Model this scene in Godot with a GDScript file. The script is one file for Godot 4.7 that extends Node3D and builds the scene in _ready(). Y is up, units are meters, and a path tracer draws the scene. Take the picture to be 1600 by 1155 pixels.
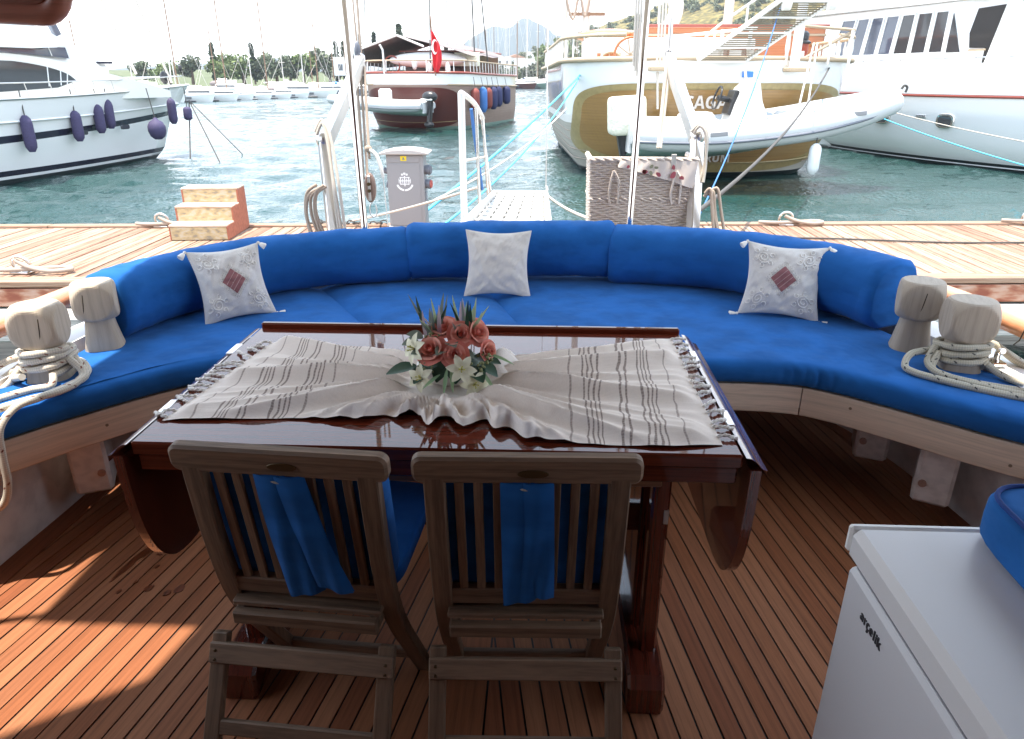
extends Node3D
# Stern deck of a wooden sailing yacht, moored stern-to at a marina dock. Boat axis is -Z (aft), deck top is y = 0, water is y = -0.75.

var M := {}
var T := {}
var used := {}
var rng := RandomNumberGenerator.new()

const WATER_Y := -0.75
const CX := -0.2          # centre line of the deck

class MB extends RefCounted:
	var v := PackedVector3Array()
	var n := PackedVector3Array()
	var uv := PackedVector2Array()
	var col := PackedColorArray()
	var ix := PackedInt32Array()
	var tint := Color(1, 1, 1)
	var colored := false

	func vert(p: Vector3, nn: Vector3, u := Vector2.ZERO) -> int:
		v.append(p); n.append(nn); uv.append(u); col.append(tint)
		return v.size() - 1

	func face(a: int, b: int, c: int) -> void:
		var g := (v[c] - v[a]).cross(v[b] - v[a])
		if g.length_squared() < 1e-20: return
		if g.dot(n[a] + n[b] + n[c]) < 0.0:
			ix.append(a); ix.append(c); ix.append(b)
		else:
			ix.append(a); ix.append(b); ix.append(c)

	func tri(a: Vector3, b: Vector3, c: Vector3, out: Vector3) -> void:
		var g := (c - a).cross(b - a).normalized()
		if g.dot(out) < 0: g = -g
		face(vert(a, g), vert(b, g), vert(c, g))

	func quad(a: Vector3, b: Vector3, c: Vector3, d: Vector3, out: Vector3, u := Rect2(0, 0, 1, 1)) -> void:
		var g := (c - a).cross(b - d).normalized()
		if g.dot(out) < 0: g = -g
		var i := vert(a, g, u.position)
		var j := vert(b, g, u.position + Vector2(u.size.x, 0))
		var k := vert(c, g, u.end)
		var l := vert(d, g, u.position + Vector2(0, u.size.y))
		face(i, j, k); face(i, k, l)

	# box with chamfered edges; xf places its centre
	func box(xf: Transform3D, size: Vector3, bev := 0.0) -> MB:
		var h := size * 0.5
		var b := minf(bev, minf(h.x, minf(h.y, h.z)) * 0.95)
		for ax in 3:
			var ay := (ax + 1) % 3
			var az := (ax + 2) % 3
			for s in [-1.0, 1.0]:
				var q := []
				for w in [[-1, -1], [1, -1], [1, 1], [-1, 1]]:
					var p := Vector3.ZERO
					p[ax] = h[ax] * s; p[ay] = (h[ay] - b) * w[0]; p[az] = (h[az] - b) * w[1]
					q.append(xf * p)
				var o := Vector3.ZERO
				o[ax] = s
				quad(q[0], q[1], q[2], q[3], xf.basis * o)
				if b > 0.0:
					# chamfers along az edges between ax and ay faces
					for t in [-1.0, 1.0]:
						var e := []
						for z in [-1.0, 1.0]:
							var p1 := Vector3.ZERO
							p1[ax] = h[ax] * s; p1[ay] = (h[ay] - b) * t; p1[az] = (h[az] - b) * z
							var p2 := Vector3.ZERO
							p2[ax] = (h[ax] - b) * s; p2[ay] = h[ay] * t; p2[az] = (h[az] - b) * z
							e.append(xf * p1); e.append(xf * p2)
						var oo := Vector3.ZERO
						oo[ax] = s; oo[ay] = t
						quad(e[0], e[2], e[3], e[1], xf.basis * oo)
		if b > 0.0:
			for sx in [-1.0, 1.0]:
				for sy in [-1.0, 1.0]:
					for sz in [-1.0, 1.0]:
						tri(xf * Vector3(h.x * sx, (h.y - b) * sy, (h.z - b) * sz), xf * Vector3((h.x - b) * sx, h.y * sy, (h.z - b) * sz), xf * Vector3((h.x - b) * sx, (h.y - b) * sy, h.z * sz), xf.basis * Vector3(sx, sy, sz))
		return self

	func bx(c: Vector3, size: Vector3, bev := 0.0) -> MB:
		return box(Transform3D(Basis(), c), size, bev)

	# bar of rectangular section from a to b (w across, t along up)
	func bar(a: Vector3, b: Vector3, w: float, t: float, bev := 0.0, up := Vector3.UP) -> MB:
		var d := (b - a).normalized()
		if absf(d.dot(up)) > 0.98: up = Vector3(0, 0, 1) if absf(d.z) < 0.9 else Vector3(1, 0, 0)
		var r := d.cross(up).normalized()
		var u := r.cross(d).normalized()
		return box(Transform3D(Basis(r, u, -d), (a + b) * 0.5), Vector3(w, t, a.distance_to(b)), bev)

	# polygon in local XY, pushed along local +Z from 0 to depth; bev chamfers both rims
	func prism(poly: PackedVector2Array, xf: Transform3D, depth: float, bev := 0.0) -> MB:
		var pp := poly
		if Geometry2D.is_polygon_clockwise(pp):
			pp = PackedVector2Array(); 
			for i in poly.size(): pp.append(poly[poly.size() - 1 - i])
		var inner := pp
		if bev > 0.0:
			var off := Geometry2D.offset_polygon(pp, -bev, Geometry2D.JOIN_MITER)
			if off.size() == 1 and off[0].size() == pp.size():
				# match the first corner
				var best := 0
				for i in off[0].size():
					if off[0][i].distance_to(pp[0]) < off[0][best].distance_to(pp[0]): best = i
				inner = PackedVector2Array()
				for i in off[0].size(): inner.append(off[0][(best + i) % off[0].size()])
			else: bev = 0.0
		var k := pp.size()
		var lo := bev
		var hi := depth - bev
		for i in k:
			var a := pp[i]
			var b := pp[(i + 1) % k]
			var o := Vector3(b.y - a.y, a.x - b.x, 0)
			quad(xf * Vector3(a.x, a.y, lo), xf * Vector3(b.x, b.y, lo), xf * Vector3(b.x, b.y, hi), xf * Vector3(a.x, a.y, hi), xf.basis * o)
			if bev > 0.0:
				var c := inner[i]
				var d := inner[(i + 1) % k]
				var on := o.normalized()
				quad(xf * Vector3(a.x, a.y, hi), xf * Vector3(b.x, b.y, hi), xf * Vector3(d.x, d.y, depth), xf * Vector3(c.x, c.y, depth), xf.basis * (on + Vector3(0, 0, 1)))
				quad(xf * Vector3(a.x, a.y, lo), xf * Vector3(b.x, b.y, lo), xf * Vector3(d.x, d.y, 0), xf * Vector3(c.x, c.y, 0), xf.basis * (on - Vector3(0, 0, 1)))
		var tr := Geometry2D.triangulate_polygon(inner)
		for i in range(0, tr.size(), 3):
			var a := inner[tr[i]]
			var b := inner[tr[i + 1]]
			var c := inner[tr[i + 2]]
			tri(xf * Vector3(a.x, a.y, depth), xf * Vector3(b.x, b.y, depth), xf * Vector3(c.x, c.y, depth), xf.basis * Vector3(0, 0, 1))
			tri(xf * Vector3(a.x, a.y, 0), xf * Vector3(b.x, b.y, 0), xf * Vector3(c.x, c.y, 0), xf.basis * Vector3(0, 0, -1))
		return self

	# polygon given in plan (x, z), standing from y0 to y1
	func slab(poly: PackedVector2Array, y0: float, y1: float, bev := 0.0) -> MB:
		return prism(poly, Transform3D(Basis(Vector3(1, 0, 0), Vector3(0, 0, 1), Vector3(0, 1, 0)), Vector3(0, y0, 0)), y1 - y0, bev)

	func tube(pts: PackedVector3Array, r, sides := 8, caps := true, closed := false) -> MB:
		var k := pts.size()
		var nrm := Vector3.ZERO
		var first := 0
		var prev_t := Vector3.ZERO
		var rings := k + (1 if closed else 0)
		var along := 0.0
		for ii in rings:
			var i := ii % k
			var a := pts[(i - 1 + k) % k] if (closed or i > 0) else pts[i]
			var b := pts[(i + 1) % k] if (closed or i < k - 1) else pts[i]
			var t := (b - a).normalized()
			if ii == 0:
				nrm = t.cross(Vector3.UP)
				if nrm.length() < 0.05: nrm = t.cross(Vector3.RIGHT)
				nrm = nrm.normalized()
			else:
				var ax := prev_t.cross(t)
				if ax.length() > 1e-6:
					nrm = nrm.rotated(ax.normalized(), prev_t.angle_to(t))
				nrm = (nrm - t * nrm.dot(t)).normalized()
				along += pts[i].distance_to(pts[(i - 1 + k) % k])
			prev_t = t
			var bn := t.cross(nrm)
			var rad: float = r if (r is float or r is int) else r[i]
			var base := v.size()
			if ii == 0: first = base
			for s in sides + 1:
				var an := TAU * s / sides
				var d := nrm * cos(an) + bn * sin(an)
				vert(pts[i] + d * rad, d, Vector2(along, float(s) / sides))
			if ii > 0:
				var pb := base - sides - 1
				for s in sides:
					face(pb + s, pb + s + 1, base + s + 1)
					face(pb + s, base + s + 1, base + s)
		if caps and not closed:
			for e in 2:
				var c := pts[0] if e == 0 else pts[k - 1]
				var out := (pts[0] - pts[1]) if e == 0 else (pts[k - 1] - pts[k - 2])
				out = out.normalized()
				var base := first if e == 0 else first + (rings - 1) * (sides + 1)
				var ci := vert(c, out)
				var ring := []
				for s in sides: ring.append(vert(v[base + s], out))
				for s in sides: face(ci, ring[s], ring[(s + 1) % sides])
		return self

	func rod(a: Vector3, b: Vector3, r: float, sides := 8) -> MB:
		return tube(PackedVector3Array([a, b]), r, sides)

	# profile of (radius, height) turned about local Y
	func lathe(prof: PackedVector2Array, xf: Transform3D, sides := 20, sx := 1.0, sz := 1.0) -> MB:
		var k := prof.size()
		for i in k - 1:
			var a := prof[i]
			var b := prof[i + 1]
			var d := b - a
			if d.length() < 1e-6: continue
			var nn := Vector2(d.y, -d.x).normalized()
			var na := nn
			var nb := nn
			if i > 0:
				var p := prof[i] - prof[i - 1]
				if p.length() > 1e-6 and absf(p.angle_to(d)) < 0.9: na = (nn + Vector2(p.y, -p.x).normalized()).normalized()
			if i < k - 2:
				var p := prof[i + 2] - prof[i + 1]
				if p.length() > 1e-6 and absf(d.angle_to(p)) < 0.9: nb = (nn + Vector2(p.y, -p.x).normalized()).normalized()
			var base := v.size()
			for s in sides + 1:
				var an := TAU * s / sides
				var c := cos(an)
				var sn := sin(an)
				vert(xf * Vector3(a.x * c * sx, a.y, a.x * sn * sz), (xf.basis * Vector3(na.x * c / sx, na.y, na.x * sn / sz)).normalized(), Vector2(float(s) / sides, a.y))
				vert(xf * Vector3(b.x * c * sx, b.y, b.x * sn * sz), (xf.basis * Vector3(nb.x * c / sx, nb.y, nb.x * sn / sz)).normalized(), Vector2(float(s) / sides, b.y))
			for s in sides:
				var q := base + s * 2
				face(q, q + 1, q + 3); face(q, q + 3, q + 2)
		return self

	# smooth sheet through rows of points; every row has the same length. closed joins last row to first
	func sheet(rows: Array, flip := false, wrap := false, uvs: Array = []) -> MB:
		var nr := rows.size()
		var nc: int = rows[0].size()
		var base := v.size()
		for i in nr:
			for j in nc:
				var i0 := maxi(i - 1, 0)
				var i1 := mini(i + 1, nr - 1)
				var j0 := maxi(j - 1, 0)
				var j1 := mini(j + 1, nc - 1)
				if wrap:
					j0 = j - 1 if j > 0 else nc - 2
					j1 = j + 1 if j < nc - 1 else 1
				var du: Vector3 = rows[i1][j] - rows[i0][j]
				var dv: Vector3 = rows[i][j1] - rows[i][j0]
				var g := du.cross(dv)
				if g.length_squared() < 1e-16:
					var ia := clampi(i, 1, nr - 2) if nr > 2 else i
					g = (rows[mini(ia + 1, nr - 1)][j] - rows[maxi(ia - 1, 0)][j]).cross(rows[ia][j1] - rows[ia][j0])
				g = g.normalized()
				if flip: g = -g
				var u := Vector2(float(i) / (nr - 1), float(j) / (nc - 1))
				if uvs.size() > 0: u = uvs[i][j]
				vert(rows[i][j], g, u)
		for i in nr - 1:
			for j in nc - 1:
				var a := base + i * nc + j
				face(a, a + 1, a + nc + 1); face(a, a + nc + 1, a + nc)
		return self

	# make every normal agree with the given side, and the winding with the normals
	func facing(d: Vector3) -> MB:
		for i in n.size():
			if n[i].dot(d) < 0: n[i] = -n[i]
		return reface()

	func reface() -> MB:
		var old := ix
		ix = PackedInt32Array()
		for i in range(0, old.size(), 3): face(old[i], old[i + 1], old[i + 2])
		return self

	func ball(c: Vector3, r: Vector3, sides := 12, rings := 8) -> MB:
		var p := PackedVector2Array()
		for i in rings + 1:
			var a := -PI / 2 + PI * i / rings
			p.append(Vector2(maxf(cos(a), 0.0), sin(a)))
		var base := v.size()
		for i in rings + 1:
			for s in sides + 1:
				var an := TAU * s / sides
				var d := Vector3(p[i].x * cos(an), p[i].y, p[i].x * sin(an))
				vert(c + d * r, (d / r).normalized(), Vector2(float(s) / sides, float(i) / rings))
		for i in rings:
			for s in sides:
				var q := base + i * (sides + 1) + s
				face(q, q + 1, q + sides + 2); face(q, q + sides + 2, q + sides + 1)
		return self

	func mesh(origin := Vector3.ZERO) -> ArrayMesh:
		var a := []
		a.resize(Mesh.ARRAY_MAX)
		var vv := v
		if origin != Vector3.ZERO:
			vv = PackedVector3Array()
			vv.resize(v.size())
			for i in v.size(): vv[i] = v[i] - origin
		a[Mesh.ARRAY_VERTEX] = vv
		a[Mesh.ARRAY_NORMAL] = n
		a[Mesh.ARRAY_TEX_UV] = uv
		if colored: a[Mesh.ARRAY_COLOR] = col
		a[Mesh.ARRAY_INDEX] = ix
		var m := ArrayMesh.new()
		m.add_surface_from_arrays(Mesh.PRIMITIVE_TRIANGLES, a)
		return m

	func base_point() -> Vector3:
		if v.is_empty(): return Vector3.ZERO
		var lo := v[0]
		var hi := v[0]
		for p in v:
			lo = lo.min(p); hi = hi.max(p)
		return Vector3((lo.x + hi.x) * 0.5, lo.y, (lo.z + hi.z) * 0.5)

# ---------------------------------------------------------------- nodes
func numbered(nm: String) -> String:
	var k: int = used.get(nm, 0)
	used[nm] = k + 1
	return nm if k == 0 else "%s_%03d" % [nm, k]

func tag(o: Node, label := "", category := "", group := "", kind := "") -> void:
	if label: o.set_meta("label", label)
	if category: o.set_meta("category", category)
	if group: o.set_meta("group", group)
	if kind: o.set_meta("kind", kind)

func thing(nm: String, label: String, category: String, at := Vector3.ZERO, turn := 0.0, group := "") -> Node3D:
	var o := Node3D.new()
	o.name = numbered(nm)
	add_child(o)
	o.position = at
	o.rotation.y = turn
	tag(o, label, category, group)
	return o

# a part in the thing's own axes
func part(parent: Node3D, nm: String, mb, mat: Material, kind := "") -> MeshInstance3D:
	var o := MeshInstance3D.new()
	o.name = nm
	o.mesh = mb.mesh() if mb is MB else mb
	o.material_override = mat
	parent.add_child(o, true)
	if kind: o.set_meta("kind", kind)
	return o

# a part whose shape is written in world axes (parent not turned)
func wpart(parent: Node3D, nm: String, mb: MB, mat: Material, kind := "") -> MeshInstance3D:
	var o := part(parent, nm, mb.mesh(world_origin(parent)), mat, kind)
	return o

func world_origin(o: Node) -> Vector3:
	var p := Vector3.ZERO
	while o != null and o != self:
		if o is Node3D: p += o.position
		o = o.get_parent()
	return p

# a thing that is one mesh, written in world axes
func solo(nm: String, label: String, category: String, mb: MB, mat: Material, group := "", kind := "") -> MeshInstance3D:
	var o := MeshInstance3D.new()
	o.name = numbered(nm)
	var b := mb.base_point()
	o.mesh = mb.mesh(b)
	o.material_override = mat
	add_child(o)
	o.position = b
	tag(o, label, category, group, kind)
	return o

func copy_of(o: Node3D, nm: String, label: String, at: Vector3, turn: float) -> Node3D:
	var c: Node3D = o.duplicate()
	c.name = numbered(nm)
	add_child(c)
	c.position = at
	c.rotation.y = turn
	c.set_meta("label", label)
	return c

# ---------------------------------------------------------------- curves
func V(x: float, y: float, z: float) -> Vector3: return Vector3(x, y, z)

func smooth(pts: Array, steps := 6) -> PackedVector3Array:
	var out := PackedVector3Array()
	for i in pts.size() - 1:
		var p0: Vector3 = pts[maxi(i - 1, 0)]
		var p1: Vector3 = pts[i]
		var p2: Vector3 = pts[i + 1]
		var p3: Vector3 = pts[mini(i + 2, pts.size() - 1)]
		for s in steps: out.append(p1.cubic_interpolate(p2, p0, p3, float(s) / steps))
	out.append(pts[-1])
	return out

func smooth2(pts: Array, steps := 6) -> PackedVector2Array:
	var out := PackedVector2Array()
	for i in pts.size() - 1:
		var p0: Vector2 = pts[maxi(i - 1, 0)]
		var p1: Vector2 = pts[i]
		var p2: Vector2 = pts[i + 1]
		var p3: Vector2 = pts[mini(i + 2, pts.size() - 1)]
		for s in steps: out.append(p1.cubic_interpolate(p2, p0, p3, float(s) / steps))
	out.append(pts[-1])
	return out

func sag(a: Vector3, b: Vector3, drop: float, k := 14) -> PackedVector3Array:
	var out := PackedVector3Array()
	for i in k + 1:
		var t := float(i) / k
		out.append(a.lerp(b, t) - Vector3(0, drop * 4.0 * t * (1.0 - t), 0))
	return out

func rrect(w: float, h: float, r: float, k := 4) -> PackedVector2Array:
	var p := PackedVector2Array()
	for q in 4:
		var c := Vector2((w * 0.5 - r) * (1 if q in [0, 3] else -1), (h * 0.5 - r) * (1 if q in [0, 1] else -1))
		for i in k + 1:
			var a := PI / 2 * (q + float(i) / k)
			p.append(c + Vector2(cos(a), sin(a)) * r)
	return p

# ---------------------------------------------------------------- textures
func noise_bytes(sd: int, freq: float, w: int, h: int, oct := 4, kind := FastNoiseLite.TYPE_SIMPLEX_SMOOTH) -> Image:
	var f := FastNoiseLite.new()
	f.seed = sd
	f.noise_type = kind
	f.frequency = freq
	f.fractal_octaves = oct
	return f.get_seamless_image(w, h, false, false, 0.12, true)

func ramp_tex(im: Image, stops: Array) -> ImageTexture:
	var lut := []
	var g := Gradient.new()
	var offs := PackedFloat32Array()
	var cols := PackedColorArray()
	for s in stops:
		offs.append(s[0]); cols.append(s[1])
	g.offsets = offs; g.colors = cols
	for i in 256:
		var c := g.sample(i / 255.0)
		lut.append([int(c.r * 255.0), int(c.g * 255.0), int(c.b * 255.0)])
	im.convert(Image.FORMAT_L8)
	var src := im.get_data()
	var dst := PackedByteArray()
	dst.resize(src.size() * 3)
	for i in src.size():
		var l = lut[src[i]]
		dst[i * 3] = l[0]; dst[i * 3 + 1] = l[1]; dst[i * 3 + 2] = l[2]
	return ImageTexture.create_from_image(Image.create_from_data(im.get_width(), im.get_height(), false, Image.FORMAT_RGB8, dst))

func gray(x: float) -> Color: return Color(x, x, x)

func make_textures() -> void:
	# streaks run along v (rows): made small across and stretched
	var im := noise_bytes(11, 0.045, 256, 24, 4)
	im.resize(256, 512, Image.INTERPOLATE_CUBIC)
	var fine := noise_bytes(12, 0.16, 256, 64, 3)
	fine.resize(256, 512, Image.INTERPOLATE_CUBIC)
	im.convert(Image.FORMAT_L8); fine.convert(Image.FORMAT_L8)
	var a := im.get_data()
	var b := fine.get_data()
	for i in a.size(): a[i] = (a[i] * 3 + b[i] * 2) / 5
	var gim := Image.create_from_data(256, 512, false, Image.FORMAT_L8, a)
	T.grain = ramp_tex(gim.duplicate(), [[0.2, gray(0.66)], [0.5, gray(0.88)], [0.8, gray(1.0)]])
	T.grain_soft = ramp_tex(gim.duplicate(), [[0.2, gray(0.84)], [0.5, gray(0.94)], [0.8, gray(1.0)]])
	T.faint = ramp_tex(gim.duplicate(), [[0.2, gray(0.90)], [0.5, gray(0.965)], [0.8, gray(1.0)]])
	T.weather = ramp_tex(gim.duplicate(), [[0.15, Color(0.62, 0.44, 0.38)], [0.38, Color(0.86, 0.76, 0.68)], [0.6, Color(0.97, 0.93, 0.88)], [0.85, gray(1.0)]])
	T.mottle = ramp_tex(noise_bytes(21, 0.012, 512, 512, 5), [[0.25, gray(0.90)], [0.5, gray(0.965)], [0.75, gray(1.0)]])
	T.cloth = ramp_tex(noise_bytes(22, 0.008, 512, 512, 5), [[0.25, gray(0.88)], [0.5, gray(0.95)], [0.75, gray(1.0)]])
	T.fine = ramp_tex(noise_bytes(23, 0.2, 256, 256, 3), [[0.2, gray(0.80)], [0.8, gray(1.0)]])
	T.rusty = ramp_tex(noise_bytes(24, 0.02, 256, 256, 5), [[0.30, Color(0.72, 0.48, 0.40)], [0.45, Color(0.84, 0.66, 0.57)], [0.60, Color(0.95, 0.88, 0.82)], [0.8, gray(1.0)]])
	T.chips = ramp_tex(noise_bytes(25, 0.03, 256, 256, 4), [[0.22, Color(0.78, 0.77, 0.77)], [0.36, Color(0.93, 0.88, 0.78)], [0.55, Color(1.0, 0.95, 0.84)], [0.75, gray(1.0)]])
	T.hill = ramp_tex(noise_bytes(26, 0.03, 512, 512, 5), [[0.25, Color(0.30, 0.34, 0.16)], [0.45, Color(0.62, 0.58, 0.36)], [0.65, Color(0.84, 0.77, 0.55)], [0.85, Color(0.95, 0.88, 0.70)]])
	T.bump = normal_of(noise_bytes(31, 0.03, 256, 256, 4), 5.0)
	T.grain_n = normal_of(gim.duplicate(), 3.0)
	T.weave_n = normal_of(weave(128), 3.0)
	T.folds_n = normal_of(noise_bytes(33, 0.012, 512, 512, 3), 9.0)
	T.ripple_n = normal_of(noise_bytes(34, 0.035, 512, 512, 4), 10.0)

func weave(s: int) -> Image:
	var im := Image.create(s, s, false, Image.FORMAT_L8)
	for y in s:
		for x in s:
			var k := sin(x * TAU / 8.0) * (1.0 if (y / 8) % 2 == 0 else -1.0) + sin(y * TAU / 8.0) * 0.8
			var g := clampf(0.5 + k * 0.25, 0, 1)
			im.set_pixel(x, y, Color(g, g, g))
	return im

func normal_of(im: Image, k: float) -> ImageTexture:
	im.convert(Image.FORMAT_RGBA8)
	im.bump_map_to_normal_map(k)
	return ImageTexture.create_from_image(im)

func lin(r: float, g: float, b: float) -> Color: return Color(r, g, b).linear_to_srgb()

func mat(nm: String, c: Color, rough := 0.6, metal := 0.0, o := {}) -> StandardMaterial3D:
	var m := StandardMaterial3D.new()
	m.resource_name = nm
	m.albedo_color = c
	m.roughness = rough
	m.metallic = metal
	m.metallic_specular = o.get("spec", 0.5)
	if o.has("tex"):
		m.albedo_texture = o.tex
	if o.has("normal"):
		m.normal_enabled = true
		m.normal_texture = o.normal
		m.normal_scale = o.get("nscale", 0.5)
	if o.has("scale"):
		m.uv1_triplanar = true
		m.uv1_world_triplanar = o.get("world", false)
		m.uv1_scale = o.scale
		m.uv1_offset = o.get("offset", Vector3.ZERO)
	elif o.has("uvscale"):
		m.uv1_scale = o.uvscale
	if o.has("coat"):
		m.clearcoat_enabled = true
		m.clearcoat = o.coat
		m.clearcoat_roughness = o.get("coat_rough", 0.05)
	if o.has("rim"):
		m.rim_enabled = true
		m.rim = o.rim
		m.rim_tint = 0.6
	if o.has("back"):
		m.backlight_enabled = true
		m.backlight = o.back
	if o.get("vcol", false): m.vertex_color_use_as_albedo = true
	if o.get("two", false): m.cull_mode = BaseMaterial3D.CULL_DISABLED
	M[nm] = m
	return m

func _ready() -> void:
	rng.seed = 7
	# ---- camera
	var cam := Camera3D.new()
	cam.name = "camera"
	add_child(cam)
	cam.position = Vector3(0, 1.54, 0)
	cam.rotation = Vector3(deg_to_rad(-22.4), deg_to_rad(2.6), 0)
	cam.fov = rad_to_deg(2.0 * atan(577.5 / 1100.0))
	cam.near = 0.05
	cam.far = 9000.0
	cam.current = true
	# ---- sky, exposure
	var sky_mat := ProceduralSkyMaterial.new()
	sky_mat.sky_top_color = Color(0.70, 0.77, 0.86)
	sky_mat.sky_horizon_color = Color(0.93, 0.93, 0.93)
	sky_mat.sky_curve = 0.18
	sky_mat.ground_bottom_color = Color(0.38, 0.40, 0.40)
	sky_mat.ground_horizon_color = Color(0.80, 0.86, 0.90)
	sky_mat.sun_angle_max = 0.0
	sky_mat.energy_multiplier = 1.2
	var env := Environment.new()
	env.background_mode = Environment.BG_SKY
	env.sky = Sky.new()
	env.sky.sky_material = sky_mat
	env.tonemap_mode = Environment.TONE_MAPPER_LINEAR
	env.tonemap_exposure = 3.5
	env.sdfgi_enabled = true
	env.ssao_enabled = true
	env.ssil_enabled = true
	env.fog_enabled = true
	env.fog_density = 0.0003
	env.fog_light_color = Color(0.88, 0.91, 0.95)
	var we := WorldEnvironment.new()
	we.name = "world_environment"
	we.environment = env
	add_child(we)
	# ---- sun: high, from the left and a little behind the camera
	var sun := DirectionalLight3D.new()
	sun.name = "sun"
	add_child(sun)
	var to_sun := Vector3(-0.13, 1.0, 0.04)
	sun.look_at_from_position(Vector3.ZERO, -to_sun, Vector3(0, 0, 1))
	sun.light_energy = 1.0
	sun.light_angular_distance = 1.0
	sun.light_color = Color(1.0, 0.96, 0.90)
	sun.shadow_enabled = true

	make_textures()
	make_materials()
	make_water()
	make_far_land()
	make_dock()
	make_own_boat()
	make_roof()
	make_bench()
	make_bolsters()
	make_bollards()
	make_table()
	make_runner()
	make_flowers()
	make_chairs()
	make_freezer()
	make_pillows()
	make_stern_gear()
	make_dock_things()
	make_white_yacht_left()
	make_red_gulet()
	make_brown_gulet()
	make_white_yacht_right()
	make_lines()
	make_marina()
	make_hill_plants()

func make_materials() -> void:
	var rot := func(t: ImageTexture) -> ImageTexture:
		var im: Image = t.get_image().duplicate()
		im.rotate_90(CLOCKWISE)
		return ImageTexture.create_from_image(im)
	T.grain_x = rot.call(T.grain)
	T.grain_soft_x = rot.call(T.grain_soft)
	T.weather_x = rot.call(T.weather)
	var teak := [lin(0.31, 0.118, 0.052), lin(0.275, 0.096, 0.040), lin(0.345, 0.140, 0.066), lin(0.295, 0.112, 0.052), lin(0.25, 0.083, 0.036)]
	for i in 5:
		mat("teak_%d" % i, teak[i], 0.7, 0, {spec = 0.3, tex = T.grain_soft, scale = Vector3(5, 5, 0.9), offset = Vector3(0.37 * i, 0, 0.21 * i)})
	mat("caulk", lin(0.012, 0.012, 0.013), 0.7)
	mat("wet_teak", lin(0.16, 0.040, 0.012), 0.3, 0, {tex = T.grain, scale = Vector3(5, 5, 0.9)})
	var ch := [lin(0.24, 0.150, 0.092), lin(0.21, 0.130, 0.078), lin(0.275, 0.178, 0.112)]
	for i in 3:
		mat("chair_y%d" % i, ch[i], 0.6, 0, {tex = T.grain, scale = Vector3(4, 1.2, 4), offset = Vector3(0.3 * i, 0.2 * i, 0.1)})
		mat("chair_x%d" % i, ch[i], 0.6, 0, {tex = T.grain_x, scale = Vector3(1.2, 4, 4), offset = Vector3(0.3 * i, 0.2 * i, 0.1)})
	mat("plate", lin(0.10, 0.065, 0.03), 0.35, 0.6)
	mat("mahogany", lin(0.120, 0.020, 0.008), 0.5, 0, {spec = 0.1, tex = T.grain_x, scale = Vector3(0.7, 5, 5), coat = 1.0, coat_rough = 0.02})
	mat("mahogany_z", lin(0.12, 0.020, 0.009), 0.25, 0, {tex = T.grain, scale = Vector3(5, 0.8, 0.8), coat = 1.0, coat_rough = 0.04})
	mat("apron_wood", lin(0.22, 0.09, 0.035), 0.4, 0, {tex = T.grain_x, scale = Vector3(0.8, 5, 5), coat = 0.6, coat_rough = 0.1})
	mat("cap_rail", lin(0.62, 0.27, 0.125), 0.35, 0, {tex = T.grain_soft, scale = Vector3(6, 6, 0.8), coat = 0.5, coat_rough = 0.12})
	mat("cap_rail_gold", lin(0.62, 0.28, 0.06), 0.35, 0, {tex = T.grain_soft_x, scale = Vector3(0.8, 6, 6), coat = 0.5, coat_rough = 0.12})
	mat("panel_wood", lin(0.24, 0.085, 0.05), 0.45, 0, {tex = T.grain_soft_x, scale = Vector3(1, 6, 6), coat = 0.3, coat_rough = 0.2})
	mat("panel_rim", lin(0.34, 0.12, 0.075), 0.35, 0, {tex = T.grain_soft_x, scale = Vector3(1, 6, 6), coat = 0.5, coat_rough = 0.1})
	mat("fascia", lin(0.72, 0.55, 0.425), 0.7, 0, {tex = T.grain_soft_x, scale = Vector3(0.8, 3.0, 0.8)})
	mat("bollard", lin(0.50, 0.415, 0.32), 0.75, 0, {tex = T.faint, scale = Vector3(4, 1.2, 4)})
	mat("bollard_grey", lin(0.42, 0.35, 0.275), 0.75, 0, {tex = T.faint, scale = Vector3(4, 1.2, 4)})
	mat("crack", lin(0.05, 0.035, 0.02), 0.9)
	mat("boat_white", lin(0.80, 0.76, 0.73), 0.4, 0, {tex = T.mottle, scale = Vector3(1.4, 1.4, 1.4)})
	mat("boat_white_worn", lin(0.80, 0.74, 0.70), 0.55, 0, {tex = T.mottle, scale = Vector3(3, 3, 3)})
	mat("bolt", lin(0.45, 0.28, 0.22), 0.5, 0.3)
	mat("blue", lin(0.017, 0.118, 0.385), 0.92, 0, {tex = T.cloth, scale = Vector3(1.1, 2.6, 1.1), normal = T.folds_n, nscale = 0.30, rim = 0.5, spec = 0.2})
	mat("blue_piping", lin(0.006, 0.04, 0.20), 0.9)
	mat("linen", lin(0.82, 0.785, 0.75), 0.95, 0, {tex = T.fine, scale = Vector3(9, 9, 9), spec = 0.2})
	mat("linen_plain", lin(0.80, 0.755, 0.71), 0.95, 0, {tex = T.fine, scale = Vector3(9, 9, 9), spec = 0.2})
	mat("cord", lin(0.80, 0.77, 0.73), 0.95, 0, {spec = 0.2})
	mat("mauve", lin(0.27, 0.12, 0.125), 0.95, 0, {spec = 0.2})
	mat("mauve_line", lin(0.55, 0.38, 0.37), 0.95)
	mat("rope_white", lin(0.74, 0.68, 0.60), 0.9, 0, {tex = rope_tex(Color(0.45, 0.16, 0.10)), uvscale = Vector3(9, 1, 1)})
	mat("rope_grey", lin(0.56, 0.52, 0.44), 0.9, 0, {tex = rope_tex(Color(0.16, 0.18, 0.22)), uvscale = Vector3(9, 1, 1)})
	mat("rope_tan", lin(0.50, 0.40, 0.32), 0.9, 0, {tex = T.fine, scale = Vector3(6, 6, 6)})
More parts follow.
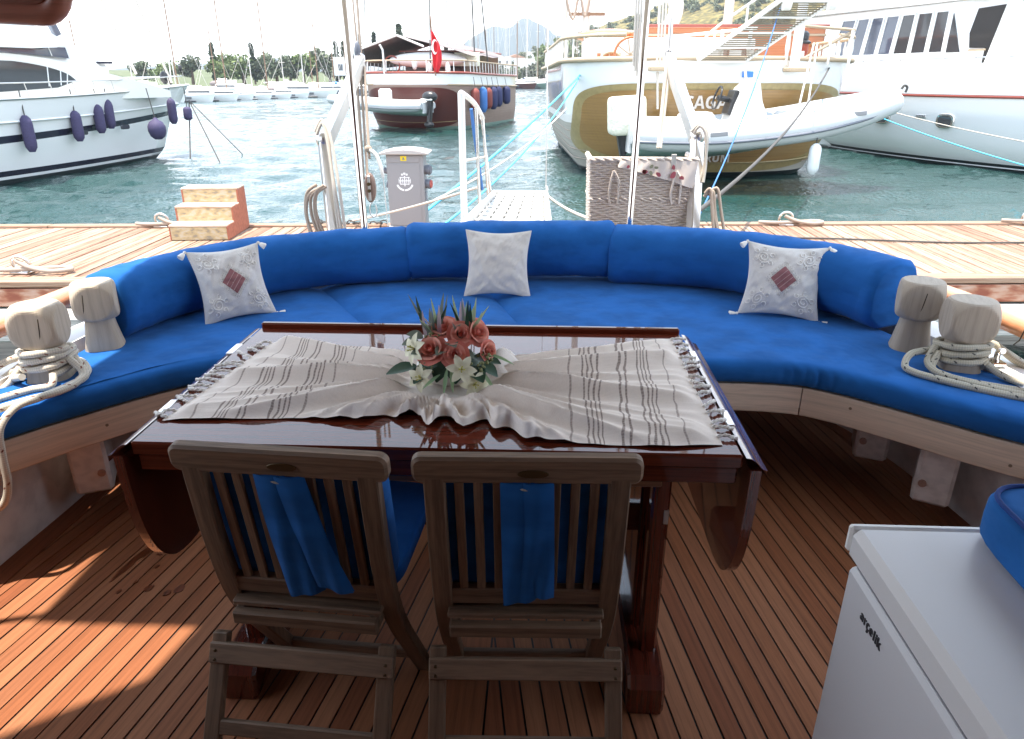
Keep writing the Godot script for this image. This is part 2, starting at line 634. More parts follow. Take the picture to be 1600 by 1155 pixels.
	mat("rope_pale", lin(0.70, 0.64, 0.56), 0.9, 0, {tex = T.fine, scale = Vector3(6, 6, 6)})
	mat("rope_cyan", lin(0.10, 0.52, 0.72), 0.8)
	mat("rope_blue", lin(0.05, 0.16, 0.42), 0.8)
	mat("rope_darkgrey", lin(0.07, 0.065, 0.06), 0.8)
	mat("steel", lin(0.78, 0.74, 0.70), 0.12, 1.0)
	mat("steel_dull", lin(0.70, 0.68, 0.66), 0.28, 1.0)
	mat("white_paint", lin(0.80, 0.80, 0.78), 0.35)
	mat("white_worn", lin(0.58, 0.56, 0.52), 0.6, 0, {tex = T.mottle, scale = Vector3(3, 3, 3)})
	mat("freezer", lin(0.60, 0.60, 0.62), 0.35)
	mat("freezer_lid", lin(0.64, 0.635, 0.64), 0.32)
	mat("freezer_gap", lin(0.12, 0.12, 0.14), 0.6)
	mat("logo_dark", lin(0.06, 0.06, 0.07), 0.3, 0.5)
	var dk := [lin(0.34, 0.265, 0.215), lin(0.31, 0.225, 0.175), lin(0.37, 0.30, 0.25), lin(0.28, 0.185, 0.14), lin(0.345, 0.26, 0.205)]
	for i in 5:
		mat("dock_%d" % i, dk[i], 0.85, 0, {tex = T.weather, scale = Vector3(2.2, 2.2, 0.35), offset = Vector3(0.31 * i, 0, 0.17 * i)})
	mat("dock_x", lin(0.35, 0.26, 0.205), 0.85, 0, {tex = T.weather_x, scale = Vector3(0.35, 2.5, 2.5)})
	mat("dock_face", lin(0.42, 0.29, 0.23), 0.85, 0, {tex = T.rusty, scale = Vector3(0.5, 1.5, 1.5)})
	mat("dock_beam", lin(0.60, 0.57, 0.52), 0.85, 0, {tex = T.grain_x, scale = Vector3(0.5, 3, 3)})
	mat("step_front", lin(0.50, 0.43, 0.31), 0.8, 0, {tex = T.chips, scale = Vector3(1.1, 2.2, 1.1)})
	mat("step_top", lin(0.72, 0.66, 0.60), 0.85, 0, {tex = T.weather_x, scale = Vector3(0.8, 3, 3)})
	mat("step_side", lin(0.40, 0.135, 0.075), 0.8, 0, {tex = T.mottle, scale = Vector3(3, 3, 3)})
	mat("ped_grey", lin(0.27, 0.265, 0.27), 0.5, 0)
	mat("ped_roof", lin(0.46, 0.43, 0.41), 0.4, 0.2)
	mat("ped_dark", lin(0.16, 0.17, 0.20), 0.4)
	mat("ped_red", lin(0.45, 0.10, 0.08), 0.4)
	mat("yellow", lin(0.75, 0.58, 0.02), 0.5)
	mat("white_print", lin(0.80, 0.80, 0.80), 0.5)
	mat("wicker", lin(0.78, 0.67, 0.58), 0.8, 0, {tex = T.fine, scale = Vector3(5, 5, 5)})
	mat("floral", lin(0.70, 0.62, 0.56), 0.9)
	mat("floral_rose", lin(0.36, 0.09, 0.11), 0.9)
	mat("floral_leaf", lin(0.25, 0.25, 0.17), 0.9)
	mat("block_wood", lin(0.22, 0.14, 0.11), 0.5)
	mat("gloss_white", lin(0.80, 0.81, 0.80), 0.12, 0, {coat = 0.6})
	mat("gel_white", lin(0.76, 0.755, 0.74), 0.14, 0, {coat = 0.5})
	mat("cream_white", lin(0.76, 0.74, 0.68), 0.4)
	mat("navy", lin(0.012, 0.014, 0.03), 0.25)
	mat("fender_purple", lin(0.060, 0.048, 0.115), 0.75, 0, {tex = T.mottle, scale = Vector3(3, 3, 3)})
	mat("fender_navy", lin(0.02, 0.025, 0.09), 0.7)
	mat("fender_red", lin(0.20, 0.04, 0.03), 0.7)
	mat("tinted", lin(0.045, 0.05, 0.055), 0.06, 0, {spec = 0.6})
	mat("tinted_blue", lin(0.07, 0.09, 0.13), 0.05, 0, {spec = 0.7})
	mat("room_dark", lin(0.02, 0.017, 0.015), 0.5)  # near black stands for the unlit rooms behind openings
	mat("gulet_red", lin(0.080, 0.010, 0.006), 0.35, 0, {tex = T.grain_soft_x, scale = Vector3(0.3, 2, 2), coat = 0.15})
	mat("gulet_redwood", lin(0.26, 0.05, 0.03), 0.35, 0, {coat = 0.4})
	mat("gulet_brown", lin(0.33, 0.185, 0.058), 0.3, 0, {tex = T.grain_soft_x, scale = Vector3(0.25, 2, 2), coat = 0.5})
	mat("gulet_olive", lin(0.34, 0.26, 0.11), 0.4, 0, {tex = T.mottle, scale = Vector3(1, 1, 1), coat = 0.3})
	mat("gulet_orange", lin(0.52, 0.17, 0.055), 0.35, 0, {tex = T.grain_soft_x, scale = Vector3(0.3, 3, 3), coat = 0.4})
	mat("weathered_plank", lin(0.48, 0.45, 0.39), 0.7, 0, {tex = T.grain_soft_x, scale = Vector3(0.12, 1.4, 0.12)})
	mat("gulet_side", lin(0.30, 0.21, 0.165), 0.7, 0, {tex = T.grain_soft_x, scale = Vector3(0.1, 1.6, 0.1)})
	mat("board_wood", lin(0.46, 0.18, 0.12), 0.5, 0, {tex = T.grain_soft_x, scale = Vector3(1, 6, 6), coat = 0.3, coat_rough = 0.2})
	mat("board_rim", lin(0.62, 0.26, 0.18), 0.4, 0, {tex = T.grain_soft_x, scale = Vector3(1, 6, 6), coat = 0.5, coat_rough = 0.1})
	mat("bung", lin(0.20, 0.13, 0.085), 0.8)
	mat("rail_wood", lin(0.52, 0.40, 0.27), 0.6, 0, {tex = T.grain_soft_x, scale = Vector3(0.6, 4, 4)})
	mat("rail_white", lin(0.78, 0.76, 0.72), 0.5)
	mat("canvas_taupe", lin(0.20, 0.17, 0.165), 0.9, 0, {tex = T.mottle, scale = Vector3(0.7, 0.7, 0.7), two = true})
	mat("canvas_white", lin(0.78, 0.77, 0.73), 0.9, 0, {normal = T.folds_n, nscale = 0.6, scale = Vector3(0.6, 0.6, 0.6)})
	mat("canvas_cream", lin(0.74, 0.72, 0.58), 0.85, 0, {normal = T.folds_n, nscale = 1.0, scale = Vector3(1.2, 1.2, 1.2)})
	mat("canvas_awning", lin(0.62, 0.59, 0.54), 0.9, 0, {two = true, back = Color(0.40, 0.38, 0.34)})
	mat("rib_grey", lin(0.42, 0.45, 0.46), 0.4)
	mat("rib_white", lin(0.62, 0.625, 0.62), 0.35)
	mat("rib_keel", lin(0.44, 0.56, 0.50), 0.3)
	mat("black_plastic", lin(0.02, 0.02, 0.022), 0.35)
	mat("flag_red", lin(0.62, 0.02, 0.03), 0.8, 0, {back = Color(0.5, 0.05, 0.05)})
	mat("flag_white", lin(0.78, 0.76, 0.75), 0.8)
	mat("lattice", lin(0.24, 0.205, 0.145), 0.7)
	mat("green_boot", lin(0.16, 0.26, 0.21), 0.4)
	mat("boot_dark", lin(0.012, 0.02, 0.022), 0.35)
	mat("mast_pale", lin(0.66, 0.60, 0.54), 0.5)
	mat("mast_brown", lin(0.26, 0.15, 0.09), 0.6)
	mat("house_white", lin(0.78, 0.76, 0.73), 0.8)
	mat("house_roof", lin(0.55, 0.30, 0.20), 0.8)
	mat("window_dark", lin(0.10, 0.11, 0.12), 0.3)
	mat("leaf_dark", lin(0.045, 0.075, 0.04), 0.7, 0, {vcol = true, two = true, back = Color(0.2, 0.3, 0.1)})
	mat("leaf_any", Color(1, 1, 1), 0.7, 0, {vcol = true, two = true, back = Color(0.2, 0.25, 0.1)})
	mat("bark", lin(0.12, 0.08, 0.05), 0.9)
	mat("lantern_red", lin(0.35, 0.06, 0.03), 0.3)
	mat("paint_blue", lin(0.05, 0.20, 0.58), 0.5)

func rope_tex(fleck: Color) -> ImageTexture:
	var im := Image.create(64, 32, false, Image.FORMAT_RGB8)
	for y in 32:
		for x in 64:
			# braid: two families of diagonal strands
			var s := sin((x * 8 + y * 8) * TAU / 64.0) * sin((x * 8 - y * 8) * TAU / 64.0)
			var g := 0.90 + 0.10 * s
			im.set_pixel(x, y, Color(g, g, g * 0.98))
	var r := RandomNumberGenerator.new()
	r.seed = 5
	for k in 5:
		var x0 := r.randi() % 60
		var y0 := int(k * 6.4) % 32
		for i in 5:
			for j in 2:
				im.set_pixel((x0 + i) % 64, (y0 + j + i / 2) % 32, fleck)
	return ImageTexture.create_from_image(im)

# ---------------------------------------------------------------- water
func make_water() -> void:
	var f1 := FastNoiseLite.new(); f1.seed = 3; f1.frequency = 0.22; f1.fractal_octaves = 3
	var f2 := FastNoiseLite.new(); f2.seed = 4; f2.frequency = 1.1; f2.fractal_octaves = 2
	var f3 := FastNoiseLite.new(); f3.seed = 5; f3.frequency = 0.03; f3.fractal_octaves = 2
	var xs := []
	for i in 301:
		var t := (i - 150) / 150.0
		xs.append(28.0 * t + 900.0 * pow(absf(t), 7.0) * signf(t))
	var zs := []
	for j in 421:
		var t := j / 420.0
		zs.append(6.0 - 50.0 * t - 60.0 * t * t - 1500.0 * pow(t, 9.0))
	var rows := []
	for j in zs.size():
		var row := PackedVector3Array()
		for i in xs.size():
			var x: float = xs[i]
			var z: float = zs[j]
			var calm := 0.55 + 0.75 * clampf(f3.get_noise_2d(x, z) + 0.4, 0, 1)
			var h := f1.get_noise_2d(x * 0.7, z * 1.6) * 0.10 + f2.get_noise_2d(x * 0.6, z * 1.7) * 0.055
			row.append(Vector3(x, WATER_Y + h * calm, z))
		rows.append(row)
	var mb := MB.new().sheet(rows)
	mb.facing(Vector3.UP)
	var m := mat("water", lin(0.012, 0.046, 0.042), 0.03, 0, {normal = T.ripple_n, nscale = 0.55, scale = Vector3(0.30, 0.30, 0.70), world = true})
	m.metallic_specular = 0.5
	var o := MeshInstance3D.new()
	o.name = "water"
	o.mesh = mb.mesh()
	o.material_override = m
	add_child(o)
	tag(o, "turquoise rippled harbour water", "water", "", "structure")

# ---------------------------------------------------------------- far land
func ridge(pts: Array, base_y: float, depth: float, sd: int, amp: float, nx := 80, nz := 14) -> MB:
	# pts: crest line (x, y, z), slopes down towards +z by depth and down behind
	var f := FastNoiseLite.new(); f.seed = sd; f.frequency = 6.0 / depth; f.fractal_octaves = 4
	var cr := smooth(pts, maxi(2, nx / (pts.size() - 1)))
	var rows := []
	for c in cr:
		var row := PackedVector3Array()
		for k in nz + 1:
			var t := float(k) / nz * 1.5 - 0.5
			var z := c.z + depth * t
			var prof := 1.0 - pow(clampf(absf(t), 0, 1), 1.25)
			var h := base_y + (c.y - base_y) * prof
			h += f.get_noise_2d(c.x, z) * amp * smoothstep(0.0, 0.3, prof)
			row.append(Vector3(c.x, h, z))
		rows.append(row)
	var mb := MB.new().sheet(rows)
	mb.facing(Vector3.UP)
	return mb

func ground(nm: String, mb: MB, m: Material, label: String) -> void:
	var o := MeshInstance3D.new()
	o.name = numbered(nm)
	o.mesh = mb.mesh()
	o.material_override = m
	add_child(o)
	tag(o, label, "hill", "", "structure")

func make_far_land() -> void:
	mat("mountain", lin(0.04, 0.06, 0.065), 0.95)
	mat("hill_grass", lin(0.27, 0.25, 0.13), 0.95, 0, {tex = T.hill, scale = Vector3(0.02, 0.02, 0.02), world = true})
	mat("shore", lin(0.10, 0.12, 0.06), 0.95, 0, {tex = T.mottle, scale = Vector3(0.05, 0.05, 0.05), world = true})
	ground("mountain", ridge([V(-430, 8, -1200), V(-240, 20, -1200), V(-154, 38, -1200), V(-113, 63, -1200), V(-60, 78, -1200), V(-35, 87, -1200), V(-5, 78, -1200), V(28, 60, -1200), V(114, 45, -1200), V(257, 30, -1200), V(500, 15, -1200)], -5, 400, 8, 10), M.mountain, "distant blue mountain behind the marina")
	ground("far_ridge", ridge([V(-960, 6, -1200), V(-750, 15, -1200), V(-570, 24, -1200), V(-450, 33, -1200), V(-330, 28, -1200), V(-210, 18, -1200), V(-90, 6, -1200)], -5, 300, 18, 4), M.mountain, "low hazy ridge at the horizon")
	ground("green_hill", ridge([V(-140, 2, -420), V(-60, 7, -415), V(-20, 10, -410), V(8, 18, -400), V(24, 25, -395), V(46, 31, -390), V(62, 37, -385), V(120, 52, -372), V(180, 64, -365), V(260, 70, -365), V(380, 60, -370), V(560, 30, -380)], -2, 190, 28, 3.0, 120, 24), M.hill_grass, "dry grassy hillside above the marina")
	# left shore: low bank
	ground("shore_bank", ridge([V(-420, 3.0, -170), V(-240, 3.5, -175), V(-140, 3.5, -180), V(-90, 4.0, -185), V(-60, 3.5, -190), V(-30, 2.0, -210), V(0, 1, -240)], -2, 38, 38, 0.6, 60, 10), M.shore, "low wooded bank on the left shore")

# ---------------------------------------------------------------- dock
func dockx(x: float, z0: float) -> float: return z0 - 0.062 * x

func make_dock() -> void:
	var d := thing("dock", "weathered plank dock running across behind the stern", "dock", V(0, -0.25, -6.9))
	d.set_meta("kind", "structure")
	var near := -5.63
	var far := -8.13
	var planks := []
	var x := -13.0
	var k := 0
	while x < 13.0:
		var w := 0.135
		var cx := x + w * 0.5
		var z0 := dockx(cx, near) - 0.17
		var z1 := dockx(cx, far) + 0.13
		var mb := MB.new()
		var dy := rng.randf_range(-0.004, 0.004)
		# planks lie a little askew, as in the herringbone either side of the gangway
		mb.bar(V(cx, -0.02 + dy, z0), V(cx - 0.05, -0.02 + dy, z1), w - rng.randf_range(0.010, 0.018), 0.035, 0.004)
		wpart(d, "plank", mb, M["dock_%d" % (rng.randi() % 5)])
		x += w
		k += 1
	for s in [[near - 0.08, 0.16, "edge_board"], [far + 0.06, 0.13, "edge_board"]]:
		for q in 7:
			var xa := -13.0 + q * 3.72
			var xb := xa + 3.705
			var mb := MB.new().bar(V(xa, -0.004, dockx(xa, s[0])), V(xb, -0.004, dockx(xb, s[0])), s[1], 0.05, 0.006)
			wpart(d, s[2], mb, M.dock_x)
	for q in 7:
		var xa := -13.0 + q * 3.72
		var xb := xa + 3.70
		wpart(d, "face_board", MB.new().bar(V(xa, -0.115, dockx(xa, near - 0.02)), V(xb, -0.115, dockx(xb, near - 0.02)), 0.04, 0.15, 0.006), M.dock_face)
		wpart(d, "beam", MB.new().bar(V(xa, -0.31, dockx(xa, near + 0.10)), V(xb, -0.31, dockx(xb, near + 0.10)), 0.30, 0.20, 0.012), M.dock_beam)
	wpart(d, "float", MB.new().bar(V(-13, -0.55, dockx(-13, -6.95)), V(13, -0.55, dockx(13, -6.95)), 1.9, 0.7, 0.05), M.dock_beam)
	wpart(d, "joist_deck", MB.new().bar(V(-13, -0.09, dockx(-13, -6.95)), V(13, -0.09, dockx(13, -6.95)), 2.2, 0.08, 0.0), M.dock_x)

# ---------------------------------------------------------------- our own boat
const RAIL := [[-2.02, 0.8], [-2.0, -0.6], [-1.93, -1.6], [-1.90, -2.2], [-1.87, -2.7], [-1.72, -3.15], [-1.42, -3.5], [-1.0, -3.68], [-0.5, -3.76], [0.0, -3.80], [0.5, -3.80], [0.9, -3.70], [1.25, -3.48], [1.50, -3.15], [1.61, -2.8], [1.68, -2.4], [1.78, -1.6], [1.86, -0.6], [1.9, 0.8]]

func rail_curve(y: float, steps := 8) -> PackedVector3Array:
	var p := []
	for r in RAIL: p.append(V(r[0], y, r[1]))
	return smooth(p, steps)

func make_own_boat() -> void:
	# deck planks: two sets, each parallel to its side of the hull, meeting on the centre line
	var d := thing("deck", "teak plank deck with dark caulked seams", "deck", V(CX, -0.06, -1.5))
	d.set_meta("kind", "structure")
	var region := PackedVector2Array()
	for p in rail_curve(0.0, 4): region.append(Vector2(p.x * 0.965 + 0.0, p.z))
	var base := MB.new().slab(region, -0.06, -0.004)
	wpart(d, "caulking", base, M.caulk)
	var pitch := 0.0555
	for side in 2:
		var half := PackedVector2Array([Vector2(CX - 0.07, 0.7), Vector2(CX - 0.07, -4.2), Vector2(-2.6, -4.2), Vector2(-2.6, 0.7)]) if side == 0 else PackedVector2Array([Vector2(CX + 0.07, 0.7), Vector2(CX + 0.07, -4.2), Vector2(2.6, -4.2), Vector2(2.6, 0.7)])
		var cut := Geometry2D.intersect_polygons(half, region)
		var sl := 0.165 if side == 0 else -0.147
		var ang := atan(sl)
		for k in 62:
			var x0 := (CX - 2.1 + k * pitch) if side == 0 else (CX - 0.6 + k * pitch)   # at z = -1.5
			var dir := Vector2(sin(ang), -cos(ang))
			var nrm := Vector2(cos(ang), sin(ang))
			var c := Vector2(x0, -1.5)
			var w := (pitch - 0.0065) * 0.5
			var strip := PackedVector2Array([c - dir * 5 - nrm * w, c - dir * 5 + nrm * w, c + dir * 5 + nrm * w, c + dir * 5 - nrm * w])
			for poly in cut:
				for q in Geometry2D.intersect_polygons(strip, poly):
					if q.size() < 3: continue
					var ctr := Vector2.ZERO
					for pt in q: ctr += pt / q.size()
					var loc := PackedVector2Array()
					for pt in q:
						var e := pt - ctr
						loc.append(Vector2(e.dot(nrm), -e.dot(dir)))
					var mb := MB.new().slab(loc, -0.03, rng.randf_range(-0.0008, 0.0008))
					var o := part(d, "plank", mb, M["teak_%d" % (rng.randi() % 5)])
					o.position = V(ctr.x, 0, ctr.y) - d.position
					o.rotation.y = -ang
	wpart(d, "king_plank", MB.new().bx(V(CX, -0.014, -1.6), V(0.128, 0.028, 4.3)), M.teak_1)
	# waterway board along the left bulwark
	var cr := rail_curve(0.0, 6)
	for s in [-1, 1]:
		var mb := MB.new()
		var a := []
		var b := []
		for p in cr:
			if (p.x - CX) * s > 1.2 and p.z > -3.2:
				a.append(V(CX + (p.x - CX) * 0.965, 0.004, p.z)); b.append(V(CX + (p.x - CX) * 0.965 - 0.10 * s, 0.004, p.z))
		var rows := [[], []]
		for i in a.size():
			rows[0].append(a[i]); rows[1].append(b[i])
		mb.sheet(rows)
		mb.facing(Vector3.UP)
		var low := [[], []]
		for i in b.size():
			low[0].append(b[i]); low[1].append(b[i] - V(0, 0.03, 0))
		mb.sheet(low)
		wpart(d, "margin_board", mb, M.teak_4)
	# water spilt beside the table's left leaf
	var wr := RandomNumberGenerator.new(); wr.seed = 6
	for q in [[-1.40, -1.92, 0.095, 0.011], [-1.375, -2.02, 0.085, 0.016], [-1.32, -2.02, 0.055, 0.014], [-1.27, -1.80, 0.018, 0.013], [-1.36, -1.78, 0.012, 0.006], [-1.33, -1.83, 0.010, 0.006], [-1.17, -1.80, 0.022, 0.016], [-1.30, -1.91, 0.012, 0.006], [-1.20, -1.78, 0.014, 0.010]]:
		var bl := PackedVector2Array()
		for i in 16:
			var a := TAU * i / 16
			bl.append(Vector2(q[0], q[1]) + Vector2(cos(a) * q[3] * wr.randf_range(0.7, 1.3), sin(a) * q[2] * wr.randf_range(0.75, 1.2)).rotated(0.165))
		wpart(d, "spilt_water", MB.new().slab(bl, 0.0010, 0.0024), M.wet_teak)
	# hull: inner and outer skin with the capping on top
	var h := thing("hull", "white hull and bulwark of the yacht in the foreground", "hull", V(CX, -0.75, -1.5))
	h.set_meta("kind", "structure")
	var inner := []
	var outer := []
	var top := []
	for p in cr:
		var q := Vector2(p.x - CX, p.z)
		var inn := V(CX + q.x * 0.955, 0, p.z * 0.985)
		var out := V(CX + q.x * 1.03, 0, p.z * 1.01)
		inner.append([inn + V(0, -0.05, 0), inn + V(0, 0.3, 0), inn + V(0, 0.60, 0)])
		top.append([inn + V(0, 0.60, 0), out + V(0, 0.60, 0)])
		outer.append([out + V(0, 0.60, 0), out + V(0, 0.2, 0), V(CX + q.x * 1.0, -0.4, p.z * 0.99), V(CX + q.x * 0.9, -1.0, p.z * 0.93)])
	wpart(h, "bulwark", MB.new().sheet(inner), M.boat_white)
	wpart(h, "topsides", MB.new().sheet(outer), M.gloss_white)
	wpart(h, "covering_board", MB.new().sheet(top), M.white_paint)
	# varnished cap rail on stanchions above the bulwark
	var rl := thing("cap_rail", "varnished orange wood cap rail running round the stern", "rail", V(CX, 0.6, -3.8))
	var rows := []
	var pr := rail_curve(0.745, 8)
	for i in pr.size():
		var t := (pr[mini(i + 1, pr.size() - 1)] - pr[maxi(i - 1, 0)]).normalized()
		var nn := V(-t.z, 0, t.x)
		var row := []
		for a in [[-0.045, -0.025], [-0.055, 0.0], [-0.045, 0.022], [-0.02, 0.03], [0.02, 0.03], [0.045, 0.022], [0.055, 0.0], [0.045, -0.025], [-0.045, -0.025]]:
			row.append(pr[i] + nn * a[0] + V(0, a[1], 0))
		rows.append(row)
	var rm := MB.new().sheet(rows, false, true)
	wpart(rl, "rail", rm, M.cap_rail)
	var st := rail_curve(0.6, 2)
	for i in range(1, st.size(), 2):
		wpart(rl, "stanchion", MB.new().rod(st[i], st[i] + V(0, 0.13, 0), 0.018, 8), M.steel_dull)

func make_roof() -> void:
	# canvas awning over the stern deck and a boarded hardtop forward of it; both are above the frame and cast the shade
	var h := 2.15
	var aw := thing("awning", "canvas awning stretched above the stern deck", "awning", V(CX, h, -2.6))
	var rows := []
	for i in 13:
		var row := []
		for j in 9:
			var u := i / 12.0
			var w := j / 8.0
			var x := lerpf(-1.82, 1.40, u)
			var z := lerpf(-1.56, -3.78, w)
			row.append(V(x, h + 0.16 * sin(PI * u) - 0.02 * sin(PI * w), z))
		rows.append(row)
	wpart(aw, "canvas", MB.new().sheet(rows), M.canvas_awning)
	for z in [-1.56, -3.78]:
		var pts := PackedVector3Array()
		for i in 13: pts.append(V(lerpf(-1.82, 1.40, i / 12.0), h - 0.02 + 0.16 * sin(PI * i / 12.0), z))
		wpart(aw, "bow_tube", MB.new().tube(pts, 0.014, 8), M.steel)
	for s in [[-1.82, -1.58], [1.42, -1.58]]:
		wpart(aw, "support_tube", MB.new().rod(V(s[0], 0.6, s[1]), V(s[0] * 0.99, h, s[1]), 0.014, 8), M.steel)
	var ht := thing("hardtop", "boarded hardtop roof of the deckhouse overhead", "roof", V(CX, h, 0.8))
	var poly := PackedVector2Array([Vector2(-2.3, 3.2), Vector2(-2.3, -0.75), Vector2(-1.67, -1.14), Vector2(-1.39, -1.34), Vector2(-1.32, -1.64), Vector2(2.2, -1.64), Vector2(2.2, 3.2)])
	wpart(ht, "panel", MB.new().slab(poly, h + 0.22, h + 0.30, 0.01), M.panel_wood)
	var dh := thing("deckhouse", "unseen wooden deckhouse wall added behind the seating area to dim it", "cabin", V(CX, 0, 1.3))  # unseen walls added to cut the light reaching the chair backs
	wpart(dh, "wall", MB.new().bx(V(CX, 1.18, 0.95), V(4.5, 2.40, 0.10), 0.01), M.panel_wood)
	for s in [-1.0, 1.0]:
		wpart(dh, "added_side_wall", MB.new().bx(V(CX + s * 2.15, 1.18, 0.35), V(0.08, 2.38, 1.08), 0.01), M.panel_wood)
	# framed wooden board hung under the roof edge at the top left of the view
	var pn := thing("roof_board", "rounded brown wooden board with raised rim hanging at top left", "board", V(-1.1, 1.628, -1.22))
	var xf := Transform3D(Basis(V(0, 0, 1), -0.05).rotated(V(0, 1, 0), 0.05), V(-1.085, 1.805, -1.22))
	var big := rrect(0.66, 0.34, 0.045, 6)
	wpart(pn, "panel", MB.new().prism(rrect(0.60, 0.285, 0.03, 6), xf * Transform3D(Basis(), V(0, 0, -0.008)), 0.016, 0.002), M.board_wood)
	var path := PackedVector3Array()
	for p in rrect(0.63, 0.31, 0.04, 6): path.append(xf * V(p.x, p.y, 0))
	wpart(pn, "rim", MB.new().tube(path, 0.017, 10, false, true), M.board_rim)
	wpart(pn, "hanger", MB.new().rod(V(-1.06, 1.95, -1.22), V(-1.06, 2.37, -1.22), 0.012), M.steel)

# ---------------------------------------------------------------- stern bench
const SEAT_FRONT := [[-2.02, -1.70], [-1.86, -1.78], [-1.715, -1.89], [-1.585, -2.06], [-1.33, -2.335], [-1.06, -2.46], [-0.7, -2.485], [-0.1, -2.485], [0.55, -2.48], [0.90, -2.46], [1.05, -2.40], [1.235, -2.255], [1.50, -2.03], [1.70, -1.93], [1.92, -1.88]]
const SEAT_BACK := [[-2.06, -1.93], [-1.95, -1.99], [-1.84, -2.08], [-1.79, -2.32], [-1.77, -2.62], [-1.66, -3.0], [-1.38, -3.36], [-0.5, -3.66], [0.1, -3.70], [0.75, -3.60], [1.05, -3.42], [1.33, -3.05], [1.50, -2.62], [1.66, -2.28], [1.92, -2.12]]

func curve2(a: Array, n: int) -> PackedVector2Array:
	var p := []
	for q in a: p.append(Vector2(q[0], q[1]))
	var s := smooth2(p, 10)
	var out := PackedVector2Array()
	for i in n + 1:
		var f := float(i) / n * (s.size() - 1)
		var k := mini(int(f), s.size() - 2)
		out.append(s[k].lerp(s[k + 1], f - k))
	return out

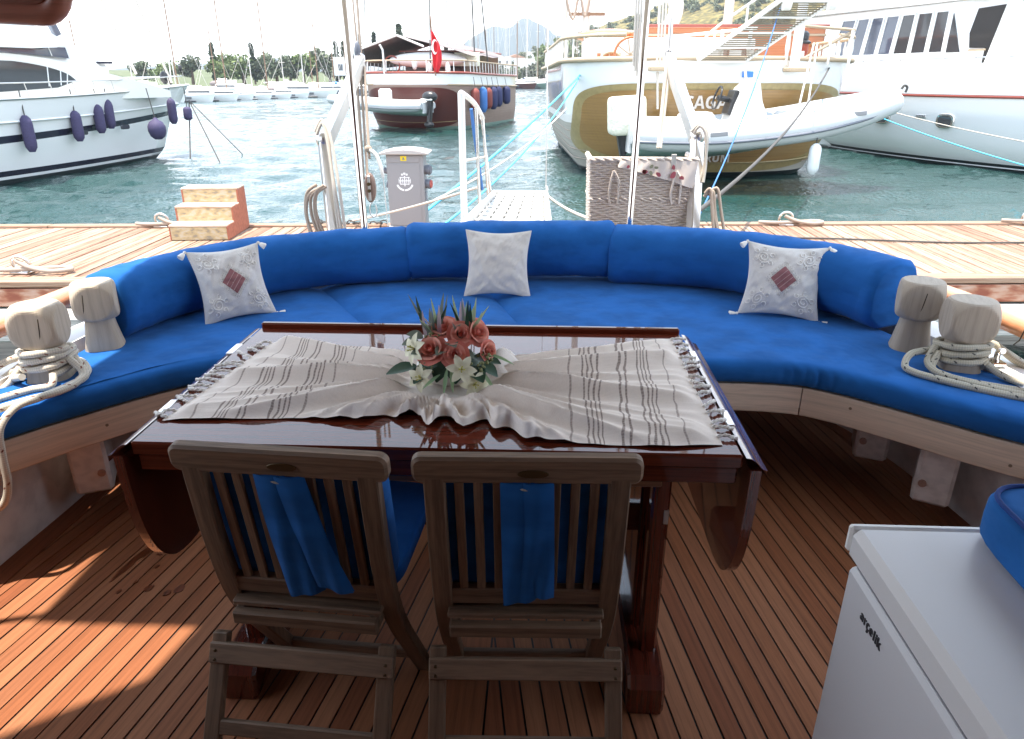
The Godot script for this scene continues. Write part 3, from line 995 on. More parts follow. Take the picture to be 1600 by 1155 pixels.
func make_bench() -> void:
	var b := thing("bench", "curved stern bench with pale weathered wooden fascia", "bench", V(CX, 0.0, -3.0))
	var n := 140
	var fr := curve2(SEAT_FRONT, n)
	var bk := curve2(SEAT_BACK, n)
	var cuts := [0, 0, 0, 0]
	# fascia boards, split at two butt joints
	var j1 := 0
	var j2 := 0
	for i in n + 1:
		if fr[i].x < -1.30: j1 = i
		if fr[i].x < 0.985: j2 = i
	for seg in [[0, j1], [j1, j2], [j2, n]]:
		var front := []
		var bot := []
		var topp := []
		for i in range(seg[0], seg[1] + 1):
			var t := (fr[mini(i + 1, n)] - fr[maxi(i - 1, 0)]).normalized()
			var o := Vector2(-t.y, t.x)     # towards the deck
			if o.y < 0: o = -o
			var p := fr[i]
			if i == seg[0] and i > 0: p += t * 0.002
			if i == seg[1] and i < n: p -= t * 0.002
			var q := p - o * 0.05
			front.append([V(p.x, 0.475, p.y) - V(o.x, 0, o.y) * 0.006, V(p.x, 0.466, p.y), V(p.x, 0.37, p.y), V(p.x, 0.362, p.y) - V(o.x, 0, o.y) * 0.008])
			bot.append([V(p.x, 0.362, p.y) - V(o.x, 0, o.y) * 0.008, V(q.x, 0.362, q.y)])
			topp.append([V(p.x, 0.475, p.y) - V(o.x, 0, o.y) * 0.006, V(q.x, 0.475, q.y)])
		var mb := MB.new().sheet(front)
		mb.sheet(bot); mb.sheet(topp)
		var e := front.size() - 1
		mb.quad(front[0][0], front[0][3], bot[0][1], topp[0][1], front[0][0] - front[1][0])
		mb.quad(front[e][0], front[e][3], bot[e][1], topp[e][1], front[e][0] - front[e - 1][0])
		wpart(b, "fascia_board", mb, M.fascia)
	# bungs over the fastenings
	for x in [[-1.5, 0.42], [-1.15, 0.41], [0.7, 0.43], [1.12, 0.44], [1.5, 0.40], [1.6, 0.385]]:
		for i in n:
			if fr[i].x <= x[0] and fr[i + 1].x > x[0]:
				var t := (fr[i + 1] - fr[i]).normalized()
				var o := Vector2(-t.y, t.x)
				if o.y < 0: o = -o
				var at := V(fr[i].x, x[1], fr[i].y)
				wpart(b, "bung", MB.new().tube(PackedVector3Array([at - V(o.x, 0, o.y) * 0.01, at + V(o.x, 0, o.y) * 0.0015]), 0.0055, 10), M.bung)
	# seat board under the cushions
	var st := []
	for i in n + 1: st.append([V(fr[i].x, 0.476, fr[i].y).lerp(V(bk[i].x, 0.476, bk[i].y), 0.03), V(bk[i].x, 0.476, bk[i].y)])
	wpart(b, "seat_board", MB.new().sheet(st), M.fascia)
	# white knees that carry it
	for k in [[-1.70, -2.27, 0.45], [1.46, -2.33, -0.5], [1.37, -2.66, -0.35]]:
		var xf := Transform3D(Basis(V(0, 1, 0), k[2]), V(k[0], 0.235, k[1]))
		var kn := wpart(b, "knee", MB.new().box(xf, V(0.125, 0.265, 0.17), 0.012), M.boat_white_worn)
		var s := 1.0 if k[0] < 0 else -1.0
		var at := xf * V(0.035 * s, -0.05, 0.085)
		var bolt := MB.new().tube(PackedVector3Array([at, at + xf.basis * V(0, 0, 0.008)]), 0.014, 10)
		bolt.tube(PackedVector3Array([at + xf.basis * V(0, 0, 0.006), at + xf.basis * V(0, 0, 0.012)]), 0.007, 8)
		var o := part(kn, "bolt", bolt.mesh(world_origin(kn)), M.bolt)
	# cushions: three pieces
	var fn := FastNoiseLite.new(); fn.seed = 9; fn.frequency = 2.2; fn.fractal_octaves = 3
	var c1 := 0
	var c2 := 0
	for i in n + 1:
		if fr[i].x < -0.52: c1 = i
		if fr[i].x < 0.09: c2 = i
	var lab := ["long blue seat cushion on the left wing of the bench", "short middle blue seat cushion behind the flowers", "long blue seat cushion on the right wing of the bench"]
	var segs := [[0, c1], [c1, c2], [c2, n]]
	for g in 3:
		var a: int = segs[g][0]
		var z: int = segs[g][1]
		var rows := []
		var steps := (z - a) * 2
		for s in steps + 1:
			var f := a + s * 0.5
			var i := mini(int(f), n - 1)
			var p := fr[i].lerp(fr[i + 1], f - i)
			var q := bk[i].lerp(bk[i + 1], f - i)
			var edge := minf(minf(s, steps - s) * 0.5, 2.0) / 2.0     # rounded ends
			var puff := 0.095 * (0.72 + 0.28 * sqrt(edge))
			var row := []
			var dd := (p - q)
			var len := dd.length()
			dd /= len
			row.append(V(q.x, 0.482, q.y))
			for k in 19:
				var t := k / 18.0
				var pp := q.lerp(p, t) + dd * 0.006
				var h := 0.482 + puff * (1.0 + 0.06 * sin(PI * t))
				h += fn.get_noise_2d(pp.x, pp.y) * 0.007 * sin(PI * clampf(t, 0.05, 0.95)) + fn.get_noise_2d(pp.x * 4.0 + 9.0, pp.y * 4.0) * 0.0022
				if k == 0: h = 0.482 + puff * 0.9
				var back_off := 0.0
				if k == 18: continue
				row.append(V(pp.x, h, pp.y))
			# rounded nose, sewn edge, foot
			var wr := fn.get_noise_2d(p.x * 5.0, p.y * 5.0 + 3.0) * 0.006 + 0.005 * exp(-pow((p.x - 1.0) / 0.10, 2.0)) * sin(p.x * 150.0)
			for e in [[0.022, 0.985], [0.006, 0.95], [-0.010, 0.86], [-0.018 + wr, 0.7], [-0.020 + wr, 0.45], [-0.014 + wr, 0.2], [-0.002, 0.04], [0.02, 0.0]]:
				var pp: Vector2 = p - dd * e[0]
				row.append(V(pp.x, 0.482 + puff * e[1], pp.y))
			rows.append(row)
		var mb := MB.new().sheet(rows)
		# end faces
		for e in [0, rows.size() - 1]:
			var r: Array = rows[e]
			var c := Vector3.ZERO
			for pt in r: c += pt / r.size()
			var out: Vector3 = (rows[e][3] - rows[1 if e == 0 else e - 1][3])
			for k in r.size() - 1: mb.tri(c, r[k], r[k + 1], out)
		solo("seat_cushion", lab[g], "cushion", mb, M.blue, "blue bench seat cushions")

func make_bolsters() -> void:
	var fn := FastNoiseLite.new(); fn.seed = 19; fn.frequency = 3.0; fn.fractal_octaves = 3
	var sets := [
		[[V(-1.735, 0.705, -2.58), V(-1.68, 0.71, -2.78), V(-1.58, 0.71, -2.98), V(-1.40, 0.71, -3.22), V(-1.12, 0.71, -3.42), V(-0.685, 0.712, -3.555)], 0.135, "left curved blue bolster cushion behind the embroidered pillow"],
		[[V(-0.70, 0.725, -3.55), V(-0.35, 0.73, -3.58), V(0.0, 0.735, -3.60), V(0.36, 0.735, -3.60)], 0.140, "middle straight blue bolster cushion behind the plain pillow"],
		[[V(0.335, 0.715, -3.575), V(0.62, 0.72, -3.53), V(0.90, 0.725, -3.42), V(1.14, 0.73, -3.22), V(1.34, 0.73, -3.00), V(1.43, 0.725, -2.82)], 0.145, "right curved blue bolster cushion ending at the grey post"]]
	for g in 3:
		var ax := smooth(sets[g][0], 12)
		var r0: float = sets[g][1]
		var rows := []
		var k := ax.size()
		var total := 0.0
		var acc := PackedFloat32Array([0.0])
		for i in k - 1:
			total += ax[i].distance_to(ax[i + 1]); acc.append(total)
		var ss := [0.0, 0.002, 0.008, 0.02, 0.035]
		var s := 0.06
		while s < total - 0.06:
			ss.append(s); s += 0.018
		for e in [0.06, 0.035, 0.02, 0.008, 0.002, 0.0]: ss.append(total - e)
		for d in ss:
			var i := 0
			while i < k - 2 and acc[i + 1] < d: i += 1
			var c := ax[i].lerp(ax[i + 1], (d - acc[i]) / maxf(acc[i + 1] - acc[i], 1e-5))
			var t := (ax[mini(i + 2, k - 1)] - ax[maxi(i - 1, 0)]).normalized()
			var side := t.cross(Vector3.UP).normalized()
			var e := minf(d, total - d)
			var sc := sqrt(clampf(1.0 - pow(1.0 - clampf(e / 0.045, 0, 1), 2.0), 0, 1)) * 0.22 + 0.78 if e > 0.0005 else 0.0
			var row := []
			for q in 25:
				var an := TAU * q / 24.0
				var cs := cos(an)
				var sn := sin(an)
				# superellipse, flatter below and behind
				var rx := signf(cs) * pow(absf(cs), 0.80)
				var ry := signf(sn) * pow(absf(sn), 0.86)
				var rr := r0 * (1.0 + 0.050 * fn.get_noise_3d(c.x + cs * 0.2, c.y + sn * 0.2, c.z) + 0.030 * fn.get_noise_3d(c.x * 4.0 + sn, sn * 0.5, c.z * 4.0) + 0.020 * exp(-e * 9.0) * sin(an * 9.0 + 2.0 * fn.get_noise_2d(c.x * 3.0, c.z * 3.0)))
				if e > 0.02 and e < 0.05: rr *= 1.012
				row.append(c + side * rx * rr * 0.92 * sc + V(0, ry * rr * sc, 0))
			rows.append(row)
		var mb := MB.new().sheet(rows, false, true)
		fix_out(mb, ax)
		solo("bolster_cushion", sets[g][2], "cushion", mb, M.blue, "blue bolster cushions along the stern")

# turn normals away from the nearest axis point
func fix_out(mb: MB, ax: PackedVector3Array) -> void:
	var v := mb.v
	var flip := 0
	for i in range(0, v.size(), 37):
		var best := ax[0]
		for p in ax:
			if p.distance_squared_to(v[i]) < best.distance_squared_to(v[i]): best = p
		if (v[i] - best).dot(mb.n[i]) < 0: flip += 1
		else: flip -= 1
	if flip > 0:
		for i in mb.n.size(): mb.n[i] = -mb.n[i]
		for i in range(0, mb.ix.size(), 3):
			var t := mb.ix[i + 1]
			mb.ix[i + 1] = mb.ix[i + 2]; mb.ix[i + 2] = t

# ---------------------------------------------------------------- posts and their ropes
func bollard(at: Vector3, turn: float, sc: float, label: String, m: Material, crack_side: float) -> void:
	var t := thing("mooring_post", label, "post", at, turn, "carved wooden mooring posts")
	var hy := 0.268 * sc
	var a := 0.073 * sc
	# head: a cube whose corners are turned off by a sphere
	var rows := []
	for i in 45:
		var th := PI * i / 44.0
		var row := []
		for j in 73:
			var ph := TAU * j / 72.0
			var d := V(sin(th) * cos(ph), cos(th), sin(th) * sin(ph))
			var cube := 1.0 / maxf(maxf(absf(d.x), absf(d.y) * 1.05), absf(d.z))
			var sph := 1.34
			var k := 60.0
			var r := pow(pow(cube, -k) + pow(sph, -k), -1.0 / k)
			row.append(d * r * a + V(0, hy, 0))
		rows.append(row)
	var hd := MB.new()
	for i in rows.size() - 1:
		for j in 72:
			var mid: Vector3 = (rows[i][j] + rows[i + 1][j + 1]) * 0.5
			hd.quad(rows[i][j], rows[i][j + 1], rows[i + 1][j + 1], rows[i + 1][j], mid - V(0, hy, 0))
	part(t, "head", hd, m)
	# neck: square in section, waisted under the head and flaring to the foot
	rows = []
	for s in [[0.235, 0.050], [0.21, 0.049], [0.19, 0.050], [0.16, 0.054], [0.12, 0.061], [0.07, 0.071], [0.02, 0.080], [-0.05, 0.083]]:
		var row := []
		for j in 41:
			var ph := TAU * j / 40.0
			var c := cos(ph)
			var sn := sin(ph)
			var e := 0.62
			row.append(V(signf(c) * pow(absf(c), e), 0, signf(sn) * pow(absf(sn), e)) * s[1] * sc + V(0, s[0] * sc, 0))
		rows.append(row)
	part(t, "neck", MB.new().sheet(rows, false, true), m)
	# drying check down the timber
	var cr := MB.new()
	var px := crack_side * a
	cr.tube(PackedVector3Array([V(px, hy + a * 0.86, a * 0.62), V(px - 0.002, hy + a * 0.5, a * 0.985), V(px - 0.006, hy, a * 0.992), V(px - 0.012, hy - a * 0.55, a * 0.97), V(px - 0.018, hy - a * 0.85, a * 0.74)]), 0.0022, 5)
	part(t, "check", cr, M.crack)

func rope_turns(c: Vector3, r: float, turns: float, y0: float, dy: float, k0 := 0.0) -> PackedVector3Array:
	var p := PackedVector3Array()
	var n := int(turns * 18)
	for i in n + 1:
		var a := k0 + TAU * i / 18.0
		var q := i / 18.0
		p.append(c + V(cos(a) * (r + 0.006 * sin(i * 1.7)), y0 + dy * q + 0.008 * sin(a * 1.0 + q), sin(a) * (r + 0.005 * cos(i * 1.3))))
	return p

func make_bollards() -> void:
	bollard(V(-1.705, 0.50, -2.19), 0.25, 1.02, "pale sunlit wooden post wrapped in white rope at left", M.bollard, 0.45)
	bollard(V(-1.700, 0.50, -2.50), 0.45, 1.0, "pale bare wooden post beside the left bolster end", M.bollard, -0.35)
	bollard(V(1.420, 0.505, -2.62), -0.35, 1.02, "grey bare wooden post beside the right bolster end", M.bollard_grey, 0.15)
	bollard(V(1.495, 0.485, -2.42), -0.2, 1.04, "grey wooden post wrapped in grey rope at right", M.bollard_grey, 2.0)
	# white rope on the left post
	var w := thing("white_rope", "thick white rope coiled round left post and hanging over the cushion", "rope", V(-1.705, 0.55, -2.19))
	var c := V(-1.705, 0, -2.19)
	var R := 0.0122
	wpart(w, "coil", MB.new().tube(rope_turns(c, 0.078, 3.2, 0.690, -0.022), R, 8), M.rope_white)
	wpart(w, "coil", MB.new().tube(smooth([c + V(-0.03, 0.62, 0.10), c + V(-0.09, 0.60, 0.06), c + V(-0.10, 0.60, -0.03), c + V(0.02, 0.605, -0.10), c + V(0.11, 0.595, -0.03), c + V(0.125, 0.59, 0.05)], 6), R, 8), M.rope_white)
	var st := [
		[c + V(0.085, 0.66, 0.02), c + V(0.125, 0.61, 0.02), c + V(0.135, 0.592, 0.07), c + V(0.09, 0.592, 0.13), c + V(0.0, 0.592, 0.19), c + V(-0.07, 0.59, 0.235), c + V(-0.11, 0.55, 0.275), c + V(-0.115, 0.46, 0.29), c + V(-0.11, 0.36, 0.295), c + V(-0.13, 0.30, 0.30), c + V(-0.19, 0.285, 0.31), c + V(-0.26, 0.33, 0.32), c + V(-0.30, 0.45, 0.31)],
		[c + V(0.09, 0.645, -0.01), c + V(0.14, 0.60, 0.03), c + V(0.12, 0.59, 0.10), c + V(0.06, 0.59, 0.17), c + V(0.0, 0.588, 0.22), c + V(-0.045, 0.545, 0.262), c + V(-0.05, 0.46, 0.278), c + V(-0.055, 0.36, 0.285), c + V(-0.085, 0.29, 0.29), c + V(-0.15, 0.258, 0.30), c + V(-0.24, 0.28, 0.32), c + V(-0.34, 0.38, 0.33)],
		[c + V(0.06, 0.62, 0.075), c + V(0.07, 0.595, 0.11), c + V(0.02, 0.592, 0.14), c + V(-0.06, 0.59, 0.18), c + V(-0.13, 0.587, 0.21), c + V(-0.2, 0.585, 0.24), c + V(-0.32, 0.58, 0.28)],
		[c + V(-0.085, 0.655, 0.0), c + V(-0.14, 0.64, 0.02), c + V(-0.21, 0.60, 0.05), c + V(-0.30, 0.58, 0.09), c + V(-0.42, 0.56, 0.13)],
		[c + V(-0.08, 0.64, -0.03), c + V(-0.13, 0.60, 0.03), c + V(-0.17, 0.57, 0.09), c + V(-0.25, 0.56, 0.15), c + V(-0.36, 0.54, 0.20)],
		[c + V(-0.085, 0.625, 0.03), c + V(-0.11, 0.575, 0.09), c + V(-0.17, 0.55, 0.15), c + V(-0.26, 0.54, 0.21)]]
	for s in st:
		for k in s.size(): if k > 2: s[k] += V(0.085, 0.0, 0.065) * minf((k - 2) / 3.0, 1.0)
		wpart(w, "strand", MB.new().tube(smooth(s, 6), R, 8), M.rope_white)
	# grey rope on the right post
	var g := thing("grey_rope", "grey flecked rope wound round right post and trailing over the cushion", "rope", V(1.485, 0.55, -2.43))
	c = V(1.495, 0, -2.42)
	wpart(g, "coil", MB.new().tube(rope_turns(c, 0.080, 3.1, 0.680, -0.021, 0.6), R, 8), M.rope_grey)
	st = [
		[c + V(-0.09, 0.66, 0.0), c + V(-0.125, 0.615, 0.03), c + V(-0.115, 0.595, 0.09), c + V(-0.06, 0.592, 0.15), c + V(0.02, 0.592, 0.20), c + V(0.12, 0.592, 0.245), c + V(0.24, 0.592, 0.285), c + V(0.4, 0.592, 0.31)],
		[c + V(-0.085, 0.645, 0.02), c + V(-0.12, 0.60, 0.06), c + V(-0.09, 0.592, 0.12), c + V(-0.02, 0.590, 0.19), c + V(0.07, 0.590, 0.255), c + V(0.16, 0.59, 0.29), c + V(0.28, 0.59, 0.31), c + V(0.42, 0.59, 0.32)],
		[c + V(-0.09, 0.64, -0.02), c + V(-0.17, 0.63, 0.0), c + V(-0.205, 0.60, 0.04), c + V(-0.19, 0.592, 0.085), c + V(-0.13, 0.592, 0.15), c + V(-0.05, 0.591, 0.215), c + V(0.04, 0.591, 0.275), c + V(0.14, 0.591, 0.315), c + V(0.26, 0.592, 0.30), c + V(0.40, 0.60, 0.28)],
		[c + V(0.05, 0.625, 0.08), c + V(0.085, 0.60, 0.11), c + V(0.12, 0.595, 0.17), c + V(0.18, 0.594, 0.23), c + V(0.30, 0.594, 0.27)],
		[c + V(0.085, 0.67, -0.02), c + V(0.13, 0.66, -0.02), c + V(0.18, 0.62, 0.02), c + V(0.24, 0.60, 0.08), c + V(0.33, 0.60, 0.15), c + V(0.46, 0.60, 0.2)],
		[c + V(0.08, 0.66, -0.05), c + V(0.12, 0.665, -0.06), c + V(0.17, 0.635, -0.03), c + V(0.23, 0.60, 0.03), c + V(0.30, 0.59, 0.10), c + V(0.42, 0.59, 0.15)]]
	for s in st: wpart(g, "strand", MB.new().tube(smooth(s, 6), R, 8), M.rope_grey)

# ---------------------------------------------------------------- table
const TX0 := -0.968
const TX1 := 0.463
const TZ0 := -1.425     # front edge
const TZ1 := -2.255

func make_table() -> void:
	var t := thing("dining_table", "glossy dark red mahogany table with both side leaves folded down", "table", V((TX0 + TX1) * 0.5, 0, -1.84))
	var w := TX1 - TX0
	var top := MB.new().bx(V((TX0 + TX1) * 0.5, 0.732, (TZ0 + TZ1) * 0.5), V(w, 0.036, TZ0 - TZ1), 0.005)
	wpart(t, "top", top, M.mahogany)
	wpart(t, "fiddle_rail", MB.new().bx(V((TX0 + TX1) * 0.5, 0.750, TZ1 - 0.006), V(w - 0.006, 0.036, 0.022), 0.005), M.mahogany)
	# front apron: dark edge board and a paler board below
	wpart(t, "front_apron", MB.new().bx(V((TX0 + TX1) * 0.5, 0.690, TZ0 - 0.03), V(w - 0.012, 0.046, 0.036), 0.004), M.mahogany)
	wpart(t, "lower_apron", MB.new().bx(V((TX0 + TX1) * 0.5 - 0.02, 0.651, TZ0 - 0.055), V(w - 0.30, 0.030, 0.03), 0.003), M.apron_wood)
	wpart(t, "rear_apron", MB.new().bx(V((TX0 + TX1) * 0.5, 0.675, TZ1 + 0.05), V(w - 0.012, 0.076, 0.03), 0.004), M.mahogany)
	for s in [TX0 + 0.02, TX1 - 0.02]:
		wpart(t, "side_apron", MB.new().bx(V(s, 0.690, (TZ0 + TZ1) * 0.5), V(0.03, 0.046, TZ0 - TZ1 - 0.14), 0.004), M.mahogany)
	# hanging leaves: rounded front corner, ogee top edge
	for s in [-1.0, 1.0]:
		var px := TX0 - 0.030 if s < 0 else TX1 + 0.030
		var out := PackedVector2Array()
		for p in smooth2([Vector2(TZ0 + 0.008, 0.715), Vector2(TZ0 + 0.004, 0.62), Vector2(TZ0 - 0.012, 0.50), Vector2(TZ0 - 0.05, 0.405), Vector2(TZ0 - 0.115, 0.345), Vector2(TZ0 - 0.20, 0.325)], 5): out.append(p)
		for p in [Vector2(TZ1 + 0.25, 0.325), Vector2(TZ1 + 0.10, 0.36), Vector2(TZ1 + 0.02, 0.50), Vector2(TZ1, 0.715)]: out.append(p)
		# local X -> world Z, local Y -> world Y, local Z -> world X
		var xf := Transform3D(Basis(V(0, 0, 1), V(0, 1, 0), V(s, 0, 0)), V(px - s * 0.012, 0, 0))
		var lf := wpart(t, "leaf", MB.new().prism(out, xf, 0.024, 0.004), M.mahogany_z)
		# rule joint cove between top and leaf
		var cove := []
		for z in [TZ0 + 0.006, TZ1]:
			var row := []
			for a in [[-0.036, 0.748], [-0.024, 0.746], [-0.012, 0.738], [-0.002, 0.727], [0.006, 0.719], [0.016, 0.716], [0.016, 0.70]]:
				row.append(V(px + s * a[0] + s * 0.010, a[1] - 0.001, z))
			cove.append(row)
		part(lf, "rule_joint", MB.new().sheet(cove).mesh(world_origin(lf)), M.mahogany_z)
		for z in [-1.62, -2.05]:
			wpart(t, "hinge", MB.new().bx(V(px - s * 0.022, 0.745, z), V(0.02, 0.012, 0.085), 0.002), M.steel_dull)
	# trestle ends
	for x in [-0.79, 0.285]:
		var leg := wpart(t, "trestle", MB.new().bx(V(x, 0.385, -1.80), V(0.045, 0.57, 0.46), 0.006), M.mahogany_z)
		wpart(t, "post", MB.new().bx(V(x + 0.012, 0.385, -1.50), V(0.045, 0.58, 0.045), 0.006), M.mahogany_z)
		var ft := PackedVector2Array([Vector2(-1.375, 0.004), Vector2(-1.375, 0.085), Vector2(-1.40, 0.112), Vector2(-1.50, 0.118), Vector2(-2.10, 0.118), Vector2(-2.20, 0.112), Vector2(-2.225, 0.085), Vector2(-2.225, 0.004)])
		var xf := Transform3D(Basis(V(0, 0, 1), V(0, 1, 0), V(1, 0, 0)), V(x - 0.048, 0, 0))
		wpart(t, "foot", MB.new().prism(ft, xf, 0.096, 0.008), M.mahogany_z)
	wpart(t, "stretcher", MB.new().bx(V(-0.25, 0.30, -1.85), V(1.03, 0.10, 0.03), 0.005), M.mahogany)
	wpart(t, "catch", MB.new().bx(V(0.312, 0.545, -1.478), V(0.012, 0.04, 0.006), 0.001), M.steel_dull)

# ---------------------------------------------------------------- striped runner, gathered under the bowl
const PIN := Vector2(-0.262, -1.80)

func stripe_tex() -> ImageTexture:
	var w := 1024
	var h := 64
	var im := Image.create(w, h, false, Image.FORMAT_RGB8)
	var r := RandomNumberGenerator.new(); r.seed = 2
	var cream := Color(0.96, 0.94, 0.92)
	var dark := Color(0.36, 0.31, 0.30)
	var lines := {}
	for side in 2:
		# distances from the fringed end as shares of the length
		for g in [[0.055, 1, 2], [0.096, 4, 3], [0.155, 2, 3], [0.205, 4, 3], [0.268, 1, 3]]:
			for k in g[1]:
				var f: float = g[0] + k * 0.0105
				var x := int((f if side == 0 else 1.0 - f) * w)
				for q in g[2] + 1: lines[x + q] = 1.0 if g[1] > 1 else 0.75
	for x in w:
		for y in h:
			var c := cream * (0.96 + 0.04 * r.randf())
			if lines.has(x):
				var dash := 0.55 + 0.45 * (1.0 if (y / 2) % 2 == 0 else 0.35)
				c = c.lerp(dark, lines[x] * dash * 0.6)
			im.set_pixel(x, y, c)
	return ImageTexture.create_from_image(im)

func runner_edge(s: float, front: bool) -> Vector2:
	# hem lines measured on the table top, s = 0 at the left fringe, 1 at the right
	var b := [[0.0, -0.875, -2.10], [0.12, -0.72, -2.105], [0.25, -0.56, -2.065], [0.38, -0.40, -1.985], [0.47, -0.30, -1.895], [0.53, -0.22, -1.89], [0.62, -0.09, -1.97], [0.75, 0.10, -2.075], [0.88, 0.30, -2.165], [1.0, 0.425, -2.195]]
	var f := [[0.0, -0.945, -1.535], [0.12, -0.80, -1.545], [0.25, -0.64, -1.56], [0.36, -0.47, -1.555], [0.43, -0.36, -1.585], [0.50, -0.25, -1.555], [0.57, -0.13, -1.545], [0.66, -0.015, -1.468], [0.80, 0.15, -1.455], [0.92, 0.31, -1.452], [1.0, 0.425, -1.47]]
	var a := f if front else b
	for i in a.size() - 1:
		if s <= a[i + 1][0]:
			var t: float = (s - a[i][0]) / (a[i + 1][0] - a[i][0])
			t = t * t * (3.0 - 2.0 * t) * 0.4 + t * 0.6
			return Vector2(lerpf(a[i][1], a[i + 1][1], t), lerpf(a[i][2], a[i + 1][2], t))
	return Vector2(a[-1][1], a[-1][2])

func fold_h(p: Vector2) -> float:
	# folds radiate from the gather; height in metres above the cloth's rest
	var d := p - PIN
	var r := d.length()
	var a := atan2(d.y, absf(d.x) + 0.05)
	var sd := 0.0 if d.x < 0 else 2.1
	var k := 0.0
	k += pow(1.0 - absf(sin(a * 8.5 + sd + r * 0.9)), 1.5) * 1.0
	k += pow(1.0 - absf(sin(a * 15.0 + sd * 2.0 + 1.0 - r * 1.3)), 1.6) * 0.6
	k += pow(0.5 + 0.5 * sin(a * 47.0 + sd * 3.0 + r * 4.0), 3.0) * 0.22
	var fall := smoothstep(0.09, 0.19, r) * (1.0 - 0.45 * smoothstep(0.15, 0.70, r))
	return 0.036 * k * fall

func make_runner() -> void:
	var t := thing("table_runner", "cream striped cotton cloth with knotted fringe spread over the table", "cloth", V(-0.26, 0.7505, -1.82))
	var fn := FastNoiseLite.new(); fn.seed = 44; fn.frequency = 5.0; fn.fractal_octaves = 3
	var rows := []
	var uvs := []
	var nu := 220
	var nv := 110
	for i in nu + 1:
		var s := float(i) / nu
		var b := runner_edge(s, false)
		var f := runner_edge(s, true)
		var row := []
		var ur := []
		for j in nv + 1:
			var q := float(j) / nv
			var p := b.lerp(f, q)
			var h := fold_h(p) + 0.004 * (fn.get_noise_2d(p.x, p.y) + 0.5)
			# hem flutes where the gathered middle meets the front
			var mid := exp(-pow((s - 0.52) / 0.13, 2.0))
			var front := smoothstep(0.6, 1.0, q)
			h += mid * front * 0.022 * pow(0.5 + 0.5 * sin(s * 118.0), 2.0)
			p.y += mid * front * 0.030 * sin(s * 118.0 + 1.2)
			# the hems lie on the wood
			var lie := smoothstep(0.0, 0.05, minf(s, 1.0 - s)) * (0.35 + 0.65 * smoothstep(0.0, 0.06, minf(q, 1.0 - q)))
			var g := exp(-pow(p.distance_to(PIN) / 0.10, 2.0))
			row.append(V(p.x, 0.7525 + h * lie + 0.004 * g, p.y))
			ur.append(Vector2(s + 0.006 * fn.get_noise_2d(p.x * 2.0 + 5.0, p.y * 2.0), q * 6.0))
		rows.append(row)
		uvs.append(ur)
	var mb := MB.new().sheet(rows, false, false, uvs)
	mb.facing(Vector3.UP)
	mat("runner", Color(0.93, 0.905, 0.885), 0.95, 0, {tex = stripe_tex(), two = true, spec = 0.2})
	M.runner.normal_enabled = true
	M.runner.normal_texture = T.folds_n
	M.runner.normal_scale = 0.25
	wpart(t, "cloth", mb, M.runner)
	# puff of cloth standing up behind the bowl on the right
	var pf := MB.new()
	var prow := []
	for i in 25:
		var u := i / 24.0
		var row := []
		for j in 13:
			var w := j / 12.0
			var x := lerpf(-0.165, -0.06, u)
			var z := lerpf(-1.99, -1.80, w)
			var h := 0.062 * pow(sin(PI * clampf(u * 1.0, 0, 1)), 1.6) * pow(sin(PI * clampf(0.12 + w * 0.85, 0, 1)), 1.1) * (1.0 + 0.3 * sin(w * 11.0 + u * 3.0))
			row.append(V(x + 0.012 * sin(w * 7.0), 0.7535 + h, z))
		prow.append(row)
	pf.sheet(prow)
	pf.facing(Vector3.UP)
	wpart(t, "fold", pf, M.linen_plain)
	# knotted fringe
	for side in 2:
		for k in 15:
			var q := (k + 0.5) / 15.0 + rng.randf_range(-0.022, 0.022)
			var s := 0.0 if side == 0 else 1.0
			var p := runner_edge(s, false).lerp(runner_edge(s, true), q)
			var dir := Vector2(-1, 0) if side == 0 else Vector2(1, 0)
			dir = dir.rotated(rng.randf_range(-0.8, 0.8))
			var L := rng.randf_range(0.025, 0.065)
			if rng.randf() < 0.12: L = 0.085
			var room := (TX1 - 0.006 - p.x) if side == 1 else (p.x - TX0 - 0.006)
			L = minf(L, maxf(room, 0.03))
			var m := Vector2(-dir.y, dir.x) * rng.randf_range(-0.008, 0.008)
			var y := 0.7535
			var p3 := V(p.x, y + 0.003, p.y)
			var e3 := V(p.x + dir.x * L, y + 0.004, p.y + dir.y * L)
			var md := (p3 + e3) * 0.5 + V(m.x, 0.004, m.y)
			var path := smooth([p3 - V(dir.x, 0, dir.y) * 0.006, md, e3], 4)
			var mbt := MB.new()
			for st in 2:
				var tw := PackedVector3Array()
				for i in path.size():
					var a := i * 1.5 + st * PI
					tw.append(path[i] + V(-dir.y, 0, dir.x) * cos(a) * 0.0028 + V(0, sin(a) * 0.0028, 0))
				mbt.tube(tw, 0.0026, 5)
			mbt.ball(e3, V(0.0062, 0.0058, 0.0062), 7, 5)
			mbt.tube(PackedVector3Array([e3, e3 + V(dir.x, -0.1, dir.y) * 0.012]), PackedFloat32Array([0.003, 0.0055]), 6)
			wpart(t, "tassel", mbt, M.cord)

# ---------------------------------------------------------------- flowers
func leaf_shape(mb: MB, a: Vector3, dir: Vector3, up: Vector3, L: float, w: float, curl: float, thick := 0.0) -> void:
	dir = dir.normalized()
	var side := dir.cross(up).normalized()
	var nn := side.cross(dir).normalized()
	var rows := []
	for i in 7:
		var t := i / 6.0
		var ww := w * pow(sin(PI * clampf(t * 0.93 + 0.05, 0, 1)), 0.8) * (1.0 - 0.2 * t)
		var c := a + dir * L * t - nn * curl * t * t * L
		rows.append([c - side * ww + nn * ww * 0.25, c, c + side * ww + nn * ww * 0.25])
	mb.sheet(rows)

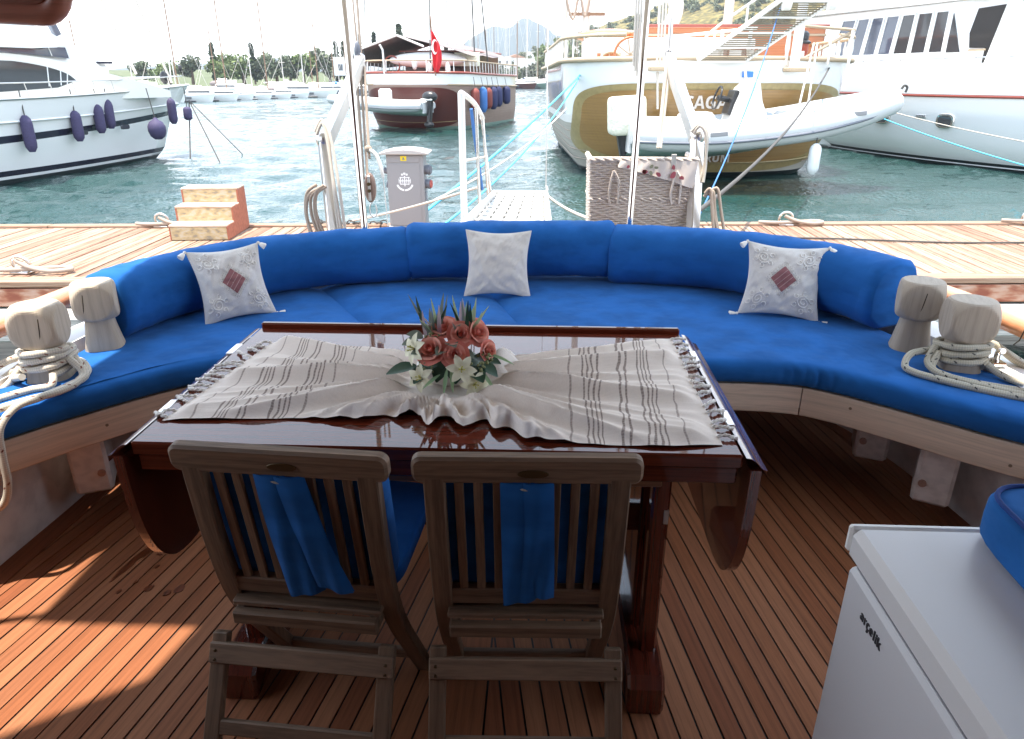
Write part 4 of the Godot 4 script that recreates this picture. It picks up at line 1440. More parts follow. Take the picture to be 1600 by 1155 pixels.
func rose(parent: Node3D, at: Vector3, r: float, out: Vector3, m: Array) -> void:
	var b := Node3D.new()
	b.name = "rose"
	parent.add_child(b, true)
	b.position = at
	var z := out.normalized()
	var x := z.cross(V(0.3, 0.2, 0.9)).normalized()
	var y := z.cross(x)
	b.basis = Basis(x, z, -y) if false else Basis(x, z, x.cross(z))
	var core := MB.new()
	# spiral of tight petals in the middle
	for layer in 4:
		var n: int = [3, 4, 5, 6][layer]
		var rr: float = r * [0.30, 0.55, 0.80, 1.0][layer]
		var hh: float = r * [1.05, 1.0, 0.85, 0.62][layer]
		for k in n:
			var a0 := TAU * k / n + layer * 0.7
			var rows := []
			for i in 6:
				var u := (i / 5.0 - 0.5)
				var row := []
				for j in 6:
					var t := j / 5.0
					var an := a0 + u * TAU / n * 1.35
					var wob := 1.0 - 0.16 * absf(u) * 2.0
					var rad := rr * (0.35 + 0.72 * pow(t, 0.55)) * (1.0 + 0.10 * pow(t, 4.0) * (layer + 1))
					var lip := -0.10 * r * pow(t, 5.0) * layer
					row.append(V(cos(an) * rad, -0.45 * r + (hh + 0.35 * r) * t * wob + lip, sin(an) * rad))
				rows.append(row)
			var mb := MB.new().sheet(rows)
			var o := part(b, "petal", mb, m[layer % m.size()])
	var bud := MB.new().ball(V(0, r * 0.2, 0), V(r * 0.25, r * 0.42, r * 0.25), 8, 6)
	part(b, "bud", bud, m[0])

func lily(parent: Node3D, at: Vector3, r: float, out: Vector3) -> void:
	var b := Node3D.new()
	b.name = "lily"
	parent.add_child(b, true)
	b.position = at
	var z := out.normalized()
	var x := z.cross(V(0.2, 0.9, 0.3)).normalized()
	b.basis = Basis(x, z, x.cross(z))
	for k in 6:
		var a := TAU * k / 6.0
		var mb := MB.new()
		var d := V(cos(a), 0.42, sin(a))
		var rows := []
		for i in 7:
			var t := i / 6.0
			var ww := r * 0.27 * pow(sin(PI * clampf(t * 0.9 + 0.08, 0, 1)), 0.9)
			var c := V(cos(a), 0, sin(a)) * r * t + V(0, r * (0.45 * t - 0.42 * t * t), 0)
			var sd := V(-sin(a), 0, cos(a))
			rows.append([c - sd * ww + V(0, ww * 0.3, 0), c, c + sd * ww + V(0, ww * 0.3, 0)])
		mb.sheet(rows)
		part(b, "petal", mb, M.lily)
	var st := MB.new()
	for k in 4:
		var a := TAU * k / 4.0
		st.rod(V(0, 0, 0), V(cos(a) * r * 0.16, r * 0.45, sin(a) * r * 0.16), r * 0.03, 5)
		st.ball(V(cos(a) * r * 0.16, r * 0.45, sin(a) * r * 0.16), Vector3.ONE * r * 0.06, 6, 4)
	part(b, "stamen", st, M.stamen)

func make_flowers() -> void:
	mat("rose_a", lin(0.62, 0.17, 0.125), 0.7, 0, {two = true, back = Color(0.6, 0.45, 0.42)})
	mat("rose_b", lin(0.72, 0.28, 0.20), 0.7, 0, {two = true, back = Color(0.6, 0.45, 0.42)})
	mat("rose_c", lin(0.76, 0.36, 0.28), 0.7, 0, {two = true, back = Color(0.6, 0.45, 0.42)})
	mat("lily", lin(0.72, 0.70, 0.52), 0.7, 0, {two = true})
	mat("stamen", lin(0.45, 0.42, 0.10), 0.7)
	mat("leaf_green", lin(0.022, 0.075, 0.040), 0.5, 0, {two = true, tex = T.mottle, scale = Vector3(20, 20, 20)})
	mat("leaf_grey", lin(0.12, 0.165, 0.125), 0.7, 0, {two = true, back = Color(0.4, 0.4, 0.4)})
	mat("leaf_lime", lin(0.16, 0.32, 0.16), 0.6, 0, {two = true, back = Color(0.6, 0.6, 0.5)})
	mat("grass_mauve", lin(0.38, 0.22, 0.28), 0.7, 0, {two = true, back = Color(0.6, 0.6, 0.6)})
	mat("bowl", lin(0.66, 0.62, 0.58), 0.3)
	mat("berry", lin(0.20, 0.22, 0.10), 0.7)
	var c := V(-0.250, 0.762, -1.81)
	var t := thing("flower_arrangement", "artificial coral roses and white lilies in a low white bowl", "flowers", c)
	part(t, "bowl", MB.new().lathe(PackedVector2Array([Vector2(0, 0.0), Vector2(0.070, 0.0), Vector2(0.088, 0.010), Vector2(0.096, 0.030), Vector2(0.098, 0.046), Vector2(0.092, 0.046), Vector2(0.088, 0.034), Vector2(0, 0.030)]), Transform3D(), 36, 1.0, 0.72), M.bowl)
	part(t, "foam", MB.new().ball(V(0, 0.045, 0), V(0.086, 0.045, 0.06), 14, 8), M.leaf_green)
	# big leaves
	var r := RandomNumberGenerator.new(); r.seed = 12
	for q in [[-0.10, 0.055, 0.04, -1, 0.05, 0.35, 0.115, 0.030], [-0.06, 0.055, 0.055, -0.5, -0.12, 0.8, 0.09, 0.030], [0.02, 0.06, 0.05, 0.05, -0.15, 0.8, 0.085, 0.034], [0.065, 0.06, 0.05, 0.45, -0.1, 0.7, 0.09, 0.032], [0.07, 0.085, 0.03, 1, 0.05, 0.25, 0.105, 0.030], [-0.02, 0.06, 0.05, -0.15, -0.15, 0.8, 0.08, 0.028], [0.04, 0.09, -0.05, 0.4, 0.5, -0.6, 0.09, 0.03], [-0.05, 0.09, -0.05, -0.5, 0.4, -0.6, 0.09, 0.03], [0.09, 0.06, 0.02, 0.9, -0.35, 0.4, 0.08, 0.026], [-0.085, 0.055, 0.05, -0.4, -0.25, 0.6, 0.06, 0.022]]:
		var mb := MB.new()
		leaf_shape(mb, V(q[0], q[1], q[2]) * 0.92, V(q[3], q[4], q[5]), V(0, 1, 0.3), q[6] * 0.72, q[7] * 0.85, 0.25)
		part(t, "leaf", mb, M.leaf_green)
	for q in [[-0.075, 0.125, 0.01, -0.8, 0.5, 0.3], [-0.05, 0.14, 0.0, -0.2, 0.6, 0.5], [-0.09, 0.11, 0.0, -0.9, 0.1, 0.3], [0.0, 0.125, 0.04, 0.4, 0.25, 0.8], [-0.01, 0.11, 0.05, -0.3, 0.2, 0.9], [0.03, 0.10, 0.05, 0.9, 0.1, 0.6], [0.005, 0.15, 0.0, 0.3, 0.5, 0.5], [-0.06, 0.10, 0.04, -0.8, 0.2, 0.6]]:
		var mb := MB.new()
		leaf_shape(mb, V(q[0], q[1], q[2]), V(q[3], q[4], q[5]), V(0.1, 1, 0.4), 0.045, 0.020, 0.3)
		part(t, "leaf", mb, M.leaf_grey)
	# roses
	var mats := [M.rose_a, M.rose_b, M.rose_c]
	rose(t, V(-0.045, 0.105, 0.055), 0.031, V(-0.35, 0.75, 0.75), mats)
	rose(t, V(-0.018, 0.150, 0.005), 0.029, V(-0.2, 0.9, 0.45), mats)
	rose(t, V(0.030, 0.142, 0.030), 0.026, V(0.25, 0.55, 0.8), mats)
	rose(t, V(0.070, 0.140, 0.005), 0.028, V(0.75, 0.5, 0.6), mats)
	rose(t, V(0.018, 0.100, 0.070), 0.027, V(0.1, 0.45, 0.9), mats)
	rose(t, V(0.102, 0.098, 0.030), 0.021, V(0.8, 0.25, 0.6), mats)
	lily(t, V(-0.092, 0.105, 0.045), 0.046, V(-0.75, 0.35, 0.7))
	lily(t, V(-0.072, 0.040, 0.090), 0.040, V(-0.3, 0.35, 0.9))
	lily(t, V(0.038, 0.070, 0.098), 0.042, V(0.2, 0.35, 0.9))
	lily(t, V(0.070, 0.022, 0.085), 0.042, V(0.35, 0.2, 0.9))
	# grass blades
	for k in 34:
		var left := k < 17
		var bx := -0.045 if left else 0.040
		var a := V(bx + r.randf_range(-0.02, 0.02), 0.11, r.randf_range(-0.03, 0.02))
		var lean := r.randf_range(-0.55, 0.45) if left else r.randf_range(-0.35, 0.75)
		var L := r.randf_range(0.075, 0.14)
		var mb := MB.new()
		leaf_shape(mb, a, V(lean, 1, r.randf_range(-0.4, 0.2)), V(0, 0, 1), L, r.randf_range(0.004, 0.008), r.randf_range(-0.3, 0.3))
		part(t, "blade", mb, [M.leaf_lime, M.leaf_green, M.grass_mauve, M.leaf_grey][r.randi() % 4])
	for q in [[-0.02, 0.05, 0.09, -0.7, -0.3, 0.6, 0.06], [0.0, 0.07, 0.095, -0.1, -0.7, 0.5, 0.07], [0.01, 0.07, 0.09, 0.1, -0.75, 0.5, 0.065], [0.08, 0.06, 0.06, 0.5, -0.4, 0.5, 0.09], [0.10, 0.09, 0.03, 1, -0.2, 0.2, 0.08]]:
		var mb := MB.new()
		leaf_shape(mb, V(q[0], q[1], q[2]), V(q[3], q[4], q[5]), V(0, 1, 0.5), q[6], 0.006, 0.2)
		part(t, "blade", mb, M.leaf_lime)
	# berry sprigs
	for cc in [V(-0.06, 0.065, 0.075), V(0.075, 0.065, 0.075), V(-0.045, 0.135, 0.03), V(0.095, 0.08, 0.05)]:
		var mb := MB.new()
		for k in 16:
			mb.ball(cc + V(r.randf_range(-0.02, 0.02), r.randf_range(-0.018, 0.018), r.randf_range(-0.01, 0.014)), Vector3.ONE * r.randf_range(0.003, 0.005), 6, 4)
		part(t, "berry_sprig", mb, M.berry)

# ---------------------------------------------------------------- chairs
func make_chair_proto(label: String) -> Node3D:
	var t := thing("folding_chair", label, "chair", Vector3.ZERO, 0.0, "folding teak chairs at the table")
	var xf := Transform3D(Basis(V(1, 0, 0), 0.10), V(0, 0.838, 0))
	var rail := part(t, "top_rail", MB.new().prism(rrect(0.452, 0.062, 0.020, 5), xf * Transform3D(Basis(), V(0, 0, -0.014)), 0.030, 0.006), M.chair_x0)
	var el := PackedVector2Array()
	for i in 24: el.append(Vector2(cos(TAU * i / 24) * 0.031, sin(TAU * i / 24) * 0.0095))
	part(rail, "maker_plate", MB.new().prism(el, xf * Transform3D(Basis(), V(0.012, -0.004, 0.0155)), 0.003, 0.0008), M.plate)
	for s in [-1.0, 1.0]:
		# stile sweeps forward into the front leg
		var pts := [V(0.183 * s, 0.82, 0.0), V(0.183 * s, 0.64, -0.022), V(0.183 * s, 0.47, -0.058), V(0.183 * s, 0.34, -0.115), V(0.183 * s, 0.20, -0.20), V(0.183 * s, 0.0, -0.325)]
		var sm := smooth(pts, 4)
		var mb := MB.new()
		var rows := []
		for i in sm.size():
			var tg := (sm[mini(i + 1, sm.size() - 1)] - sm[maxi(i - 1, 0)]).normalized()
			var nn := V(1, 0, 0).cross(tg).normalized()
			var w := 0.021
			var d := 0.015
			var row := []
			for a in [[-w, -d + 0.003], [-w + 0.003, -d], [w - 0.003, -d], [w, -d + 0.003], [w, d - 0.003], [w - 0.003, d], [-w + 0.003, d], [-w, d - 0.003], [-w, -d + 0.003]]:
				row.append(sm[i] + V(a[0], 0, 0) + nn * a[1])
			rows.append(row)
		for k in 8:
			var strip := []
			for r in rows: strip.append([r[k], r[k + 1]])
			mb.sheet(strip)
		fix_out(mb, sm)
		part(t, "stile", mb, M.chair_y0 if s < 0 else M.chair_y1)
		# hind leg
		part(t, "hind_leg", MB.new().bar(V(0.192 * s, 0.385, 0.0), V(0.192 * s, 0.002, 0.205), 0.036, 0.024, 0.003, V(0, 0, 1)), M.chair_y1)
		part(t, "seat_rail", MB.new().bar(V(0.156 * s, 0.418, -0.03), V(0.156 * s, 0.438, -0.44), 0.022, 0.034, 0.003), M.chair_y2)
	for k in [-3, -2, -1, 1, 2, 3]:
		var x: float = (0.020 + 0.0385 * absf(k)) * signf(k)
		part(t, "back_slat", MB.new().bar(V(x, 0.825, 0.0), V(x, 0.500, -0.050), 0.019, 0.011, 0.002, V(0, 0, 1)), M["chair_y%d" % (absi(k) % 3)])
	part(t, "back_rail", MB.new().box(Transform3D(Basis(V(1, 0, 0), 0.16), V(0, 0.486, -0.055)), V(0.345, 0.046, 0.024), 0.003), M.chair_x1)
	for k in 6:
		part(t, "seat_slat", MB.new().bx(V(0, 0.445 + 0.002 * k, -0.055 - k * 0.074), V(0.345, 0.014, 0.060), 0.003), M["chair_x%d" % (k % 3)])
	part(t, "rear_seat_bar", MB.new().bx(V(0, 0.418, -0.018), V(0.335, 0.034, 0.024), 0.004), M.chair_x1)
	var brd := part(t, "leg_board", MB.new().box(Transform3D(Basis(V(1, 0, 0), -0.48), V(0, 0.352, 0.030)), V(0.420, 0.046, 0.020), 0.003), M.chair_x2)
	for s in [-1.0, 1.0]:
		for q in [-0.008, 0.010]:
			var c := V(0.195 * s, 0.352 + q, 0.0395 - q * 0.5)
			part(brd, "screw", MB.new().tube(PackedVector3Array([c, c + V(0, -0.0005, 0.004)]), 0.0035, 8), M.plate)
	part(t, "stretcher", MB.new().box(Transform3D(Basis(V(1, 0, 0), -0.48), V(0, 0.205, 0.098)), V(0.352, 0.032, 0.018), 0.003), M.chair_x0)
	part(t, "front_stretcher", MB.new().bx(V(0, 0.12, -0.25), V(0.34, 0.03, 0.018), 0.003), M.chair_x1)
	return t

func chair_cushion(at: Vector3, turn: float, label: String, splay: float) -> void:
	var t := thing("chair_cushion", label, "cushion", at, turn, "blue cushions strapped on the folding chairs")
	var bk := Transform3D(Basis(V(1, 0, 0), 0.153), V(0, 0.650, -0.074))
	part(t, "back_pad", soft_box(bk, V(0.40, 0.335, 0.062), 0.026), M.blue)
	part(t, "seat_pad", soft_box(Transform3D(Basis(), V(0, 0.484, -0.285)), V(0.40, 0.055, 0.40), 0.024), M.blue)
	# strap of the same canvas, thrown over the back and hanging through the gap in the slats
	for k in 2:
		var s := -1.0 if k == 0 else 1.0
		var rows := []
		for i in 15:
			var v := i / 14.0
			var y := 0.812 - 0.315 * v + (0.02 if k == 1 else 0.0) * v
			var z := 0.012 + 0.010 * sin(v * 3.0) - 0.030 * v + 0.004 * k
			var x := s * (0.019 + splay * v * 0.6) * (1.0 - 0.35 * v * (1.0 - splay * 20.0)) + splay * 1.6 * v
			var w := 0.034 + 0.006 * v
			var row := []
			for j in 11:
				var u := j / 10.0 * 2.0 - 1.0
				row.append(V(x + u * w, y - 0.010 * (u * s) * v, z + 0.008 * (1.0 - u * u) + 0.004 * sin(u * 5.0 + v * 6.0) * v))
			rows.append(row)
		var mb := MB.new().sheet(rows)
		var bkrows := []
		for r in rows:
			var q := []
			for p in r: q.append(p - V(0, 0, 0.006))
			bkrows.append(q)
		mb.sheet(bkrows, true)
		part(t, "strap", mb, M.blue)
	part(t, "tie", MB.new().tube(smooth([V(-0.030, 0.806, 0.006), V(-0.012, 0.800, 0.018), V(0.018, 0.797, 0.018), V(0.04, 0.804, 0.01)], 5), 0.0025, 6), M.rope_grey)

func soft_box(xf: Transform3D, s: Vector3, r: float) -> MB:
	# rounded box, a little bulged
	var mb := MB.new()
	var rows := []
	for i in 21:
		var th := PI * i / 20.0
		var row := []
		for j in 41:
			var ph := TAU * j / 40.0
			var d := V(sin(th) * cos(ph), cos(th), sin(th) * sin(ph))
			# superquadric, one exponent
			var e := 0.24
			var q := V(pow(absf(sin(th)), e) * signf(cos(ph)) * pow(absf(cos(ph)), e), signf(cos(th)) * pow(absf(cos(th)), e), pow(absf(sin(th)), e) * signf(sin(ph)) * pow(absf(sin(ph)), e))
			row.append(xf * (q * s * 0.5))
		rows.append(row)
	return mb.sheet(rows, true, true)

func make_chairs() -> void:
	var a := make_chair_proto("left folding teak chair with two blue straps spread apart")
	a.position = V(-0.520, 0, -1.205)
	a.rotation.y = -0.07
	chair_cushion(V(-0.520, 0, -1.205), -0.07, "blue canvas cushion strapped on the left chair", 0.03)
	copy_of(a, "folding_chair", "right folding teak chair with one folded blue strap", V(-0.025, 0, -1.20), 0.03)
	chair_cushion(V(-0.025, 0, -1.20), 0.03, "blue canvas cushion strapped on the right chair", 0.004)

# ---------------------------------------------------------------- freezer
func make_freezer() -> void:
	var x0 := 0.527
	var x1 := 1.22
	var z0 := -1.005
	var z1 := -0.12
	var t := thing("chest_freezer", "white chest freezer with closed lid in the right corner", "freezer", V((x0 + x1) / 2, 0, (z0 + z1) / 2))
	var c := V((x0 + x1) / 2, 0, (z0 + z1) / 2)
	wpart(t, "body", MB.new().bx(V(c.x, 0.3925, c.z), V(x1 - x0, 0.775, z1 - z0), 0.008), M.freezer)
	wpart(t, "seal", MB.new().bx(V(c.x, 0.785, c.z), V(x1 - x0 - 0.02, 0.02, z1 - z0 - 0.02)), M.freezer_gap)
	var lid := wpart(t, "lid", MB.new().bx(V(c.x - 0.003, 0.8225, c.z - 0.003), V(x1 - x0 + 0.006, 0.060, z1 - z0 + 0.006), 0.012), M.freezer_lid)
	# edging strip along the far and near-side rim of the lid
	var rim := MB.new()
	rim.bar(V(x0 - 0.006, 0.8255, z0 - 0.010), V(x1, 0.8255, z0 - 0.010), 0.014, 0.050, 0.004)
	part(lid, "edge_trim", rim.mesh(world_origin(lid)), M.white_paint)
	# raised lettering on the side facing the table
	var tm := TextMesh.new()
	var f := SystemFont.new()
	f.font_names = PackedStringArray(["Droid Sans"])
	f.font_weight = 700
	tm.font = f
	tm.text = "arçelik"
	tm.font_size = 32
	tm.pixel_size = 0.0007
	tm.depth = 0.0015
	var o := part(t, "lettering", tm, M.logo_dark)
	o.basis = Basis(V(0, 0, 1), V(0, 1, 0), V(-1, 0, 0))
	o.position = V(x0 - 0.0008, 0.735, -0.897) - t.position
	# cushion on top
	var cu := thing("box_cushion", "thick piped blue box cushion lying on the freezer", "cushion", V(1.0, 0.853, -0.75))
	wpart(cu, "pad", soft_box(Transform3D(Basis(V(0, 1, 0), -0.03), V(1.02, 0.895, -0.72)), V(0.66, 0.088, 0.60), 0.03), M.blue)
	var ring := PackedVector3Array()
	for p in rrect(0.63, 0.57, 0.06, 6): ring.append(Transform3D(Basis(V(0, 1, 0), -0.03), V(1.02, 0.0, -0.72)) * V(p.x, 0.9345, p.y))
	wpart(cu, "piping", MB.new().tube(ring, 0.004, 7, false, true), M.blue_piping)

# ---------------------------------------------------------------- pillows
var P_W := 0.0
var P_H := 0.0
var P_T := 0.0
var P_X := Transform3D()
var P_F: FastNoiseLite

func ps(u: float, v: float, side: float) -> Vector3:
	var x := u * P_W * (1.0 - 0.13 * pow(1.0 - v * v, 1.2))
	var y := v * P_H * (1.0 - 0.11 * pow(1.0 - u * u, 1.2))
	var t := P_T * pow(maxf(1.0 - u * u, 0.0), 0.55) * pow(maxf(1.0 - v * v, 0.0), 0.55)
	var nz := 0.012 * P_F.get_noise_2d(u * 1.6 + side * 7.0, v * 1.6) + 0.0045 * P_F.get_noise_2d(u * 6.0, v * 5.0 + side * 3.0)
	var edge := clampf((1.0 - maxf(absf(u), absf(v))) * 6.0, 0, 1)
	return P_X * V(x, y, side * (t + nz * edge))

func pillow(label: String, bl: Vector3, br: Vector3, height: float, lean: float, thick: float, m: Material, fancy: bool, roll := 0.0) -> void:
	var e1 := (br - bl)
	var w := e1.length()
	e1 = e1.normalized()
	var nh := e1.cross(Vector3.UP).normalized()
	if nh.z < 0: nh = -nh
	var up := (Vector3.UP * cos(lean) - nh * sin(lean)).normalized()
	var nn := e1.cross(up).normalized()
	if nn.z < 0: nn = -nn
	var t := thing("throw_pillow", label, "pillow", (bl + br) * 0.5, 0.0, "white throw pillows on the bench")
	P_W = w * 0.5; P_H = height * 0.5; P_T = thick
	P_X = Transform3D(Basis(e1, up, nn).rotated(nn, roll), (bl + br) * 0.5 + up * height * 0.49)
	P_F = FastNoiseLite.new()
	P_F.seed = int(absf(bl.x) * 100); P_F.frequency = 1.0; P_F.fractal_octaves = 3
	var mb := MB.new()
	for s in [1.0, -1.0]:
		var rows := []
		for i in 41:
			var row := []
			for j in 41:
				# denser near the rims
				var u := sin((i / 40.0 - 0.5) * PI)
				var v := sin((j / 40.0 - 0.5) * PI)
				row.append(ps(u, v, s))
			rows.append(row)
		mb.sheet(rows, s < 0)
	wpart(t, "cover", mb, m)
	if not fancy: return
	# woven diamond patch
	var a := 0.36
	var rows := []
	for i in 9:
		var row := []
		for j in 9:
			var p := (i / 8.0 * 2.0 - 1.0)
			var q := (j / 8.0 * 2.0 - 1.0)
			row.append(ps((p + q) * 0.5 * a, (p - q) * 0.5 * a * 1.08, 1.0) + nn * 0.0040)
		rows.append(row)
	wpart(t, "patch", MB.new().sheet(rows), M.mauve)
	var ln := MB.new()
	for k in [-0.45, 0.05, 0.5]:
		var path := PackedVector3Array()
		for i in 9:
			var q := i / 8.0 * 2.0 - 1.0
			path.append(ps((k + q) * 0.5 * a, (q - k) * 0.5 * a * 1.08, 1.0) + nn * 0.0046)
		ln.tube(path, 0.0012, 4)
	wpart(t, "patch_thread", ln, M.mauve_line)
	# looped lace edging
	var lc := MB.new()
	for ring in 2:
		var b := a * (1.12 + 0.22 * ring)
		for e in 4:
			for k in 7 + ring * 2:
				var f := (k + 0.5) / (7.0 + ring * 2) * 2.0 - 1.0
				var p := [f, 1.0, f, -1.0][e] as float
				var q := [1.0, f, -1.0, f][e] as float
				var c := Vector2((p + q) * 0.5 * b, (p - q) * 0.5 * b * 1.08)
				var loop := PackedVector3Array()
				for i in 8:
					var an := TAU * i / 8
					loop.append(ps(c.x + cos(an) * 0.034, c.y + sin(an) * 0.034, 1.0) + nn * 0.002)
				lc.tube(loop, 0.0014 if ring == 0 else 0.001, 4, false, true)
	wpart(t, "lace", lc, M.cord)
	# corded scrolls in the corners
	for sx in [-1.0, 1.0]:
		for sy in [-1.0, 1.0]:
			var sc := MB.new()
			var c := Vector2(0.60 * sx, 0.60 * sy)
			var path := PackedVector3Array()
			for i in 30:
				var an := i * 0.42
				var rr := 0.03 + 0.0052 * i
				path.append(ps(c.x + cos(an * sx) * rr, c.y + sin(an) * sy * rr, 1.0) + nn * 0.0022)
			sc.tube(path, 0.0022, 5)
			for q in 6:
				var ang := TAU * q / 6.0 + 0.3
				var d := Vector2(cos(ang), sin(ang))
				var cc := c + d * 0.24
				if absf(cc.x) > 0.9 or absf(cc.y) > 0.9: continue
				var pth := PackedVector3Array()
				for i in 12:
					var an := ang + i * 0.5
					var rr := 0.075 - 0.0035 * i
					pth.append(ps(cc.x + cos(an) * rr, cc.y + sin(an) * rr, 1.0) + nn * 0.0022)
				sc.tube(pth, 0.0020, 5)
			wpart(t, "scroll", sc, M.cord)
	# corner tassels
	for sx in [-1.0, 1.0]:
		for sy in [-1.0, 1.0]:
			var c := ps(sx, sy, 1.0)
			var d: Vector3 = (e1 * sx * 0.7 + Vector3.DOWN * 0.75 + nn * 0.5).normalized() if sy > 0 else (e1 * sx + Vector3.DOWN * 0.22 + nn * 0.25).normalized()
			var x := d.cross(V(0.1, 0.3, 0.9)).normalized()
			var ts := MB.new().lathe(PackedVector2Array([Vector2(0, 0), Vector2(0.006, 0.002), Vector2(0.0075, 0.007), Vector2(0.005, 0.012), Vector2(0.009, 0.018), Vector2(0.014, 0.036), Vector2(0.013, 0.040), Vector2(0, 0.037)]), Transform3D(Basis(x, d, x.cross(d)), c - d * 0.004), 12)
			wpart(t, "tassel", ts, M.cord)

func make_pillows() -> void:
	pillow("left white embroidered pillow with mauve diamond patch, tilted", V(-1.43, 0.578, -2.765), V(-1.185, 0.578, -2.945), 0.325, 0.46, 0.052, M.linen, true, 0.02)
	pillow("plain off white linen pillow in the middle of the bench", V(-0.375, 0.580, -3.235), V(-0.055, 0.580, -3.25), 0.33, 0.50, 0.050, M.linen_plain, false, -0.02)
	pillow("right white embroidered pillow with mauve diamond patch and tassels", V(0.865, 0.582, -3.02), V(1.185, 0.582, -2.925), 0.325, 0.42, 0.052, M.linen, true, -0.02)

# ---------------------------------------------------------------- stern gear
func make_stern_gear() -> void:
	var n := 0
	for p in [[V(-0.925, 0.775, -3.60), V(-1.0, 2.30, -3.82), "left polished steel awning pole standing on the stern rail"], [V(0.455, 0.775, -3.79), V(0.50, 2.30, -3.96), "right polished steel awning pole in front of the wicker basket"]]:
		var t := thing("awning_pole", p[2], "pole", p[0], 0.0, "steel awning poles on the stern")
		wpart(t, "tube", MB.new().rod(p[0], p[1], 0.0185, 16), M.steel)
		wpart(t, "flange", MB.new().lathe(PackedVector2Array([Vector2(0, 0), Vector2(0.055, 0), Vector2(0.055, 0.006), Vector2(0.030, 0.010), Vector2(0.024, 0.05), Vector2(0.0, 0.05)]), Transform3D(Basis(), p[0]), 20), M.steel)
	# davits
	var d1 := thing("davit", "left steel davit with angled arm and hanging tackle", "davit", V(-1.16, 0.72, -3.80), 0.0, "steel davits on the stern")
	davit(d1, V(-1.150, 0.70, -3.80), V(-1.215, 1.235, -4.00), V(-1.130, 1.64, -4.62))
	var d2 := thing("davit", "right steel davit with angled arm beside the wicker basket", "davit", V(0.82, 0.72, -3.90), 0.0, "steel davits on the stern")
	davit(d2, V(0.822, 0.70, -3.92), V(0.838, 1.25, -4.12), V(0.735, 1.66, -4.70))
	# tackle lines and block on the left
	var tk := thing("rope_tackle", "tan tackle ropes with wooden pulley block hanging left", "tackle", V(-1.06, 0.75, -4.4))
	for q in [[V(-1.155, 1.62, -4.6), V(-1.10, 0.98, -4.35)], [V(-1.13, 1.61, -4.6), V(-1.075, 0.98, -4.35)], [V(-1.105, 1.61, -4.6), V(-1.055, 1.10, -4.35)]]:
		wpart(tk, "line", MB.new().tube(sag(q[0], q[1], 0.0, 4), 0.0085, 7), M.rope_tan)
	wpart(tk, "knot", MB.new().ball(V(-1.06, 1.155, -4.36), V(0.024, 0.022, 0.02), 10, 6), M.rope_tan)
	wpart(tk, "tail", MB.new().tube(smooth([V(-1.05, 1.15, -4.35), V(-1.01, 1.12, -4.34), V(-0.985, 1.05, -4.33), V(-0.975, 0.99, -4.33)], 5), PackedFloat32Array([0.010, 0.011, 0.012, 0.012, 0.012, 0.012, 0.012, 0.012, 0.012, 0.012, 0.012, 0.011, 0.011, 0.010, 0.009, 0.008]), 7), M.cord)
	wpart(tk, "tail", MB.new().rod(V(-0.975, 0.99, -4.33), V(-0.965, 0.70, -4.33), 0.0035, 6), M.cord)
	var el := PackedVector2Array()
	for i in 24: el.append(Vector2(cos(TAU * i / 24) * 0.034, sin(TAU * i / 24) * 0.088))
	wpart(tk, "block", MB.new().prism(el, Transform3D(Basis(), V(-1.062, 0.93, -4.37)), 0.05, 0.010), M.block_wood)
	wpart(tk, "strap", MB.new().bx(V(-1.062, 0.93, -4.318), V(0.016, 0.15, 0.006), 0.002), M.steel_dull)
	for y in [0.955, 0.915]:
		wpart(tk, "sheave_pin", MB.new().tube(PackedVector3Array([V(-1.062, y, -4.322), V(-1.062, y, -4.308)]), 0.011, 10), M.plate)
	var hook := PackedVector3Array()
	for i in 15:
		var a := PI * 0.5 + TAU * i / 16.0
		hook.append(V(-1.055 + cos(a) * 0.022, 0.795 + sin(a) * 0.045, -4.35))
	wpart(tk, "shackle", MB.new().tube(hook, 0.0045, 6), M.steel_dull)
	var t2 := thing("topping_lift", "wire with shackle holding up the left davit arm", "wire", V(-1.13, 1.64, -4.62))
	wpart(t2, "wire", MB.new().rod(V(-1.145, 1.66, -4.62), V(-1.19, 2.5, -4.75), 0.006, 6), M.rope_tan)
	wpart(t2, "wire", MB.new().rod(V(-1.125, 1.66, -4.62), V(-1.155, 2.5, -4.75), 0.008, 6), M.rope_tan)
	wpart(t2, "shackle", MB.new().ball(V(-1.145, 1.70, -4.62), V(0.020, 0.055, 0.02), 10, 8), M.ped_dark)
	# right lift with a turnbuckle
	var t3 := thing("turnbuckle_stay", "steel turnbuckle stay above the right davit arm", "stay", V(0.735, 1.66, -4.70))
	wpart(t3, "wire", MB.new().rod(V(0.738, 1.86, -4.72), V(0.752, 2.6, -4.80), 0.006, 6), M.steel_dull)
	wpart(t3, "turnbuckle", MB.new().tube(PackedVector3Array([V(0.735, 1.66, -4.70), V(0.736, 1.72, -4.705), V(0.737, 1.74, -4.705), V(0.738, 1.86, -4.72), V(0.738, 1.88, -4.72)]), PackedFloat32Array([0.006, 0.010, 0.014, 0.013, 0.007]), 8), M.steel_dull)
	var t4 := thing("davit_fall", "pale rope falling from the right davit to the basket", "rope", V(0.70, 1.14, -4.45))
	wpart(t4, "line", MB.new().rod(V(0.722, 1.64, -4.66), V(0.675, 1.16, -4.44), 0.011, 7), M.rope_pale)
	wpart(t4, "line", MB.new().rod(V(0.742, 1.64, -4.66), V(0.690, 1.16, -4.44), 0.008, 7), M.rope_pale)
	var t5 := thing("tackle_lines", "pale tackle ropes hanging beside the right awning pole", "rope", V(0.60, 1.6, -5.2))
	for k in 4:
		wpart(t5, "line", MB.new().rod(V(0.545 + 0.022 * k, 2.6, -5.0), V(0.56 + 0.014 * k, 1.62 - 0.03 * k, -5.0), 0.008, 6), M.rope_pale)
